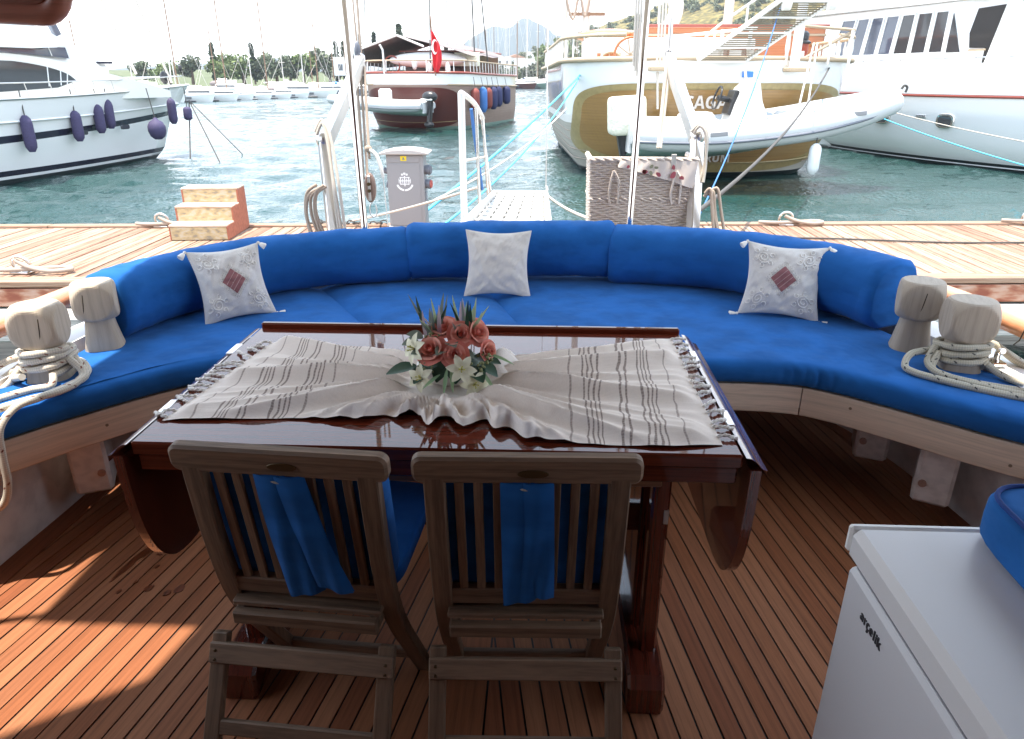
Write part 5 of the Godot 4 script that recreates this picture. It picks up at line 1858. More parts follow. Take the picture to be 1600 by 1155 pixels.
	# coils hung on the davit posts
	rope_hank("rope_hank", "tan rope hank hung beside the left davit post", [V(-1.205, 1.0, -3.86), V(-1.255, 0.96, -3.84), V(-1.265, 0.86, -3.83), V(-1.235, 0.74, -3.82)], 5, V(0.026, 0, 0.006), M.rope_tan)
	rope_hank("rope_hank", "tan rope hank hung beside the right davit post", [V(0.875, 0.96, -3.94), V(0.900, 0.98, -3.93), V(0.925, 0.86, -3.92), V(0.955, 0.74, -3.91)], 4, V(-0.022, 0, 0.008), M.rope_tan)
	rope_hank("rope_lashing", "pale rope lashing round the left davit elbow", [V(-1.235, 1.27, -3.95), V(-1.20, 1.33, -3.96), V(-1.165, 1.26, -3.93), V(-1.13, 1.05, -3.86), V(-1.09, 0.74, -3.78)], 3, V(0.016, 0.006, 0.008), M.rope_pale)
	rope_hank("rope_lashing", "pale rope lashing round the right davit elbow", [V(0.80, 1.27, -4.08), V(0.835, 1.31, -4.06), V(0.875, 1.26, -4.05), V(0.885, 1.12, -4.04), V(0.87, 1.02, -4.02)], 2, V(0.012, 0.012, 0.01), M.rope_pale)
	make_basket()
	# small deck cleats on the covering board, left and right
	for q in [[V(-1.835, 0.605, -2.36), "small steel chock behind the two left posts"], [V(1.605, 0.605, -2.42), "small steel chock behind the roped right post"]]:
		var t := thing("chock", q[1], "fitting", q[0])
		part(t, "base", MB.new().bx(V(0, 0.008, 0), V(0.05, 0.016, 0.12), 0.004), M.steel)
		for s in [-1.0, 1.0]: part(t, "horn", MB.new().tube(smooth([V(0, 0.01, 0.03 * s), V(0, 0.05, 0.032 * s), V(0, 0.06, 0.055 * s)], 4), 0.010, 8), M.steel)
	var sp := thing("stanchion", "short steel stanchion at the right frame edge", "stanchion", V(1.735, 0.605, -2.30))
	part(sp, "foot", MB.new().lathe(PackedVector2Array([Vector2(0, 0), Vector2(0.045, 0), Vector2(0.045, 0.006), Vector2(0.02, 0.012), Vector2(0.02, 0.14), Vector2(0, 0.14)]), Transform3D(), 16), M.steel)

func rope_hank(nm: String, label: String, pts: Array, k: int, step: Vector3, m: Material) -> void:
	var t := thing(nm, label, "rope", pts[-1])
	for i in k:
		var p := []
		for j in pts.size(): p.append(pts[j] + step * (i - k * 0.5) * (0.5 + 0.5 * float(j) / pts.size()) + V(0.008 * sin(i * 2.3 + j), 0.012 * cos(i * 1.9), 0.006 * sin(i * 3.0)))
		wpart(t, "strand", MB.new().tube(smooth(p, 6), 0.0088, 7), m)

func davit(t: Node3D, a: Vector3, b: Vector3, c: Vector3) -> void:
	wpart(t, "post", MB.new().bar(a, b, 0.062, 0.052, 0.005, V(0.5, 0, 0.86)), M.steel_dull)
	wpart(t, "arm", MB.new().bar(b - V(0, 0.03, 0), c, 0.052, 0.085, 0.006), M.steel_dull)
	wpart(t, "elbow", MB.new().ball(b, V(0.045, 0.05, 0.045), 12, 8), M.steel_dull)
	wpart(t, "eye", MB.new().tube(PackedVector3Array([c + V(-0.02, 0.0, 0), c + V(-0.02, 0.03, 0), c + V(0, 0.045, 0), c + V(0.02, 0.03, 0), c + V(0.02, 0.0, 0)]), 0.009, 7), M.steel)

func make_basket() -> void:
	var t := thing("wicker_basket", "large white wicker hamper with floral lining on the stern", "basket", V(0.53, 0.68, -4.18))
	var x0 := 0.262
	var x1 := 0.812
	var zf := -4.02
	var zb := -4.34
	var w := MB.new()
	var rows := 38
	for k in rows:
		var y := 0.685 + k * 0.0118
		if k == 20 : continue
		var flare := 0.012 * (y - 0.68) / 0.45
		var path := PackedVector3Array()
		var n := 0
		var per := [V(x0 - flare, y, zb), V(x0 - flare, y, zf + flare), V(x1 + flare, y, zf + flare), V(x1 + flare, y, zb)]
		for e in 3:
			var a: Vector3 = per[e]
			var b: Vector3 = per[e + 1]
			var cnt := int(a.distance_to(b) / 0.0135)
			var out := (b - a).normalized().cross(Vector3.UP) * -1.0
			for i in cnt:
				var ph := n * PI / 2.0 + (k % 2) * PI
				path.append(a.lerp(b, float(i) / cnt) + out * 0.004 * sin(ph) + V(0, 0.0018 * sin(n * 0.9 + k * 2.1), 0))
				n += 1
		w.tube(path, 0.0062, 5)
	wpart(t, "weave", w, M.wicker, "stuff")
	var st := MB.new()
	for i in 22:
		var x := lerpf(x0, x1, i / 21.0)
		st.rod(V(x, 0.68, zf - 0.002), V(x, 1.13, zf + 0.008), 0.0035, 5)
	wpart(t, "stakes", st, M.wicker, "stuff")
	wpart(t, "inner_wall", MB.new().bx(V((x0 + x1) / 2, 0.90, (zf + zb) / 2), V(x1 - x0 - 0.02, 0.44, zb * -1 + zf - 0.03)), M.wicker)
	# braided rims
	for y in [[1.136, 0.014, M.wicker], [0.922, 0.010, M.wicker], [0.688, 0.012, M.wicker]]:
		var mb := MB.new()
		for s in 2:
			var path := PackedVector3Array()
			var n := 0
			var fl := 0.014 if y[0] > 1.0 else 0.006
			var per := [V(x0 - fl, y[0], zb), V(x0 - fl, y[0], zf + fl), V(x1 + fl, y[0], zf + fl), V(x1 + fl, y[0], zb)]
			for e in 3:
				var a: Vector3 = per[e]
				var b: Vector3 = per[e + 1]
				var cnt := int(a.distance_to(b) / 0.012)
				var out := (b - a).normalized().cross(Vector3.UP) * -1.0
				for i in cnt:
					var an := n * 0.8 + s * PI
					path.append(a.lerp(b, float(i) / cnt) + out * 0.007 * cos(an) + V(0, 0.007 * sin(an), 0))
					n += 1
			mb.tube(path, y[1] * 0.62, 6)
		wpart(t, "rim", mb, y[2])
	# lining folded over the right corner
	var rows2 := []
	for i in 25:
		var u := i / 24.0
		var x := lerpf(0.40, x1 + 0.012, u)
		var drop := lerpf(0.035, 0.15, pow(u, 1.2))
		var row := []
		for j in 9:
			var q := j / 8.0
			row.append(V(x + 0.004 * sin(q * 6.0 + u * 20.0), 1.132 - drop * q, zf + 0.026 + 0.007 * sin(u * 22.0 + q * 2.0) * q + 0.006 * q))
		rows2.append(row)
	var ln := wpart(t, "lining", MB.new().sheet(rows2, false), M.floral)
	var r := RandomNumberGenerator.new(); r.seed = 77
	for k in 11:
		var u := r.randf_range(0.35, 0.98) if k < 7 else r.randf_range(0.1, 0.6)
		var x := lerpf(0.40, x1, u)
		var y := 1.125 - lerpf(0.035, 0.15, pow(u, 1.2)) * r.randf_range(0.15, 0.85)
		var el := PackedVector2Array()
		var a0 := r.randf_range(0, PI)
		var sz := r.randf_range(0.010, 0.020)
		for i in 9:
			var an := TAU * i / 9
			el.append(Vector2(cos(an) * sz, sin(an) * sz * 0.7).rotated(a0) * r.randf_range(0.8, 1.15))
		part(ln, "printed_flower", MB.new().prism(el, Transform3D(Basis(), V(x, y, zf + 0.040)), 0.0012).mesh(world_origin(ln)), M.floral_rose if k % 3 != 0 else M.floral_leaf)
	for x in [[0.375, M.wicker], [0.715, M.floral]]:
		for q in 2:
			wpart(t, "ribbon", MB.new().tube(smooth([V(x[0], 1.08, zf + 0.035), V(x[0] - 0.012 + 0.04 * q, 1.03, zf + 0.034), V(x[0] - 0.02 + 0.05 * q, 0.95, zf + 0.025), V(x[0] - 0.01 + 0.04 * q, 0.90, zf + 0.022)], 5), 0.006, 5), x[1])
	wpart(t, "catch", MB.new().bx(V(0.695, 1.13, zf + 0.034), V(0.028, 0.075, 0.006), 0.002), M.white_worn)

# ---------------------------------------------------------------- on the dock
func make_dock_things() -> void:
	# boarding steps
	var t := thing("boarding_steps", "three worn wooden boarding steps on the dock", "steps", V(-3.59, 0.0, -7.45), 0.09)
	var w := 0.58
	for k in 3:
		var z0 := 0.35 - k * 0.235
		part(t, "riser", MB.new().bx(V(0, 0.0775 + k * 0.155 - 0.010, z0 - 0.01), V(w - 0.002, 0.132, 0.02), 0.003), M.step_front)
		part(t, "tread", MB.new().bx(V(0, 0.155 * (k + 1) - 0.009, z0 - 0.118), V(w + 0.012, 0.020, 0.250), 0.004), M.step_top)
	for s in [-1.0, 1.0]:
		var poly := PackedVector2Array([Vector2(-0.35, 0.0), Vector2(-0.35, 0.143), Vector2(-0.118, 0.143), Vector2(-0.118, 0.298), Vector2(0.117, 0.298), Vector2(0.117, 0.445), Vector2(0.36, 0.445), Vector2(0.36, 0.0)])
		part(t, "side_board", MB.new().prism(poly, Transform3D(Basis(V(0, 0, -1), V(0, 1, 0), V(1, 0, 0)), V(s * w * 0.5 - 0.009, 0, 0)), 0.018, 0.002), M.step_side)
	part(t, "back_board", MB.new().bx(V(0, 0.22, -0.36), V(w, 0.44, 0.018), 0.002), M.step_side)
	# service pedestal
	var p := thing("power_pedestal", "grey dockside power and water pedestal with white emblem", "pedestal", V(-1.525, 0, -7.98), 0.04)
	var b := part(p, "cabinet", MB.new().bx(V(0, 0.40, 0), V(0.40, 0.80, 0.30), 0.01), M.ped_grey)
	part(p, "door", MB.new().bx(V(-0.012, 0.365, 0.152), V(0.345, 0.66, 0.008), 0.002), M.ped_grey)
	part(p, "header", MB.new().bx(V(-0.012, 0.745, 0.152), V(0.345, 0.07, 0.008), 0.002), M.ped_grey)
	var roof := PackedVector2Array([Vector2(-0.265, 0.795), Vector2(-0.265, 0.810), Vector2(-0.15, 0.838), Vector2(0.0, 0.850), Vector2(0.15, 0.838), Vector2(0.265, 0.810), Vector2(0.265, 0.795)])
	part(p, "roof", MB.new().prism(roof, Transform3D(Basis(), V(0, 0, -0.19)), 0.39, 0.004), M.ped_roof)
	part(p, "warning_sticker", MB.new().bx(V(-0.01, 0.752, 0.1575), V(0.065, 0.05, 0.002)), M.yellow)
	part(p, "warning_mark", MB.new().prism(PackedVector2Array([Vector2(-0.016, -0.012), Vector2(0.016, -0.012), Vector2(0, 0.017)]), Transform3D(Basis(), V(-0.01, 0.751, 0.1588)), 0.001), M.ped_dark)
	# emblem: open ring below, barred shield with a crown above
	var em := MB.new()
	for seg in [[200, 262], [268, 340]]:
		var rows := PackedVector2Array()
		for i in 17:
			var a := deg_to_rad(lerpf(seg[0], seg[1], i / 16.0))
			rows.append(Vector2(cos(a), sin(a)) * 0.098)
		for i in 17:
			var a := deg_to_rad(lerpf(seg[1], seg[0], i / 16.0))
			rows.append(Vector2(cos(a), sin(a)) * 0.078)
		em.prism(rows, Transform3D(Basis(), V(-0.008, 0.505, 0.1575)), 0.0015)
	for q in [[0, 0.0, 0.012, 0.11], [-0.045, 0.0, 0.010, 0.08], [0.045, 0.0, 0.010, 0.08], [-0.022, 0.0, 0.008, 0.05], [0.022, 0.0, 0.008, 0.05], [0, 0.038, 0.11, 0.009], [0, 0.002, 0.13, 0.009], [0, -0.034, 0.10, 0.009], [-0.062, 0.0, 0.007, 0.05], [0.062, 0.0, 0.007, 0.05], [-0.025, 0.068, 0.02, 0.02], [0.025, 0.068, 0.02, 0.02], [0, 0.078, 0.022, 0.022]]:
		em.bx(V(-0.008 + q[0], 0.515 + q[1], 0.1585 + 0.0002 * absf(q[0]) * 10.0), V(q[2], q[3], 0.0018))
	part(p, "emblem", em, M.white_print)
	for q in [[0.62, M.ped_dark], [0.47, M.ped_red]]:
		var s := part(p, "socket", MB.new().tube(PackedVector3Array([V(0.19, q[0], 0.03), V(0.235, q[0], 0.04), V(0.24, q[0], 0.04), V(0.262, q[0], 0.045)]), PackedFloat32Array([0.050, 0.050, 0.056, 0.052]), 16), M.ped_dark)
		part(s, "cap", MB.new().tube(PackedVector3Array([V(0.262, q[0], 0.045), V(0.272, q[0], 0.047)]), 0.042, 16), q[1])
	part(p, "breaker_window", MB.new().bx(V(0.203, 0.345, 0.03), V(0.010, 0.10, 0.12), 0.002), M.ped_dark)
	part(p, "socket", MB.new().tube(PackedVector3Array([V(-0.19, 0.60, 0.06), V(-0.25, 0.625, 0.07)]), 0.032, 12), M.ped_dark)
	part(p, "socket", MB.new().tube(PackedVector3Array([V(-0.19, 0.46, 0.06), V(-0.225, 0.465, 0.07)]), 0.032, 12), M.ped_dark)
	part(p, "plinth", MB.new().bx(V(0, 0.012, 0), V(0.43, 0.024, 0.33), 0.004), M.ped_grey)
	# gangway
	var g := thing("gangway", "white slatted gangway with handrail from stern to dock", "gangway", V(-0.26, 0.3, -5.9))
	var A := V(-0.25, 0.665, -3.95)
	var B := V(-0.272, 0.345, -7.95)
	var half := 0.285
	for s in [-1.0, 1.0]:
		wpart(g, "side_beam", MB.new().bar(A + V(s * half, 0.01, 0), B + V(s * half, 0.01, 0), 0.045, 0.10, 0.006), M.white_worn)
	for k in 5:
		var x := -0.208 + k * 0.104
		wpart(g, "board", MB.new().bar(A + V(x, 0, 0), B + V(x, 0, 0), 0.084, 0.022, 0.003), M.white_worn)
	wpart(g, "tray", MB.new().bar(A + V(0, -0.035, 0), B + V(0, -0.035, 0), 0.52, 0.02, 0.002), M.white_worn)
	for k in 11:
		var f := (k + 0.5) / 11.0
		var c := A.lerp(B, f) + V(0, 0.016, 0)
		wpart(g, "batten", MB.new().bar(c - V(0.255, 0, 0), c + V(0.255, 0, 0), 0.035, 0.012, 0.003), M.white_worn)
	wpart(g, "end_bar", MB.new().bar(B + V(-half, 0.012, 0), B + V(half, 0.012, 0), 0.05, 0.09, 0.006), M.white_worn)
	for x in [-0.22, 0.22]:
		wpart(g, "wheel", MB.new().tube(PackedVector3Array([B + V(x - 0.02, -0.255, 0.06), B + V(x + 0.02, -0.255, 0.06)]), 0.08, 16), M.black_plastic)
		wpart(g, "wheel_strut", MB.new().rod(B + V(x, 0, 0.06), B + V(x, -0.25, 0.06), 0.015, 8), M.steel_dull)
	var base := []
	var tops := []
	for f in [0.275, 0.60, 0.87, 0.97]:
		var c := A.lerp(B, f) + V(-half - 0.03, 0.03, 0)
		base.append(c)
	tops = [base[0] + V(0.0, 0.85, 0.0), base[1] + V(-0.015, 0.83, 0), base[2] + V(-0.045, 0.77, 0.0), base[3] + V(-0.09, 0.78, 0.0)]
	wpart(g, "handrail_post", MB.new().rod(base[0], tops[0], 0.024, 12), M.white_paint)
	for k in [1, 2, 3]: wpart(g, "handrail_post", MB.new().rod(base[k], tops[k], 0.015, 10), M.steel)
	wpart(g, "handrail", MB.new().tube(smooth([tops[0], tops[0].lerp(tops[1], 0.5) + V(0, 0.01, 0), tops[1], tops[2], tops[3]], 5), 0.020, 10), M.white_paint)
	wpart(g, "mid_rail", MB.new().rod(base[0].lerp(tops[0], 0.48), base[3].lerp(tops[3], 0.5), 0.010, 8), M.rope_pale)
	var wr := thing("gangway_wire", "thin wire lifting the outer end of the gangway", "wire", B + V(half, 0.05, 0))
	wpart(wr, "wire", MB.new().rod(B + V(half, 0.10, 0.0), B + V(half - 0.02, 4.4, 0.0), 0.006, 6), M.steel_dull)
	wpart(wr, "shackle", MB.new().tube(smooth([B + V(half - 0.02, 0.05, 0.02), B + V(half + 0.02, 0.07, 0.02), B + V(half, 0.12, 0.02), B + V(half + 0.03, 0.0, 0.03), B + V(half + 0.06, -0.03, 0.03)], 4), 0.010, 6), M.steel_dull)
	# rope ends and rings lying on the dock
	dock_rope("dock_ring", "steel mooring ring with rope tail near the boarding steps", V(-4.30, 0.02, -7.78))
	dock_rope("dock_ring", "mooring ring with rope loop at the dock's left near corner", V(-4.47, 0.02, -5.72))
	dock_rope("dock_ring", "mooring ring with rope loop right of the basket", V(2.75, 0.02, -8.20))
	dock_rope("dock_ring", "mooring ring with heaped rope at the far right of the dock", V(5.55, 0.03, -8.38))
	var cb := thing("shore_cable", "thin dark cable lying across the right side of the dock", "cable", V(3.5, 0.0, -7.3))
	wpart(cb, "cable", MB.new().tube(smooth([V(1.6, 0.012, -7.32), V(2.3, 0.012, -7.42), V(3.0, 0.012, -7.42), V(4.1, 0.012, -7.28), V(5.2, 0.012, -7.34), V(6.6, 0.012, -7.42)], 6), 0.010, 6), M.rope_darkgrey)
	var ch := thing("mooring_chain", "rusty chain on the dock edge behind the left pole", "chain", V(-2.2, 0.0, -7.95))
	for i in 14:
		var c := V(-2.62 + i * 0.062, 0.03 + 0.012 * sin(i * 1.1), -7.93 - 0.02 * sin(i * 0.7))
		var ring := PackedVector3Array()
		for k in 10:
			var a := TAU * k / 10
			ring.append(c + (V(cos(a) * 0.042, 0, sin(a) * 0.024) if i % 2 == 0 else V(cos(a) * 0.042, sin(a) * 0.024, 0)))
		wpart(ch, "link", MB.new().tube(ring, 0.008, 5, false, true), M.rope_darkgrey)

func dock_rope(nm: String, label: String, at: Vector3) -> void:
	var t := thing(nm, label, "mooring ring", at)
	var ring := PackedVector3Array()
	for k in 16:
		var a := TAU * k / 16
		ring.append(V(cos(a) * 0.075, 0.06 + sin(a) * 0.07, sin(a) * 0.02))
	part(t, "ring", MB.new().tube(ring, 0.014, 7, false, true), M.steel_dull)
	part(t, "plate", MB.new().bx(V(0, -0.010, 0), V(0.16, 0.016, 0.12), 0.004), M.steel_dull)
	part(t, "rope", MB.new().tube(smooth([V(-0.02, 0.09, 0.02), V(0.10, 0.04, 0.04), V(0.28, 0.012, 0.05), V(0.42, 0.015, -0.01), V(0.36, 0.02, -0.06), V(0.2, 0.02, -0.02), V(-0.1, 0.02, 0.06), V(-0.3, 0.015, 0.0)], 6), 0.020, 7), M.rope_tan)

# ---------------------------------------------------------------- hulls
# levels: [height, half width, z of the end, rise towards the end]; the end lies at local z = zend and the hull runs to -dir * L
func hull_half(d: float, L: float, nose: float, p: float, stern: bool) -> float:
	var f := clampf(d / nose, 0, 1)
	var h := pow(1.0 - pow(1.0 - f, p), 1.0 / p) if stern else 1.0 - pow(1.0 - f, p)
	var far := clampf((d - L * 0.6) / (L * 0.4), 0, 1)
	return h * (1.0 - far * far * (0.96 if stern else 0.25))

func hull_band(levels: Array, L: float, nose: float, p: float, stern: bool, sub := 3) -> MB:
	var ds := []
	for i in 15:
		var t := i / 14.0
		ds.append(nose * (t * t if stern else t))
	for i in 8: ds.append(nose + (L - nose) * (i + 1) / 8.0)
	var lv := []
	for i in levels.size() - 1:
		for s in sub:
			var t := float(s) / sub
			var a: Array = levels[i]
			var b: Array = levels[i + 1]
			var e := []
			for k in 4: e.append(lerpf(a[k], b[k], t))
			lv.append(e)
	lv.append(levels[-1])
	var rows := []
	var seq := []
	for i in ds.size(): seq.append([ds[ds.size() - 1 - i], -1.0])
	for i in range(1, ds.size()): seq.append([ds[i], 1.0])
	for q in seq:
		var row := []
		for l in lv:
			var w: float = l[1] * hull_half(q[0], L, nose, p, stern)
			var z: float = l[2] - q[0] if stern else l[2] + q[0]
			row.append(V(w * q[1], l[0] + l[3] * pow(maxf(0.0, 1.0 - q[0] / 9.0), 1.5), z))
		rows.append(row)
	var mb := MB.new().sheet(rows)
	for i in mb.n.size():
		if mb.n[i].x * mb.v[i].x < 0 and absf(mb.v[i].x) > 0.3: mb.n[i] = -mb.n[i]
		elif absf(mb.v[i].x) <= 0.3 and mb.n[i].z * (1.0 if stern else -1.0) < 0: mb.n[i] = -mb.n[i]
	mb.reface()
	return mb

func deck_lid(level: Array, L: float, nose: float, p: float, stern: bool) -> MB:
	var rows := []
	for i in 30:
		var d := L * pow(i / 29.0, 1.6)
		var w: float = level[1] * hull_half(d, L, nose, p, stern) * 0.985
		var z: float = level[2] - d if stern else level[2] + d
		var y: float = level[0] + level[3] * pow(maxf(0.0, 1.0 - d / 9.0), 1.5)
		rows.append([V(-w, y, z), V(0, y + 0.03, z), V(w, y, z)])
	var mb := MB.new().sheet(rows)
	mb.facing(Vector3.UP)
	return mb

func hull_line(level: Array, L: float, nose: float, p: float, stern: bool, side: float, d0: float, d1: float, n := 30, off := 0.0) -> PackedVector3Array:
	var out := PackedVector3Array()
	for i in n + 1:
		var d := lerpf(d0, d1, i / float(n))
		var w: float = level[1] * hull_half(d, L, nose, p, stern) + off
		out.append(V(w * side, level[0] + level[3] * pow(maxf(0.0, 1.0 - d / 9.0), 1.5), level[2] - d if stern else level[2] + d))
	return out

func fender(label: String, grp: String, top: Vector3, bottom: Vector3, r: float, hang: Vector3, m: Material) -> void:
	var t := thing("fender", label, "fender", bottom, 0.0, grp)
	var d := (top - bottom)
	var L := d.length()
	d /= L
	var x := d.cross(V(0.2, 0.1, 0.97)).normalized()
	wpart(t, "body", MB.new().lathe(PackedVector2Array([Vector2(0, 0), Vector2(r * 0.5, 0.0), Vector2(r * 0.62, L * 0.04), Vector2(r * 0.92, L * 0.12), Vector2(r, L * 0.22), Vector2(r, L * 0.78), Vector2(r * 0.85, L * 0.9), Vector2(r * 0.5, L * 0.97), Vector2(r * 0.3, L), Vector2(0, L)]), Transform3D(Basis(x, d, x.cross(d)), bottom), 14), m)
	wpart(t, "lanyard", MB.new().rod(top, hang, 0.014, 5), M.rope_darkgrey)

# ---------------------------------------------------------------- white motor yacht, left
func make_white_yacht_left() -> void:
	var t := thing("motor_yacht", "white motor yacht with navy stripe and purple fenders at left", "yacht", V(-12.2, WATER_Y, -23.0), -0.30)
	var L := 20.0
	var nose := 9.0
	var p := 1.9
	var lv := [[-0.3, 1.5, 0.9, 0.0], [0.0, 1.62, 0.35, 0.0], [0.10, 1.64, 0.2, 0.0], [0.17, 1.66, 0.1, 0.0], [0.30, 1.70, -0.05, 0.0], [0.88, 1.84, -0.55, 0.36], [1.05, 1.86, -0.7, 0.34], [1.32, 1.88, -0.95, 0.22], [1.36, 1.92, -1.0, 0.22], [1.86, 1.97, -1.5, 0.26]]
	part(t, "bottom", hull_band(lv.slice(0, 3), L, nose, p, false), M.boot_dark)
	part(t, "boot_line", hull_band(lv.slice(2, 4), L, nose, p, false), M.gloss_white)
	part(t, "boot_stripe", hull_band(lv.slice(3, 5), L, nose, p, false), M.navy)
	part(t, "lower_topsides", hull_band(lv.slice(4, 6), L, nose, p, false, 5), M.gel_white)
	part(t, "navy_stripe", hull_band(lv.slice(5, 7), L, nose, p, false), M.navy)
	part(t, "upper_topsides", hull_band(lv.slice(6, 10), L, nose, p, false, 2), M.gel_white)
	part(t, "rubbing_strake", MB.new().tube(hull_line(lv[8], L, nose, p, false, 1.0, 0.1, 19.0), 0.025, 6), M.gloss_white)
	part(t, "gunwale", MB.new().tube(hull_line(lv[9], L, nose, p, false, 1.0, 0.0, 19.0), 0.035, 6), M.steel_dull)
	part(t, "gunwale", MB.new().tube(hull_line(lv[9], L, nose, p, false, -1.0, 0.0, 19.0), 0.035, 6), M.steel_dull)
	part(t, "foredeck", deck_lid(lv[9], L, nose, p, false), M.cream_white)
	# portlights in the stripe
	for z in [4.1, 2.45]:
		part(t, "portlight", MB.new().prism(rrect(0.34, 0.12, 0.05), Transform3D(Basis(V(0.17, 0, 0.985), V(0, 1, 0), V(0.985, 0, -0.17)), V(1.50 if z > 3 else 1.18, 1.02 if z > 3 else 1.06, z)), 0.05, 0.01), M.tinted)
	# guard rail
	var rl := [2.20, 1.95, -1.45, 0.20]
	part(t, "guard_rail", MB.new().tube(hull_line(rl, L, nose, p, false, 1.0, 0.3, 12.0), 0.016, 6), M.steel_dull)
	part(t, "guard_rail", MB.new().tube(hull_line(rl, L, nose, p, false, -1.0, 0.3, 12.0), 0.016, 6), M.steel_dull)
	for i in 14:
		var d := 0.6 + i * 0.72
		for s in [1.0, -1.0]:
			var a := hull_line(lv[9], L, nose, p, false, s, d, d + 0.1, 1)[0]
			var b := hull_line(rl, L, nose, p, false, s, d, d + 0.1, 1)[0]
			part(t, "stanchion", MB.new().rod(a, b, 0.012, 5), M.steel_dull)
	# deckhouse: long sloped coach roof in three stepped volumes, drawn in side view (z, y)
	var side := func(poly: Array, hw: float, bev: float) -> MB:
		var pp := PackedVector2Array()
		for q in poly: pp.append(q)
		return MB.new().prism(pp, Transform3D(Basis(V(0, 0, 1), V(0, 1, 0), V(-1, 0, 0)), V(hw, 0, 0)), hw * 2.0, bev)
	var low := smooth2([Vector2(0.6, 1.98), Vector2(1.6, 2.22), Vector2(2.6, 2.42), Vector2(3.4, 2.58), Vector2(4.2, 2.74), Vector2(5.2, 2.84), Vector2(6.4, 2.88), Vector2(12.0, 2.88)], 4)
	var lp := Array(low)
	lp.append(Vector2(12.0, 1.8)); lp.append(Vector2(0.6, 1.8))
	part(t, "coachroof", side.call(lp, 1.25, 0.10), M.cream_white)
	var up := Array(smooth2([Vector2(2.7, 2.50), Vector2(3.3, 3.02), Vector2(4.0, 3.28), Vector2(5.0, 3.42), Vector2(6.5, 3.48)], 4))
	up.append(Vector2(11.0, 3.48)); up.append(Vector2(11.0, 2.5))
	part(t, "upper_house", side.call(up, 1.15, 0.12), M.gloss_white)
	var fb := Array(smooth2([Vector2(4.2, 3.02), Vector2(4.0, 3.18), Vector2(4.6, 3.45), Vector2(5.4, 3.62)], 4))
	fb.append(Vector2(11.0, 3.66)); fb.append(Vector2(11.0, 2.98)); fb.append(Vector2(4.9, 2.98))
	part(t, "flybridge", side.call(fb, 1.42, 0.10), M.gloss_white)
	# side glass: the big teardrop with mullions, and the strip above
	var win := smooth2([Vector2(3.72, 2.26), Vector2(3.95, 2.42), Vector2(4.4, 2.56), Vector2(5.1, 2.67), Vector2(5.8, 2.70), Vector2(8.5, 2.70)], 5)
	var wp := Array(win)
	for q in [Vector2(8.5, 2.02), Vector2(5.8, 2.02), Vector2(4.3, 2.10)]: wp.append(q)
	var sx := Transform3D(Basis(V(0, 0, 1), V(0, 1, 0), V(-1, 0, 0)), V(1.262, 0, 0))
	var w1 := part(t, "saloon_window", MB.new().prism(PackedVector2Array(wp), sx, 0.02, 0.004), M.tinted)
	for q in [[4.50, 2.13, 2.585], [4.16, 2.15, 2.49], [3.98, 2.18, 2.43]]:
		part(w1, "mullion", MB.new().bar(V(1.266, q[1], q[0] + 0.04), V(1.266, q[2], q[0] - 0.03), 0.02, 0.02), M.gloss_white)
	var wu := PackedVector2Array([Vector2(3.78, 2.78), Vector2(3.86, 3.06), Vector2(4.2, 3.04), Vector2(4.6, 2.97), Vector2(8.0, 2.94), Vector2(8.0, 2.885), Vector2(5.0, 2.86)])
	var w2 := part(t, "upper_window", MB.new().prism(wu, Transform3D(Basis(V(0, 0, 1), V(0, 1, 0), V(-1, 0, 0)), V(1.272, 0, 0)), 0.12, 0.004), M.tinted_blue)
	for q in [[3.80, 2.79, 3.05], [4.28, 2.83, 3.02]]:
		part(w2, "mullion", MB.new().bar(V(1.276, q[1], q[0]), V(1.276, q[2], q[0] + 0.05), 0.02, 0.02), M.gloss_white)
	part(t, "window_rail", MB.new().bar(V(1.276, 3.045, 3.86), V(1.276, 3.04, 4.3), 0.012, 0.02), M.gloss_white)
	part(t, "windscreen", MB.new().prism(PackedVector2Array([Vector2(4.6, 3.62), Vector2(5.0, 3.84), Vector2(8.0, 3.84), Vector2(8.0, 3.64)]), Transform3D(Basis(V(0, 0, 1), V(0, 1, 0), V(-1, 0, 0)), V(1.3, 0, 0)), 0.02), M.tinted_blue)
	part(t, "radar_arch", MB.new().bar(V(1.1, 3.30, 3.85), V(1.1, 4.1, 4.15), 0.12, 0.2, 0.02), M.tinted_blue)
	# covered tender rack and pulpit gear on the foredeck
	part(t, "deck_locker", MB.new().bx(V(0.2, 2.72, 2.4), V(0.9, 0.06, 0.95), 0.01), M.navy)
	part(t, "deck_locker_cover", MB.new().bx(V(0.2, 2.50, 2.4), V(0.8, 0.36, 0.8), 0.08), M.canvas_white)
	part(t, "anchor_light_pole", MB.new().rod(V(0.1, 2.3, -0.7), V(0.1, 2.95, -0.75), 0.02, 6), M.steel_dull)
	part(t, "pulpit_light", MB.new().ball(V(0.15, 2.62, -1.1), V(0.06, 0.10, 0.06), 8, 6), M.black_plastic)
	part(t, "windlass", MB.new().ball(V(0.12, 2.34, -0.4), V(0.13, 0.2, 0.13), 10, 6), M.black_plastic)
	for q in [[V(-0.3, 2.1, 3.4), V(-0.5, 8.0, 5.6)], [V(0.05, 2.45, 0.6), V(0.9, 9.0, 4.0)], [V(-0.1, 2.2, -0.9), V(0.6, 9.0, 2.4)]]:
		part(t, "antenna" if q[0].z > 3 else "forestay", MB.new().rod(q[0], q[1], 0.02 if q[0].z > 3 else 0.04, 6), M.mast_pale)
	var to_w := Transform3D(Basis(V(0, 1, 0), -0.30), V(-12.2, WATER_Y, -23.0))
	var grp := "purple fenders along the white yacht"
	var lbl := ["purple fender at the left frame edge of the white yacht", "purple fender second from the left on the white yacht", "left one of the paired purple fenders amidships", "right one of the paired purple fenders amidships", "purple fender hanging second nearest the white yacht's bow", "small purple fender nearest the white yacht's bow"]
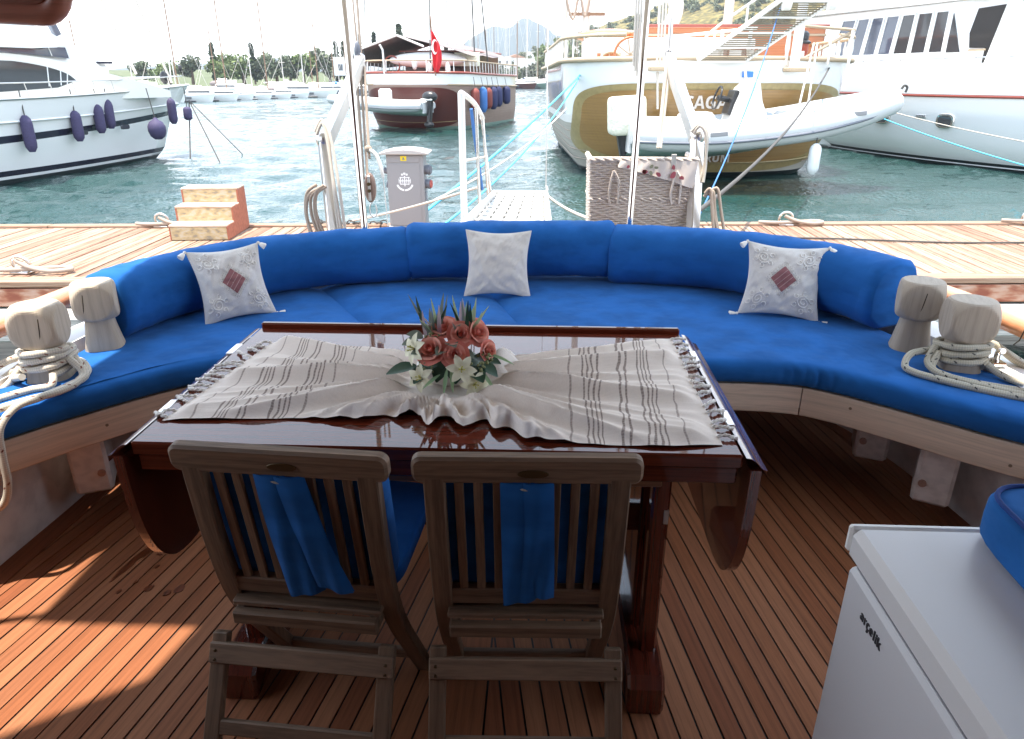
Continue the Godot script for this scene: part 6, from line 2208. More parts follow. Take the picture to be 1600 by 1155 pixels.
	var fs := [[5.83, 1.52, 0.70], [4.30, 1.56, 0.82], [3.44, 1.68, 0.96], [3.02, 1.80, 1.05], [0.30, 1.76, 1.02], [-0.32, 1.50, 1.10]]
	for i in 6:
		var f: Array = fs[i]
		var out := 1.40 + 0.14
		var a := hull_line(lv[8], L, nose, p, false, 1.0, f[0] + 1.0, f[0] + 1.1, 1)[0]
		var lm: Array = lv[6]
		var x := maxf(lm[1] * hull_half(f[0] - lm[2], L, nose, p, false) + 0.17, 0.9)
		fender(lbl[i], grp, to_w * V(x, f[1], f[0]), to_w * V(x, f[2], f[0] + 0.02), 0.13, to_w * V(x - 0.05, 2.06, f[0] - 0.05), M.fender_purple)
	var bt := thing("ball_fender", "round purple ball fender near the bow", "fender", to_w * V(1.6, 0.98, 1.72), 0.0)
	wpart(bt, "body", MB.new().lathe(PackedVector2Array([Vector2(0, -0.30), Vector2(0.10, -0.29), Vector2(0.20, -0.20), Vector2(0.245, -0.06), Vector2(0.24, 0.06), Vector2(0.18, 0.18), Vector2(0.08, 0.24), Vector2(0.04, 0.30), Vector2(0, 0.30)]), Transform3D(Basis(), to_w * V(1.6, 0.98, 1.72)), 18), M.fender_purple)
	wpart(bt, "lanyard", MB.new().rod(to_w * V(1.6, 1.26, 1.72), to_w * V(1.45, 2.06, 1.7), 0.014, 5), M.rope_darkgrey)

# ---------------------------------------------------------------- inflatable dinghy along local x, bow at +x
func rib_boat(t: Node3D, o: Vector3, L: float, tube_r: float, beam: float, rise: float, detail: bool, keel: Material) -> void:
	var hb := beam * 0.5
	for s in [1.0, -1.0]:
		var path := smooth([o + V(0, 0, hb * s), o + V(L * 0.3, -0.02, hb * s * 1.02), o + V(L * 0.6, rise * 0.25, hb * s), o + V(L * 0.8, rise * 0.6, hb * s * 0.75), o + V(L * 0.93, rise * 0.9, hb * s * 0.38), o + V(L, rise, 0)], 6)
		var rr := PackedFloat32Array()
		for i in path.size():
			var f := float(i) / (path.size() - 1)
			rr.append(tube_r * (0.55 if i == 0 else (0.9 if i == 1 else 1.0 - 0.22 * maxf(0, f - 0.55) / 0.45)))
		var tb := part(t, "tube", MB.new().tube(path, rr, 16), M.rib_grey if s < 0 else M.rib_white)
		var st := PackedVector3Array()
		for i in path.size(): st.append(path[i] + V(0, -tube_r * 0.35, s * rr[i] * 0.95))
		part(tb if detail else t, "rubbing_strake", MB.new().tube(st, tube_r * 0.10, 6), M.ped_dark)
		if detail:
			for f in [0.22, 0.62]:
				var q := path[int(f * (path.size() - 1))] + V(0, tube_r * 0.15, s * tube_r * 0.98)
				part(tb, "grab_handle", MB.new().bar(q - V(0.18, 0, 0), q + V(0.18, 0.03, 0), 0.03, 0.09, 0.01), M.ped_grey)
			var lf := PackedVector3Array()
			for i in range(4, path.size() - 3): lf.append(path[i] + V(0, rr[i] * (0.86 + 0.10 * sin(i * 1.6)), s * rr[i] * 0.5))
			part(tb, "lifeline", MB.new().tube(lf, 0.010, 5), M.rope_pale)
	# vee bottom
	var rows := []
	for i in 17:
		var f := i / 16.0
		var w := hb * 0.9 * (1.0 - pow(maxf(0, f - 0.5) / 0.5, 2.0))
		var y := rise * pow(maxf(0, f - 0.3) / 0.7, 1.6)
		rows.append([o + V(L * f * 0.98, y, -w), o + V(L * f * 0.98, y - tube_r * 1.05, -w * 0.75), o + V(L * f * 0.98, y - tube_r * 1.75 * (1.0 - 0.6 * f * f), 0), o + V(L * f * 0.98, y - tube_r * 1.05, w * 0.75), o + V(L * f * 0.98, y, w)])
	part(t, "hull_bottom", MB.new().sheet(rows, true), keel)
	var fl := []
	for i in 9:
		var f := i / 8.0 * 0.9
		var w := hb * 0.9 * (1.0 - pow(maxf(0, f - 0.5) / 0.5, 2.0))
		fl.append([o + V(L * f, rise * pow(maxf(0, f - 0.3) / 0.7, 1.6) + 0.02, -w), o + V(L * f, rise * pow(maxf(0, f - 0.3) / 0.7, 1.6) + 0.02, w)])
	part(t, "floor", MB.new().sheet(fl), M.rib_white)
	part(t, "transom", MB.new().bx(o + V(0.02, -0.08, 0), V(0.06, tube_r * 1.9, beam * 0.8), 0.01), M.rib_white)

# ---------------------------------------------------------------- red gulet in the middle
func make_red_gulet() -> void:
	var O := V(-6.6, WATER_Y, -36.6)
	var R := -0.28
	var t := thing("red_gulet", "dark red wooden sailing gulet with taupe awning, seen from astern", "boat", O, R)
	var L := 12.5
	var nose := 1.6
	var p := 2.6
	var lv := [[-0.3, 2.3, -0.3, 0.0], [0.0, 2.5, -0.1, 0.0], [0.16, 2.55, 0.0, 0.0], [0.7, 2.7, 0.12, 0.0], [1.55, 2.78, 0.3, 0.0], [1.95, 2.8, 0.36, 0.12], [2.42, 2.82, 0.42, 0.12]]
	part(t, "bottom", hull_band(lv.slice(0, 3), L, nose, p, true), M.green_boot)
	part(t, "topsides", hull_band(lv.slice(2, 5), L, nose, p, true), M.gulet_side)
	part(t, "sheer_band", hull_band(lv.slice(4, 6), L, nose, p, true), M.gulet_side)
	part(t, "bulwark", hull_band(lv.slice(5, 7), L, nose, p, true), M.gloss_white)
	part(t, "deck", deck_lid(lv[6], L, nose, p, true), M.gulet_redwood)
	# red transom panel with rounded corners
	part(t, "transom_panel", hull_patch(lv, nose, p, 2.46, 1.0, 0.94, 5.0, 3.2, 0.035, 0.0), M.gulet_red)
	var ln := PackedVector3Array()
	for i in 21:
		var x := lerpf(-2.2, 2.2, i / 20.0)
		ln.append(hull_point(lv, nose, p, x, 0.32 + 0.09 * absf(x / 2.2) * absf(x / 2.2), 0.045))
	part(t, "gold_line", MB.new().tube(ln, 0.012, 5), M.gulet_olive)
	for s in [1.0, -1.0]:
		part(t, "cap_rail", MB.new().tube(hull_line([2.48, 2.86, 0.46, 0.12], L, nose, p, true, s, 0.0, 12.0, 40), 0.055, 8), M.gulet_redwood)
		part(t, "hand_rail", MB.new().tube(hull_line([3.02, 2.80, 0.40, 0.12], L, nose, p, true, s, 0.0, 9.0, 40), 0.035, 7), M.rail_wood)
		var tops := hull_line([3.02, 2.80, 0.40, 0.12], L, nose, p, true, s, 0.05, 9.0, 22)
		var bots := hull_line([2.50, 2.84, 0.44, 0.12], L, nose, p, true, s, 0.05, 9.0, 22)
		for i in tops.size(): part(t, "baluster", MB.new().rod(bots[i], tops[i], 0.022, 6), M.rail_white)
		part(t, "sheer_strake", MB.new().tube(hull_line([1.95, 2.83, 0.38, 0.12], L, nose, p, true, s, 0.3, 12.0, 30), 0.04, 6), M.rail_wood)
	part(t, "deckhouse", MB.new().bx(V(0.1, 2.95, -5.2), V(3.4, 1.3, 5.0), 0.06), M.gulet_red)
	for x in [-1.0, 0.1, 1.2]:
		part(t, "house_window", MB.new().bx(V(x, 3.1, -2.69), V(0.75, 0.5, 0.04), 0.01), M.room_dark)
	part(t, "house_roof", MB.new().bx(V(0.1, 3.62, -5.1), V(3.7, 0.08, 5.4), 0.02), M.gulet_redwood)
	part(t, "folded_canvas", MB.new().ball(V(0.4, 3.18, -1.2), V(2.1, 0.36, 0.5), 24, 12), M.canvas_white)
	# ridge awning
	var rows := []
	for i in 9:
		var z := -0.6 - i * 0.7
		var row := []
		for q in [[-3.55, 2.95], [-3.35, 3.55], [-2.4, 3.82], [-1.6, 4.02], [-0.85, 4.28], [0.1, 4.06], [1.0, 3.86], [1.9, 3.66], [2.75, 3.40]]:
			row.append(V(q[0], q[1] - 0.05 * sin(i * PI / 8.0) + (0.0 if absf(q[0] + 0.85) < 0.1 else -0.04 * sin(i * 1.5)), z))
		rows.append(row)
	part(t, "awning", MB.new().sheet(rows), M.canvas_taupe)
	var flap := []
	for i in 6:
		flap.append([V(1.7, 3.68 - i * 0.005, -0.7 - i * 0.4), V(1.75, 3.35, -0.65 - i * 0.4), V(1.9, 2.95, -0.6 - i * 0.4)])
	part(t, "side_curtain", MB.new().box(Transform3D(Basis(V(0, 1, 0), 0.25), V(2.35, 3.2, -1.6)), V(1.25, 0.62, 0.05), 0.02), M.canvas_cream)
	for q in [[-0.85, 4.26, -2.9, 3.65], [-0.85, 4.26, 0.6, 3.75]]:
		part(t, "awning_spar", MB.new().rod(V(q[0], q[1], -0.5), V(q[2], q[3], -0.4), 0.05, 8), M.rail_white)
	for x in [-2.75, -1.2]:
		part(t, "davit_post", MB.new().tube(PackedVector3Array([V(x, 2.45, 0.3), V(x, 3.6, 0.35), V(x, 3.8, 0.6)]), 0.05, 8), M.rail_white)
	var wheel := PackedVector3Array()
	for k in 20: wheel.append(V(-1.4 + cos(TAU * k / 20) * 0.42, 2.95 + sin(TAU * k / 20) * 0.42, -0.9))
	part(t, "steering_wheel", MB.new().tube(wheel, 0.035, 6, false, true), M.gulet_redwood)
	for q in [[0.35, 3.0, 0.15], [1.1, 2.75, 0.1], [2.0, 2.75, 0.0]]:
		part(t, "deck_bitts", MB.new().ball(V(q[0], q[1], q[2]), V(0.14, 0.3, 0.14), 8, 6), M.canvas_white)
	for q in [[V(0.6, 3.0, -3.0), V(1.0, 26, -4.0), 0.12], [V(1.2, 3, 0.2), V(0.75, 14, -1.5), 0.03], [V(2.6, 3.0, -2.0), V(1.6, 16, -3.5), 0.035], [V(2.8, 2.6, -3.4), V(1.2, 18, -3.5), 0.035], [V(-2.7, 2.6, -0.3), V(-2.2, 16, -2), 0.025]]:
		part(t, "mast" if q[2] > 0.1 else "stay", MB.new().rod(q[0], q[1], q[2], 7), M.mast_pale if q[2] > 0.1 else M.rope_darkgrey)
	# flag on a staff
	var xf := Transform3D(Basis(V(0, 1, 0), R), O)
	var f := thing("ensign_flag", "red flag with white crescent hanging from a staff on the red gulet", "flag", xf * V(1.5, 2.5, 0.45))
	wpart(f, "staff", MB.new().rod(xf * V(1.55, 2.45, 0.42), xf * V(1.40, 5.0, 0.45), 0.035, 7), M.mast_brown)
	var fr := []
	for i in 25:
		var v := i / 24.0
		var row := []
		for j in 9:
			var u := j / 8.0
			var y := 4.45 - 1.85 * v - 0.25 * u * (1.0 - v)
			row.append(xf * V(1.42 + 0.09 * v + u * (0.06 + 0.38 * sin(PI * minf(v * 0.75 + 0.12, 1.0))), y, 0.50 + 0.07 * sin(u * 9.0 + v * 3.0)))
		fr.append(row)
	wpart(f, "cloth", MB.new().sheet(fr), M.flag_red)
	var cres := PackedVector2Array()
	for i in 15:
		var a := deg_to_rad(40 + 280.0 * i / 14.0)
		cres.append(Vector2(cos(a) * 0.15, sin(a) * 0.32))
	for i in 15:
		var a := deg_to_rad(310 - 260.0 * i / 14.0)
		cres.append(Vector2(0.045 + cos(a) * 0.115, sin(a) * 0.25))
	wpart(f, "crescent", MB.new().prism(cres, xf * Transform3D(Basis(), V(1.64, 3.68, 0.60)), 0.01), M.flag_white)
	# dinghy on the davits
	var rb := thing("inflatable_dinghy", "grey inflatable dinghy with outboard slung behind the red gulet", "dinghy", xf * V(-2.4, 1.0, 1.3), R)
	rib_small(rb)
	var grp := "fenders along the red gulet"
	var lb := ["navy fender with blue cover nearest the red gulet's stern", "tall navy fender on the red gulet's side, second from astern", "navy fender on the red gulet's side, third from astern", "navy fender farthest forward on the red gulet"]
	var zz := [-2.0, -3.5, -4.3, -5.6]
	for i in 4:
		fender(lb[i], grp, xf * V(3.0, 1.95, zz[i]), xf * V(3.0, 0.75 + 0.1 * i, zz[i]), 0.22, xf * V(2.9, 2.4, zz[i]), M.rope_blue if i == 0 else M.fender_navy)
	fender("dark red fender against the red gulet's side near the stern", grp, xf * V(2.98, 1.9, -1.0), xf * V(2.98, 0.9, -1.0), 0.22, xf * V(2.9, 2.4, -1.0), M.fender_red)
	fender("dark red fender between two navy ones on the red gulet", grp, xf * V(2.98, 1.9, -2.8), xf * V(2.98, 0.9, -2.8), 0.22, xf * V(2.9, 2.4, -2.8), M.fender_red)

func rib_small(t: Node3D) -> void:
	# stern with the outboard towards +x here: built bow to the left
	var n := Node3D.new()
	n.name = "boat_shell"
	t.add_child(n)
	n.rotation.y = PI
	n.position = V(3.9, 0, 0)
	rib_boat(n, V(0, 0.15, 0), 5.2, 0.26, 1.4, 0.25, false, M.rib_keel)
	part(t, "seat", MB.new().bx(V(1.7, 0.62, 0), V(0.55, 0.55, 0.5), 0.1), M.rib_white)
	part(t, "outboard_cowl", MB.new().ball(V(4.05, 0.55, 0.1), V(0.38, 0.24, 0.25), 14, 10), M.black_plastic)
	part(t, "cowl_band", MB.new().bx(V(3.95, 0.42, 0.1), V(0.6, 0.08, 0.48), 0.03), M.white_paint)
	part(t, "outboard_leg", MB.new().bar(V(4.1, 0.4, 0.1), V(4.0, -0.6, 0.15), 0.18, 0.26, 0.03), M.black_plastic)
	part(t, "propeller", MB.new().ball(V(4.0, -0.68, 0.18), V(0.26, 0.16, 0.14), 10, 6), M.black_plastic)

func hull_point(lv: Array, nose: float, p: float, x: float, y: float, off: float) -> Vector3:
	var w: float = lv[0][1]
	var ze: float = lv[0][2]
	for i in lv.size() - 1:
		if y >= lv[i][0]:
			var f := clampf((y - lv[i][0]) / (lv[i + 1][0] - lv[i][0]), 0, 1)
			w = lerpf(lv[i][1], lv[i + 1][1], f); ze = lerpf(lv[i][2], lv[i + 1][2], f)
	var q := minf(absf(x) / w, 0.999)
	var d := nose * (1.0 - pow(1.0 - pow(q, p), 1.0 / p))
	var nx := pow(q, p - 1.0) * 0.6 * signf(x)
	return V(x, y, ze - d) + V(nx, 0, 1).normalized() * off

# rounded panel lying on the stern: half width hw, centre yc, half height hh, corner powers up and down
func hull_patch(lv: Array, nose: float, p: float, hw: float, yc: float, hh: float, pt: float, pb: float, off: float, xc: float) -> MB:
	var rows := []
	for i in 61:
		var u := sin((i / 60.0 - 0.5) * PI)
		var x := u * hw
		var top := yc + hh * pow(maxf(1.0 - pow(absf(u), pt), 0.0), 1.0 / pt)
		var bot := yc - hh * pow(maxf(1.0 - pow(absf(u), pb), 0.0), 1.0 / pb)
		var row := []
		for j in 15: row.append(hull_point(lv, nose, p, xc + x, lerpf(bot, top, j / 14.0), off))
		rows.append(row)
	var mb := MB.new().sheet(rows)
	mb.facing(V(0, 0, 1))
	return mb

# ---------------------------------------------------------------- brown-sterned gulet, right of centre
func make_brown_gulet() -> void:
	var O := V(4.1, WATER_Y, -18.4)
	var R := 0.06
	var xf := Transform3D(Basis(V(0, 1, 0), R), O)
	var t := thing("brown_gulet", "wooden gulet with brown and olive transom and white bulwark", "boat", O, R)
	var L := 16.0
	var nose := 2.2
	var p := 2.5
	var lv := [[-0.3, 2.7, -0.6, 0.0], [0.0, 3.0, -0.25, 0.0], [0.12, 3.08, -0.15, 0.0], [0.6, 3.3, 0.0, 0.0], [1.25, 3.5, 0.15, 0.0], [1.45, 3.54, 0.19, 0.0], [2.1, 3.6, 0.32, 0.06], [2.60, 3.64, 0.42, 0.10]]
	part(t, "bottom", hull_band(lv.slice(0, 3), L, nose, p, true), M.boot_dark)
	part(t, "planking", hull_band(lv.slice(2, 5), L, nose, p, true), M.weathered_plank)
	part(t, "white_strake", hull_band(lv.slice(4, 6), L, nose, p, true), M.rail_white)
	part(t, "topsides", hull_band(lv.slice(5, 8), L, nose, p, true), M.gloss_white)
	for y in [0.35, 0.58, 0.81, 1.04]:
		for s in [-1.0, 1.0]:
			pass
			part(t, "plank_seam", MB.new().tube(hull_line([y, lerpf(3.15, 3.5, y / 1.25), lerpf(-0.1, 0.15, y / 1.25), 0.0], L, nose, p, true, s, 0.6, 12.0, 30), 0.012, 4), M.rope_tan)
	# transom: olive border standing proud, brown panel inside
	part(t, "transom_border", hull_patch(lv, nose, p, 3.36, 1.17, 1.04, 6.0, 3.0, 0.03, 0.0), M.gulet_olive)
	part(t, "transom_panel", hull_patch(lv, nose, p, 3.16, 1.20, 0.86, 6.0, 3.0, 0.06, 0.0), M.gulet_brown)
	var ln := PackedVector3Array()
	for i in 25:
		var x := lerpf(-2.6, 2.9, i / 24.0)
		ln.append(hull_point(lv, nose, p, x, 0.36 + 0.10 * pow(absf(x) / 2.9, 3.0), 0.075))
	part(t, "pale_moulding", MB.new().tube(ln, 0.022, 6), M.gulet_olive)
	# carved lettering
	var f := SystemFont.new()
	f.font_names = PackedStringArray(["Droid Sans"])
	f.font_weight = 700
	for q in [["SAGA", -0.32, 1.78, 0.0062, 0.28], ["BODRUM", -0.13, 0.485, 0.0044, 0.16]]:
		var tm := TextMesh.new()
		tm.font = f
		tm.text = q[0]
		tm.font_size = 64
		tm.pixel_size = q[3]
		tm.depth = 0.03
		var o := part(t, "lettering", tm, M.mast_pale)
		o.position = hull_point(lv, nose, p, q[1], q[2], 0.085)
		o.rotation.x = 0.18
	# cap rail, taffrail and balusters
	for s in [1.0, -1.0]:
		part(t, "cap_rail", MB.new().tube(hull_line([2.64, 3.70, 0.48, 0.10], L, nose, p, true, s, 0.0, 15.5, 44), 0.06, 8), M.rail_wood)
		var hr := [3.16, 3.66, 0.44, 0.10]
		part(t, "taffrail", MB.new().tube(hull_line(hr, L, nose, p, true, s, 0.55 if s > 0 else 0.30, 9.0, 40), 0.045, 8), M.rail_wood)
		var tops := hull_line(hr, L, nose, p, true, s, 0.55, 8.5, 26)
		var bots := hull_line([2.66, 3.66, 0.44, 0.10], L, nose, p, true, s, 0.55, 8.5, 26)
		for i in tops.size(): part(t, "baluster", MB.new().tube(PackedVector3Array([bots[i], bots[i].lerp(tops[i], 0.25), bots[i].lerp(tops[i], 0.5), bots[i].lerp(tops[i], 0.75), tops[i]]), PackedFloat32Array([0.03, 0.022, 0.038, 0.022, 0.03]), 6), M.rail_white)
	part(t, "deck", deck_lid([2.15, 3.6, 0.2, 0.05], L, nose, p, true), M.rail_wood)
	# steering position: white console, tall spoked wheel, brown door panel
	part(t, "deckhouse", MB.new().bx(V(-0.6, 2.75, -3.2), V(4.2, 1.1, 2.2), 0.06), M.gloss_white)
	part(t, "door_panel", MB.new().bx(V(-2.36, 2.62, -2.06), V(0.62, 0.62, 0.05), 0.01), M.gulet_orange)
	for w in [[V(-1.94, 2.86, -1.2), 0.40], [V(-2.32, 2.62, -1.9), 0.33]]:
		var rim := PackedVector3Array()
		for k in 28: rim.append(w[0] + V(cos(TAU * k / 28) * w[1], sin(TAU * k / 28) * w[1], 0))
		var wh := part(t, "steering_wheel", MB.new().tube(rim, 0.032, 7, false, true), M.gulet_orange if w[1] > 0.35 else M.rail_wood)
		for k in 8:
			var a := TAU * k / 8 + 0.2
			part(wh, "spoke", MB.new().rod(w[0], w[0] + V(cos(a), sin(a), 0) * w[1] * 0.98, 0.016, 5), M.rail_wood)
	part(t, "upper_house", MB.new().bx(V(1.4, 3.2, -6.0), V(5.2, 0.95, 4.5), 0.06), M.gulet_orange)
	part(t, "house_moulding", MB.new().bx(V(1.4, 3.45, -3.73), V(5.2, 0.06, 0.06), 0.01), M.rail_wood)
	part(t, "house_moulding", MB.new().bx(V(1.4, 3.68, -3.72), V(5.3, 0.08, 0.08), 0.01), M.gulet_redwood)
	part(t, "sun_canopy", MB.new().ball(V(-1.75, 3.55, -6.5), V(1.1, 0.22, 0.8), 16, 8), M.gulet_orange)
	part(t, "canopy_side", MB.new().bx(V(-1.3, 3.32, -6.2), V(2.6, 0.3, 1.2), 0.08), M.canvas_white)
	for x in [-0.1, 0.55, 1.45]:
		part(t, "rail_post", MB.new().tube(PackedVector3Array([V(x, 2.6, 0.30), V(x, 2.85, 0.30), V(x, 2.95, 0.30), V(x, 3.35, 0.30)]), PackedFloat32Array([0.04, 0.04, 0.06, 0.04]), 8), M.rail_white)
	part(t, "rail_beam", MB.new().bar(V(-1.4, 3.18, 0.28), V(0.7, 3.38, 0.28), 0.09, 0.07, 0.02), M.rail_white)
	part(t, "rail_beam", MB.new().bar(V(-1.4, 2.92, 0.28), V(0.6, 2.98, 0.28), 0.08, 0.06, 0.02), M.rail_white)
	part(t, "rail_beam", MB.new().bar(V(1.6, 3.44, 0.25), V(3.1, 3.36, 0.0), 0.08, 0.06, 0.02), M.rail_wood)
	part(t, "rail_beam", MB.new().bar(V(3.1, 3.36, 0.0), V(1.9, 2.75, 0.22), 0.07, 0.06, 0.02), M.rail_wood)
	for q in [[1.9, 2.72], [2.5, 2.70], [3.0, 2.70]]:
		part(t, "rail_post", MB.new().rod(V(q[0], 2.62, 0.15), V(q[0], 3.35 if q[0] > 2 else 2.9, 0.1), 0.035, 7), M.rail_white)
	part(t, "davit_foot", MB.new().bx(V(-1.55, 2.52, 0.55), V(0.45, 0.10, 0.4), 0.02), M.rail_wood)
	part(t, "davit_foot", MB.new().bx(V(1.65, 2.50, 0.50), V(0.5, 0.10, 0.4), 0.02), M.rail_wood)
	part(t, "davit_post", MB.new().rod(V(1.60, 2.5, 0.45), V(1.62, 3.9, 0.45), 0.11, 12), M.rail_white)
	for k in 3: part(t, "tackle_line", MB.new().rod(V(-1.62 + 0.07 * k, 2.6, 0.6), V(-1.66 + 0.06 * k, 9.0, 0.2), 0.028, 6), M.rope_pale)
	part(t, "blue_plate", MB.new().bx(V(0.55, 2.40, 0.44), V(0.26, 0.13, 0.03), 0.01), M.paint_blue)
	part(t, "chain_fall", MB.new().rod(V(-1.6, 2.45, 0.62), V(-1.55, 1.65, 0.7), 0.03, 5), M.rope_pale)
	for q in [V(0.3, 2.95, -0.6), V(0.75, 2.95, -0.6)]:
		part(t, "bench_leg", MB.new().bx(q - V(0, 0.1, 0), V(0.06, 0.2, 0.3)), M.gulet_redwood)
	part(t, "deck_bench", MB.new().bx(V(0.52, 2.98, -0.6), V(0.7, 0.05, 0.4), 0.01), M.gulet_redwood)
	for q in [[V(-2.9, 2.3, -9.0), V(-3.0, 18, -9.5), 0.05], [V(-1.9, 2.3, -12.0), V(-1.9, 24, -12.0), 0.14], [V(2.4, 2.3, -8.0), V(2.5, 24, -8.0), 0.16], [V(0.3, 3, -9.0), V(0.2, 22, -8.8), 0.05], [V(-0.1, 3.6, -7.0), V(-0.3, 22, -7.0), 0.03], [V(3.3, 3, -6.0), V(2.8, 22, -7.6), 0.03]]:
		part(t, "mast" if q[2] > 0.1 else "stay", MB.new().rod(q[0], q[1], q[2], 8), M.mast_pale if q[2] > 0.04 else M.rope_darkgrey)
	part(t, "furled_sail", MB.new().tube(smooth([V(0.5, 5.2, -8.4), V(0.7, 4.6, -8.3), V(0.6, 4.1, -8.2), V(0.3, 3.8, -8.2)], 4), 0.25, 8), M.canvas_white)
	part(t, "coiled_lines", MB.new().tube(smooth([V(-3.0, 5.0, -8.9), V(-2.7, 4.2, -8.9), V(-2.5, 5.0, -8.9), V(-2.3, 4.3, -8.9), V(-2.1, 5.0, -8.9)], 5), 0.05, 6), M.rope_tan)
	part(t, "crosstree", MB.new().bar(V(-2.6, 4.6, -11.9), V(-1.2, 4.6, -11.9), 0.12, 0.12), M.mast_brown)
	# its own gangway, hoisted at a slant
	var g := thing("hoisted_gangway", "slatted gangway hoisted at a slant on the brown gulet's stern", "gangway", xf * V(-0.18, 2.66, 0.75), R)
	var a0 := V(-0.55, 0.03, 0.0)
	var a1 := V(0.55, 0.03, 0.0)
	var up := V(1.32, 1.12, 1.15)
	for s in [a0, a1]: part(g, "side_rail", MB.new().bar(s, s + up, 0.06, 0.09, 0.01), M.rail_white)
	for k in 30:
		var f2 := (k + 0.5) / 30.0
		part(g, "slat", MB.new().bar(a0 + up * f2, a1 + up * f2, 0.058, 0.025), M.lattice)
	for k in 5:
		var f2 := k / 4.0
		part(g, "cross_bar", MB.new().bar(a0 + up * f2 + V(0, -0.03, 0), a1 + up * f2 + V(0, -0.03, 0), 0.05, 0.04), M.rail_white)
	part(g, "handrail", MB.new().tube(smooth([a0 + V(0, 0.05, 0), a0 + V(0.05, 0.35, 0.05), a0 + up * 0.25 + V(0, 0.42, 0), a0 + up + V(0, 0.35, 0)], 5), 0.028, 7), M.rail_white)
	for f2 in [0.2, 0.6, 0.95]: part(g, "handrail_post", MB.new().rod(a0 + up * f2, a0 + up * f2 + V(0, 0.38, 0), 0.025, 6), M.rail_white)
	for s in [a0 + V(0.12, 0, 0), a1 + V(-0.05, 0, 0)]: part(g, "roller", MB.new().tube(PackedVector3Array([s + up * 0.98 + V(-0.06, -0.08, 0.05), s + up * 0.98 + V(0.10, -0.08, 0.05)]), 0.10, 12), M.rail_white)
	var lt := thing("stern_lantern", "black and red ship's lantern on the brown gulet's rail", "lantern", xf * V(2.05, 2.8, -0.4), R)
	part(lt, "glass", MB.new().lathe(PackedVector2Array([Vector2(0, 0), Vector2(0.13, 0.0), Vector2(0.16, 0.12), Vector2(0.15, 0.28), Vector2(0, 0.28)]), Transform3D(), 14), M.lantern_red)
	part(lt, "cap", MB.new().lathe(PackedVector2Array([Vector2(0.20, 0.28), Vector2(0.20, 0.32), Vector2(0.13, 0.36), Vector2(0.14, 0.50), Vector2(0.08, 0.56), Vector2(0, 0.57)]), Transform3D(), 14), M.black_plastic)
	# big inflatable across the stern
	var rb := thing("inflatable_boat", "large white inflatable boat with steering console slung across the stern", "dinghy", xf * V(-2.45, 1.2, 1.7), R)
	rib_boat(rb, V(0, 0, 0), 5.85, 0.32, 1.75, 0.62, true, M.rib_keel)
	# console: raked front, screen, dark wheel
	part(rb, "console", MB.new().prism(PackedVector2Array([Vector2(2.15, 0.0), Vector2(2.30, 0.55), Vector2(2.42, 0.86), Vector2(2.62, 1.05), Vector2(2.78, 1.02), Vector2(2.88, 0.60), Vector2(3.15, 0.05)]), Transform3D(Basis(), V(0, 0.05, -0.35)), 0.7, 0.05), M.rib_white)
	part(rb, "dash", MB.new().box(Transform3D(Basis(V(0, 0, 1), -0.25), V(2.28, 0.62, 0.0)), V(0.10, 0.52, 0.5), 0.02), M.black_plastic)
	var rim := PackedVector3Array()
	for k in 20: rim.append(V(1.98 + 0.06 * sin(TAU * k / 20), 0.72 + sin(TAU * k / 20) * 0.23, cos(TAU * k / 20) * 0.23))
	part(rb, "steering_wheel", MB.new().tube(rim, 0.022, 6, false, true), M.black_plastic)
	part(rb, "wheel_hub", MB.new().rod(V(1.98, 0.72, 0), V(2.25, 0.68, 0), 0.06, 8), M.black_plastic)
	part(rb, "windscreen", MB.new().bar(V(2.55, 1.0, 0.1), V(2.48, 1.32, 0.1), 0.03, 0.05), M.steel)
	part(rb, "seat", MB.new().bx(V(1.55, 0.22, 0), V(0.7, 0.42, 0.7), 0.08), M.cream_white)
	part(rb, "bow_cushion", MB.new().bx(V(4.2, 0.35, 0), V(1.6, 0.18, 0.9), 0.06), M.rib_white)
	part(rb, "outboard_cover", soft_box(Transform3D(Basis(V(0, 0, 1), 0.06), V(0.0, 0.36, 0.1)), V(0.78, 0.80, 0.7), 0.1), M.canvas_cream)
	part(rb, "outboard_leg", MB.new().bar(V(-0.05, 0.1, 0.1), V(0.10, -0.55, 0.1), 0.3, 0.35, 0.04), M.black_plastic)
	part(rb, "bow_cleat", MB.new().tube(smooth([V(5.95, 0.90, 0.1), V(6.0, 0.97, 0.1), V(6.07, 0.93, 0.1), V(6.05, 0.83, 0.1)], 4), 0.025, 6), M.rope_darkgrey)
	for q in [[V(3.55, 0.4, 0.6), V(3.85, 1.8, 0.2)], [V(3.75, 0.4, 0.6), V(3.92, 1.8, 0.2)]]:
		part(rb, "lifting_strap", MB.new().rod(q[0], q[1], 0.02, 5), M.cord)
	fender("white cylindrical fender hanging under the inflatable boat", "", xf * V(1.42, 1.05, 2.75), xf * V(1.42, 0.42, 2.75), 0.125, xf * V(1.44, 1.35, 2.7), M.gloss_white)

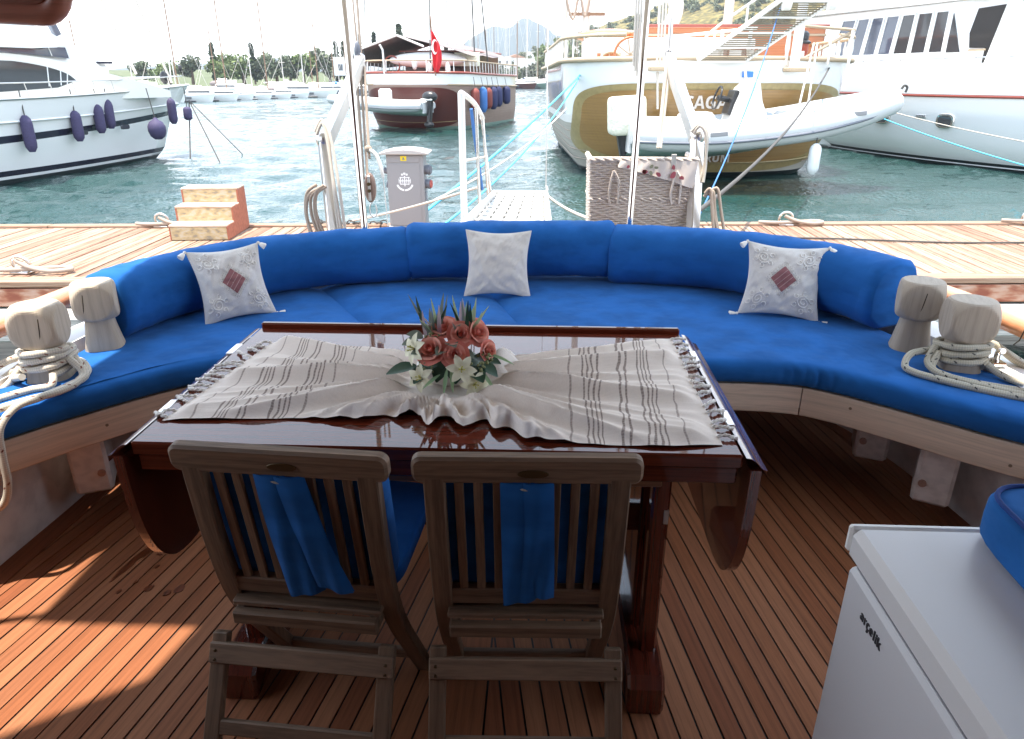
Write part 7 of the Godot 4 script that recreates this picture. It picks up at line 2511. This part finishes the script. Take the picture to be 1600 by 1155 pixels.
# ---------------------------------------------------------------- white yacht, right
func make_white_yacht_right() -> void:
	var O := V(10.0, WATER_Y, -26.0)
	var R := 0.37
	var t := thing("motor_yacht", "large white yacht with slanted window row and oval portholes at right", "yacht", O, R)
	# visible side faces local -x; plan outline of each level along z
	var sidez := [-5.0, -3.2, -1.8, -0.4, 1.0, 2.4, 4.0, 5.6, 7.2, 9.0, 12.0]
	var bulge := [2.3, 1.1, 0.55, 0.18, -0.06, -0.20, -0.26, -0.20, -0.02, 0.2, 0.6]
	var band := func(ys: Array, offs: Array) -> MB:
		var rows := []
		for i in sidez.size():
			var row := []
			for k in ys.size(): row.append(V(bulge[i] + offs[k], ys[k] + 0.10 * pow((sidez[i] - 4.0) / 8.0, 2.0) * ys[k] * 0.3, sidez[i]))
			rows.append(row)
		var pts := []
		for r in rows: pts.append(r)
		var fine := []
		# refine along the length
		var cols := ys.size()
		var curves := []
		for k in cols:
			var c := []
			for r in rows: c.append(r[k])
			curves.append(smooth(c, 5))
		for i in curves[0].size():
			var row := []
			for k in cols: row.append(curves[k][i])
			fine.append(row)
		var mb := MB.new().sheet(fine)
		mb.facing(V(-1, 0, 0))
		return mb
	part(t, "bottom", band.call([-0.3, -0.1, 0.16], [0.5, 0.42, 0.30]), M.boot_dark)
	part(t, "boot_line", band.call([0.055, 0.085], [0.30, 0.29]), M.gloss_white)
	part(t, "topsides", band.call([0.16, 0.4, 0.7, 1.1, 1.5, 1.84], [0.30, 0.14, 0.03, -0.04, -0.08, -0.10]), M.gloss_white)
	part(t, "rubbing_strake", band.call([1.82, 1.85, 1.89], [-0.14, -0.17, -0.14]), M.gulet_redwood)
	part(t, "bulwark", band.call([1.90, 2.2, 2.42], [-0.10, -0.10, -0.09]), M.gloss_white)
	part(t, "side_deck", band.call([2.40, 2.41], [-0.09, 1.2]), M.gloss_white)
	part(t, "deckhouse", MB.new().bx(V(2.6, 3.3, 3.0), V(4.0, 2.2, 13.0), 0.05), M.gloss_white)
	part(t, "upper_house", MB.new().bx(V(3.0, 5.15, 4.5), V(4.4, 1.3, 13.5), 0.10), M.gloss_white)
	part(t, "eave", MB.new().bx(V(1.05, 4.44, 3.6), V(1.2, 0.14, 13.0), 0.03), M.gloss_white)
	part(t, "stern_quarter", MB.new().bx(V(3.5, 1.2, 4.0), V(5.8, 2.4, 16.0), 0.1), M.gloss_white)
	# slanted windows, each with its frame
	var xw := 0.585
	var bt := [[-1.55, -1.22], [-0.75, -0.50], [-0.08, 0.10], [0.55, 0.70], [1.18, 1.32], [1.86, 1.92], [2.52, 2.56], [3.14, 3.12]]
	for i in 7:
		var g := 0.06
		var poly := PackedVector2Array([Vector2(bt[i][0] + g, 3.02), Vector2(bt[i + 1][0] - g, 3.02), Vector2(bt[i + 1][1] - g, 4.14), Vector2(bt[i][1] + g, 4.14)])
		var w := part(t, "window", MB.new().prism(poly, Transform3D(Basis(V(0, 0, 1), V(0, 1, 0), V(-1, 0, 0)), V(xw + 0.01, 0, 0)), 0.02), M.tinted_blue if i < 4 else M.tinted)
		var fr := MB.new()
		for e in 4:
			var a := poly[e]
			var b := poly[(e + 1) % 4]
			fr.bar(V(xw - 0.01, a.y, a.x), V(xw - 0.01, b.y, b.x), 0.045, 0.045)
		part(w, "frame", fr, M.white_paint)
	var tri := PackedVector2Array([Vector2(3.20, 3.02), Vector2(3.66, 3.02), Vector2(3.20, 4.06)])
	part(t, "window", MB.new().prism(tri, Transform3D(Basis(V(0, 0, 1), V(0, 1, 0), V(-1, 0, 0)), V(xw + 0.01, 0, 0)), 0.02), M.tinted)
	# open doorway: flat panel, the shade of the interior put into its colour, and a covered section aft of it
	part(t, "doorway", MB.new().prism(PackedVector2Array([Vector2(3.95, 3.12), Vector2(3.86, 3.5), Vector2(3.98, 4.12), Vector2(4.85, 4.16), Vector2(4.72, 2.70), Vector2(4.45, 2.72), Vector2(4.45, 3.10)]), Transform3D(Basis(V(0, 0, 1), V(0, 1, 0), V(-1, 0, 0)), V(xw + 0.012, 0, 0)), 0.02), M.room_dark)
	part(t, "doorway_trim", MB.new().bar(V(xw - 0.01, 3.06, 3.95), V(xw - 0.01, 3.06, 4.5), 0.04, 0.05), M.rail_wood)
	part(t, "cover_cloth", MB.new().prism(PackedVector2Array([Vector2(4.90, 4.37), Vector2(4.42, 2.0), Vector2(9.0, 2.0), Vector2(9.0, 4.37)]), Transform3D(Basis(V(0, 0, 1), V(0, 1, 0), V(-1, 0, 0)), V(xw - 0.02, 0, 0)), 0.05, 0.01), M.cream_white)
	part(t, "eave_trim", MB.new().bar(V(0.40, 4.38, 3.6), V(0.40, 4.41, 5.0), 0.05, 0.08), M.rail_wood)
	# rail
	var pts := []
	for i in sidez.size(): pts.append(V(bulge[i] - 0.02, 2.84, sidez[i]))
	part(t, "guard_rail", MB.new().tube(smooth(pts, 5), 0.02, 6), M.steel_dull)
	var mid := []
	for i in sidez.size(): mid.append(V(bulge[i] - 0.02, 2.62, sidez[i]))
	part(t, "guard_wire", MB.new().tube(smooth(mid, 5), 0.008, 5), M.steel_dull)
	var sp := smooth(pts, 5)
	for z: float in [-0.1, 0.7, 1.5, 2.35, 3.2, 4.1, 5.0, 6.0]:
		var best := sp[0]
		for q in sp: if absf(q.z - z) < absf(best.z - z): best = q
		part(t, "stanchion", MB.new().rod(best, best - V(0, 0.95, 0), 0.016, 6), M.steel_dull)
	for z in [2.17, 4.49]:
		var el := PackedVector2Array()
		for i in 24:
			var a := TAU * i / 24
			el.append(Vector2(signf(cos(a)) * pow(absf(cos(a)), 0.7) * 0.30, signf(sin(a)) * pow(absf(sin(a)), 0.7) * 0.20))
		var inn := PackedVector2Array()
		for q in el: inn.append(q * 0.74)
		var bx := -0.285 if z < 3 else -0.315
		var pf := Transform3D(Basis(V(0, 0, 1), V(0, 1, 0), V(-1, 0, 0)), V(bx + 0.03, 1.20, z))
		var pw := part(t, "porthole", MB.new().prism(el, pf, 0.07, 0.015), M.steel)
		part(pw, "glass", MB.new().prism(inn, pf * Transform3D(Basis(), V(0, 0, 0.062)), 0.012), M.tinted)
	part(t, "vent_grille", MB.new().bx(V(-0.33, 1.29, 3.64), V(0.04, 0.09, 0.36), 0.01), M.steel_dull)
	for k in 6: part(t, "vent_slot", MB.new().bx(V(-0.352, 1.29, 3.50 + k * 0.055), V(0.006, 0.06, 0.02)), M.ped_dark)

# ---------------------------------------------------------------- mooring lines over the water
func line_thing(nm: String, label: String, pts: PackedVector3Array, r: float, m: Material) -> void:
	solo(nm, label, "rope", MB.new().tube(pts, r, 6), m)

func make_lines() -> void:
	line_thing("mooring_line", "double cyan mooring line from the brown gulet's left quarter", sag(V(0.95, 1.75, -19.4), V(-1.6, -0.05, -8.25), 0.10), 0.020, M.rope_cyan)
	line_thing("mooring_line", "second cyan mooring line just below the first", sag(V(0.90, 1.70, -19.4), V(-1.25, -0.1, -8.3), 0.28), 0.015, M.rope_cyan)
	line_thing("mooring_line", "white mooring line from the dock towards the red gulet", sag(V(-1.3, 0.25, -8.05), V(0.4, 1.0, -15.0), 0.15), 0.014, M.rope_pale)
	line_thing("mooring_line", "white line stretched low behind the power pedestal", sag(V(-2.2, 0.05, -7.95), V(-0.62, 0.62, -6.6), 0.02), 0.012, M.rope_pale)
	line_thing("mooring_line", "white line from the gangway end towards the basket", sag(V(0.03, 0.36, -7.9), V(0.35, 0.72, -4.4), 0.03), 0.012, M.rope_pale)
	line_thing("mooring_line", "grey line rising from the dock to the brown gulet's right rail", sag(V(1.15, 0.55, -5.6), V(6.9, 1.85, -19.0), 0.30), 0.020, M.rope_darkgrey)
	line_thing("mooring_line", "thin pale blue line from the dock up to the gulet's gangway", sag(V(1.75, -0.05, -8.35), V(5.05, 3.0, -17.4), 0.35), 0.011, M.rope_blue)
	line_thing("mooring_line", "bright cyan line crossing the right white yacht's hull", sag(V(9.6, 0.80, -24.2), V(10.8, -0.35, -15.0), 0.12), 0.015, M.rope_cyan)
	line_thing("mooring_line", "thin white line crossing the right white yacht's hull", sag(V(9.7, 0.9, -24.0), V(11.5, 0.1, -16.0), 0.10), 0.014, M.rope_pale)
	line_thing("anchor_line", "dark anchor line from the left yacht's bow, steep", sag(V(-11.75, 0.9, -24.3), V(-11.2, -0.8, -22.6), 0.0, 4), 0.022, M.rope_darkgrey)
	line_thing("anchor_line", "dark anchor line from the left yacht's bow, slanting right", sag(V(-11.75, 0.9, -24.3), V(-9.6, -0.8, -21.2), 0.0, 4), 0.022, M.rope_darkgrey)
	line_thing("anchor_line", "dark anchor line from the left yacht's bow, farthest right", sag(V(-11.75, 0.9, -24.3), V(-9.8, -0.8, -23.5), 0.0, 4), 0.016, M.rope_darkgrey)
	line_thing("hanging_strap", "blue strap tied to the gangway handrail", PackedVector3Array([V(-0.66, 1.30, -6.6), V(-0.645, 1.10, -6.65), V(-0.62, 0.8, -6.8), V(-0.61, 0.55, -7.0)]), 0.016, M.rope_blue)

# ---------------------------------------------------------------- foliage
func crown(mb: MB, c: Vector3, r: Vector3, n: int, leaf: float, base: Color, sd: int, lobes := 7) -> void:
	var g := RandomNumberGenerator.new(); g.seed = sd
	var ls := []
	for i in lobes:
		var d := V(g.randf_range(-1, 1), g.randf_range(-0.8, 1), g.randf_range(-1, 1))
		ls.append([d * 0.6, g.randf_range(0.34, 0.58), g.randf_range(0.75, 1.25)])
	for i in n:
		var l: Array = ls[g.randi() % ls.size()]
		var d := V(g.randfn(), g.randfn(), g.randfn()).normalized()
		var q: Vector3 = l[0] + d * l[1] * pow(g.randf(), 0.3)
		var p := c + q * r
		var s := leaf * g.randf_range(0.6, 1.4)
		var a := V(g.randfn(), g.randfn(), g.randfn()).normalized()
		var b := a.cross(V(g.randfn(), g.randfn(), g.randfn())).normalized()
		var t: float = l[2] * g.randf_range(0.75, 1.25)
		mb.tint = Color(base.r * t, base.g * t, base.b * t)
		var nn := a.cross(b)
		if nn.y < 0: nn = -nn
		var i0 := mb.vert(p - a * s, nn)
		var i1 := mb.vert(p + b * s * 0.6, nn)
		var i2 := mb.vert(p + a * s, nn)
		var i3 := mb.vert(p - b * s * 0.6, nn)
		mb.face(i0, i1, i2); mb.face(i0, i2, i3)
	mb.colored = true

func tree(label: String, at: Vector3, h: float, w: float, kind: String, sd: int) -> void:
	var t := thing("%s_tree" % kind, label, "tree", at, 0.0, "trees along the far shore")
	var mb := MB.new()
	var n := 500
	if kind == "cypress":
		var g := RandomNumberGenerator.new(); g.seed = sd
		for k in 9:
			var f := k / 8.0
			crown(mb, V(0, h * (0.08 + 0.86 * f), 0), V(w * 0.55 * (sin(PI * (0.2 + 0.72 * f)) + 0.1), h * 0.10, w * 0.55 * (sin(PI * (0.2 + 0.72 * f)) + 0.1)), 90, 0.06 * h, Color(0.05, 0.075, 0.04), sd + k, 5)
	elif kind == "pine":
		for k in 7:
			var f := k / 6.0
			crown(mb, V(0, h * (0.3 + 0.62 * f), 0), V(w * (1.0 - 0.8 * f), h * 0.07, w * (1.0 - 0.8 * f)), 120, 0.05 * h, Color(0.06, 0.085, 0.045), sd + k, 6)
	else:
		crown(mb, V(0, h * 0.52, 0), V(w * 1.15, h * 0.50, w), 900, 0.075 * h, Color(0.13, 0.17, 0.06) if kind == "broadleaf" else Color(0.10, 0.12, 0.07), sd, 9)
	part(t, "crown", mb, M.leaf_any)
	part(t, "trunk", MB.new().tube(PackedVector3Array([V(0, -0.6, 0), V(0.02 * h, h * 0.3, 0), V(0, h * 0.75, 0)]), PackedFloat32Array([w * 0.10 + 0.1, w * 0.07 + 0.06, 0.04]), 7), M.bark)

func yacht_small(label: String, at: Vector3, turn: float, L: float, hull: Material, mast: float, sd: int) -> void:
	var g := RandomNumberGenerator.new(); g.seed = sd
	var t := thing("moored_boat", label, "boat", at, turn, "boats moored in the far marina")
	var w := L * 0.16
	var rows := []
	for i in 13:
		var f := i / 12.0
		var hw := w * (1.0 - pow(absf(f), 3.2)) * (0.9 if f > 0.02 else 0.85)
		var z := -L * 0.5 + L * f
		var sh := 0.085 * L * (1.0 + 0.35 * f * f)
		rows.append([V(-hw, sh, z + 0.06 * L * f), V(-hw * 0.85, 0.0, z), V(0, -0.2, z), V(hw * 0.85, 0.0, z), V(hw, sh, z + 0.06 * L * f)])
	part(t, "hull", MB.new().sheet(rows, true), hull)
	var dk := []
	for r in rows: dk.append([r[0], (r[0] + r[4]) * 0.5 + V(0, 0.02, 0), r[4]])
	part(t, "deck", MB.new().sheet(dk), M.house_white)
	part(t, "cabin", MB.new().bx(V(0, 0.085 * L + 0.045 * L, -0.05 * L), V(w * 1.3, 0.09 * L, L * 0.42), 0.02 * L), M.house_white)
	part(t, "cabin_window", MB.new().bx(V(0, 0.085 * L + 0.055 * L, -0.05 * L), V(w * 1.31, 0.028 * L, L * 0.34), 0.004), M.window_dark)
	for k in 4:
		for s in [-1.0, 1.0]:
			var ff := 0.2 + 0.15 * k
			part(t, "portlight", MB.new().bx(V(s * w * (1.0 - pow(ff, 3.2)) * 0.90, 0.058 * L, -L * 0.5 + L * ff), V(0.12, 0.028 * L, 0.075 * L)), M.window_dark)
	part(t, "boot_stripe", MB.new().bx(V(0, 0.012 * L, -0.12 * L), V(w * 1.78, 0.014 * L, L * 0.72), 0.01), M.navy)
	if g.randf() < 0.6:
		part(t, "sprayhood", MB.new().ball(V(0, 0.17 * L, -0.30 * L), V(w * 0.7, 0.05 * L, 0.10 * L), 10, 6), [M.fender_navy, M.canvas_taupe, M.canvas_cream, M.rope_blue][g.randi() % 4])
	if mast > 0.0:
		part(t, "mast", MB.new().rod(V(0, 0.1 * L, 0.05 * L), V(0, mast, 0.05 * L), 0.07, 6), M.mast_pale if g.randf() < 0.6 else M.mast_brown)
		part(t, "boom", MB.new().rod(V(0, 0.2 * L, 0.05 * L), V(0, 0.2 * L, -0.38 * L), 0.11, 6), M.canvas_white)
		part(t, "spreader", MB.new().rod(V(-0.7, mast * 0.6, 0.05 * L), V(0.7, mast * 0.6, 0.05 * L), 0.03, 5), M.mast_pale)
		part(t, "stay", MB.new().rod(V(0, mast, 0.05 * L), V(0, 0.1 * L, 0.5 * L), 0.02, 4), M.mast_pale)
		part(t, "stay", MB.new().rod(V(0, mast, 0.05 * L), V(0, 0.1 * L, -0.5 * L), 0.02, 4), M.mast_pale)
	else:
		part(t, "flybridge", MB.new().bx(V(0, 0.085 * L + 0.115 * L, -0.10 * L), V(w * 1.1, 0.05 * L, L * 0.26), 0.015 * L), M.house_white)
		part(t, "radar_arch", MB.new().bx(V(0, 0.085 * L + 0.155 * L, -0.18 * L), V(w * 1.0, 0.02 * L, L * 0.06), 0.005), M.house_white)

func villa(label: String, at: Vector3, s: Vector3, turn: float, roofed: bool) -> void:
	var t := thing("villa", label, "house", at, turn, "white houses on the far shore")
	part(t, "wall", MB.new().bx(V(0, s.y * 0.5, 0), s, 0.05), M.house_white)
	if roofed:
		var p := PackedVector2Array([Vector2(-s.x * 0.54, s.y), Vector2(s.x * 0.54, s.y), Vector2(0, s.y * 1.32)])
		part(t, "roof", MB.new().prism(p, Transform3D(Basis(), V(0, 0.005, -s.z * 0.53)), s.z * 1.06), M.house_roof)
	else:
		part(t, "roof", MB.new().bx(V(0, s.y + 0.06, 0), V(s.x * 1.03, 0.12, s.z * 1.03), 0.02), M.house_white)
	var nw := maxi(2, int(s.x / 2.2))
	for i in nw:
		var x := (float(i) + 0.5) / nw * s.x - s.x * 0.5
		for f in maxi(1, int(s.y / 2.8)):
			part(t, "window", MB.new().bx(V(x, 1.5 + f * 2.8, s.z * 0.5 + 0.01), V(0.9, 1.1, 0.06), 0.01), M.window_dark)

func make_marina() -> void:
	var g := RandomNumberGenerator.new(); g.seed = 99
	# left: boats packed along the near pontoon, waterline from about (-50, -72) to (-28, -118)
	var names := ["white motor boat moored at far left, first of the row", "white sailing boat in the far left marina, second of the row", "white cruiser in the far left marina, third of the row", "white sailing boat in the far left marina, fourth of the row", "white motor boat in the far left marina, fifth of the row", "sailing boat in the far left marina, sixth of the row", "white motor boat in the far left marina, seventh of the row", "sailing boat in the far left marina, eighth of the row", "white sailing boat in the far left marina, ninth of the row", "dark hulled boat in the far left marina, tenth of the row", "motor boat in the far left marina, eleventh of the row", "sailing boat beside the left awning pole, last of the row"]
	for i in 12:
		var f := i / 11.0
		var p := V(lerpf(-41, -29.5, f), WATER_Y, lerpf(-76, -118, f))
		yacht_small(names[i], p, 1.9 + g.randf_range(-0.5, 0.5) + (0.4 if i == 1 else 0.0), g.randf_range(5.0, 9.5) * (1.15 if i in [1, 2] else 1.0), M.gloss_white if i != 9 else M.ped_dark, (g.randf_range(8.0, 12.0) if i % 2 == 1 or i > 6 else 0.0), 300 + i)
	for i in 16:
		var f := i / 15.0
		var p := V(lerpf(-58, -36, f), WATER_Y, lerpf(-92, -138, f))
		yacht_small("white boat in the second row of the far left marina, number %d from the left" % (i + 1) if false else ["white boat", "pale boat", "small boat", "white cruiser"][i % 4] + " in the back row of the left marina, " + ["first", "second", "third", "fourth", "fifth", "sixth", "seventh", "eighth", "ninth", "tenth", "eleventh", "twelfth", "thirteenth", "fourteenth", "fifteenth", "sixteenth"][i] + " from left", p, 1.8 + g.randf_range(-0.8, 0.8), g.randf_range(5.5, 10.0), M.gloss_white, g.randf_range(8.0, 13.0) if i % 2 == 0 else 0.0, 400 + i)
	# trees behind them
	var sp := [[-78, 6.5, 4.0, "olive"], [-70, 8, 4.5, "olive"], [-66, 12, 2.2, "cypress"], [-64, 9, 5.0, "broadleaf"], [-61, 8.5, 5.0, "broadleaf"], [-59, 12, 1.8, "cypress"], [-57, 8, 4.2, "olive"], [-55, 9, 4.8, "olive"], [-52.5, 10, 4.0, "olive"], [-50, 9, 4.6, "broadleaf"], [-47.5, 11, 3.6, "olive"], [-45, 10, 4.4, "olive"], [-43.5, 13, 1.5, "cypress"], [-42, 13, 1.5, "cypress"], [-38.8, 15.0, 2.6, "cypress"], [-36.0, 15.6, 1.5, "cypress"], [-32.5, 14.5, 4.6, "olive"], [-31.0, 19.5, 3.4, "pine"], [-27.5, 9, 5.0, "broadleaf"], [-74, 7, 5, "broadleaf"], [-34, 6.5, 4.0, "broadleaf"], [-40.5, 6, 3.6, "broadleaf"]]
	var ord := ["first", "second", "third", "fourth", "fifth", "sixth", "seventh", "eighth", "ninth", "tenth", "eleventh", "twelfth", "thirteenth", "fourteenth", "fifteenth", "sixteenth", "seventeenth", "eighteenth", "nineteenth", "twentieth", "twenty-first", "twenty-second"]
	for i in sp.size():
		var q: Array = sp[i]
		tree("%s tree on the left shore, %s counted along the bank" % [{"olive": "grey green", "cypress": "slim dark cypress", "broadleaf": "light green leafy", "pine": "tall layered pine"}[q[3]], ord[i]], V(q[0] * 0.98, 1.2, -142 - 0.35 * (q[0] + 78)), q[1] * 0.56, q[2] * 0.55, q[3], 500 + i * 11)
	villa("white villa with pink roofline among the left trees", V(-36.5, 2.2, -150), V(10, 3.2, 6), 0.1, false)
	villa("pale house with terracotta roof right of the cypresses", V(-29.5, 3.2, -150), V(7, 4.6, 6), 0.0, true)
	var fl := thing("banner_flag", "large red banner with white crescent on the left shore", "flag", V(-29.3, 3.4, -143))
	part(fl, "cloth", MB.new().bx(V(0, 1.6, 0), V(1.9, 2.6, 0.05), 0.01), M.flag_red)
	var cres := PackedVector2Array()
	for i in 13:
		var a := deg_to_rad(40 + 280.0 * i / 12.0)
		cres.append(Vector2(cos(a), sin(a)) * 0.5)
	for i in 13:
		var a := deg_to_rad(310 - 260.0 * i / 12.0)
		cres.append(Vector2(0.13 + cos(a) * 0.4, sin(a) * 0.4))
	part(fl, "crescent", MB.new().prism(cres, Transform3D(Basis(), V(-0.1, 1.7, 0.03)), 0.03), M.flag_white)
	part(fl, "pole", MB.new().rod(V(-1.0, -2.5, 0), V(-1.0, 3.2, 0), 0.06, 6), M.mast_pale)
	# centre right: gulets and yachts lying under the hill
	var gl := ["dark red gulet", "black gulet", "pale green sailing boat", "brown gulet", "white sailing boat", "brown wooden boat"]
	for i in 14:
		var f := i / 13.0
		var p := V(lerpf(-24, 10.5, f), WATER_Y, lerpf(-196, -214, f) + (6 if i % 2 == 0 else 0))
		yacht_small(gl[i % 6] + " under the hill, " + ord[i] + " from the left", p, 0.4 + g.randf_range(-0.5, 0.5), g.randf_range(11, 15), [M.gulet_red, M.boot_dark, M.green_boot, M.mast_brown, M.gloss_white, M.gulet_redwood][i % 6], g.randf_range(20, 32), 700 + i)
	for i in 16:
		var f := i / 15.0
		var p := V(lerpf(-30, 14, f), WATER_Y, -226 - g.randf_range(0, 18))
		yacht_small("white sailing boat behind the gulets, " + ord[i] + " from the left", p, 1.2 + g.randf_range(-0.5, 0.5), g.randf_range(10, 13), M.gloss_white, g.randf_range(18, 30), 800 + i)

func hill_y(x: float, z: float) -> float:
	# crest heights used for the green hill
	var cr := [V(-140, 2, -420), V(-60, 7, -415), V(-20, 10, -410), V(8, 18, -400), V(24, 25, -395), V(46, 31, -390), V(62, 37, -385), V(120, 52, -372), V(180, 64, -365), V(260, 70, -365), V(380, 60, -370)]
	for i in cr.size() - 1:
		if x <= cr[i + 1].x:
			var f := clampf((x - cr[i].x) / (cr[i + 1].x - cr[i].x), 0, 1)
			var c: Vector3 = cr[i].lerp(cr[i + 1], f)
			var t := (z - c.z) / 190.0
			return -2.0 + (c.y + 2.0) * (1.0 - pow(clampf(absf(t), 0, 1), 1.25))
	return 0.0

func make_hill_plants() -> void:
	var g := RandomNumberGenerator.new(); g.seed = 123
	# shrubs: one clump shape, scattered; nobody could count them from here
	var cl := MB.new()
	crown(cl, V(0, 0.5, 0), V(1.0, 0.8, 1.0), 160, 0.22, Color(0.11, 0.125, 0.07), 31, 6)
	var mm := MultiMesh.new()
	mm.transform_format = MultiMesh.TRANSFORM_3D
	mm.mesh = cl.mesh()
	var xs := []
	for i in 1500:
		var x := g.randf_range(-60, 330)
		var t := pow(g.randf(), 0.8)
		var z: float = -395.0 + t * 120.0 + x * 0.06
		var dens := sin(x * 0.13 + z * 0.05) + sin(x * 0.041 - z * 0.09)
		if dens < g.randf_range(-1.4, 1.0): continue
		var s := g.randf_range(1.2, 3.4)
		xs.append(Transform3D(Basis(V(0, 1, 0), g.randf_range(0, TAU)).scaled(V(s, s * g.randf_range(0.7, 1.2), s)), V(x, hill_y(x, z) - 0.2, z)))
	mm.instance_count = xs.size()
	for i in xs.size(): mm.set_instance_transform(i, xs[i])
	var mi := MultiMeshInstance3D.new()
	mi.name = "hill_shrubs"
	mi.multimesh = mm
	mi.material_override = M.leaf_any
	add_child(mi)
	tag(mi, "olive scrub dotted over the dry hillside", "shrubs", "", "stuff")
	# houses on the slope above the marina
	var ord := ["first", "second", "third", "fourth", "fifth", "sixth", "seventh", "eighth", "ninth", "tenth", "eleventh", "twelfth", "thirteenth", "fourteenth"]
	for i in 14:
		var x := -34.0 + i * 4.6 + g.randf_range(-1, 1)
		var z := -268.0 - (i % 3) * 22.0 - g.randf_range(0, 8)
		villa("white hillside house above the moored gulets, %s from the left" % ord[i], V(x * 1.15, hill_y(x * 1.15, z) - 0.6, z), V(g.randf_range(6, 10), g.randf_range(3.2, 6.2), 6), g.randf_range(-0.3, 0.3), i % 4 == 1)
	# trees at the foot of the hill
	var tp := [[-20, 7, "broadleaf"], [-15.5, 8, "olive"], [-11, 6.5, "broadleaf"], [-1.5, 9, "olive"], [2.0, 14, "broadleaf"], [5.0, 12, "olive"], [8.5, 16, "broadleaf"], [12, 13, "olive"], [15.5, 11, "broadleaf"], [-6, 7, "olive"], [19, 12, "broadleaf"]]
	for i in tp.size():
		var q: Array = tp[i]
		tree("%s tree at the foot of the hill, %s from the left" % ["light green" if q[2] == "broadleaf" else "grey green", ord[mini(i, 13)]], V(q[0] * 1.0, -0.5, -240 - (i % 3) * 5), q[1] * 0.85, q[1] * 0.42, q[2], 900 + i * 13)
	var fs := thing("foreshore", "stone quay at the foot of the hill", "quay", V(-10, WATER_Y, -236))
	fs.set_meta("kind", "structure")
	part(fs, "quay", MB.new().bx(V(10, 0.3, -18), V(150, 1.4, 36), 0.05), M.dock_beam)
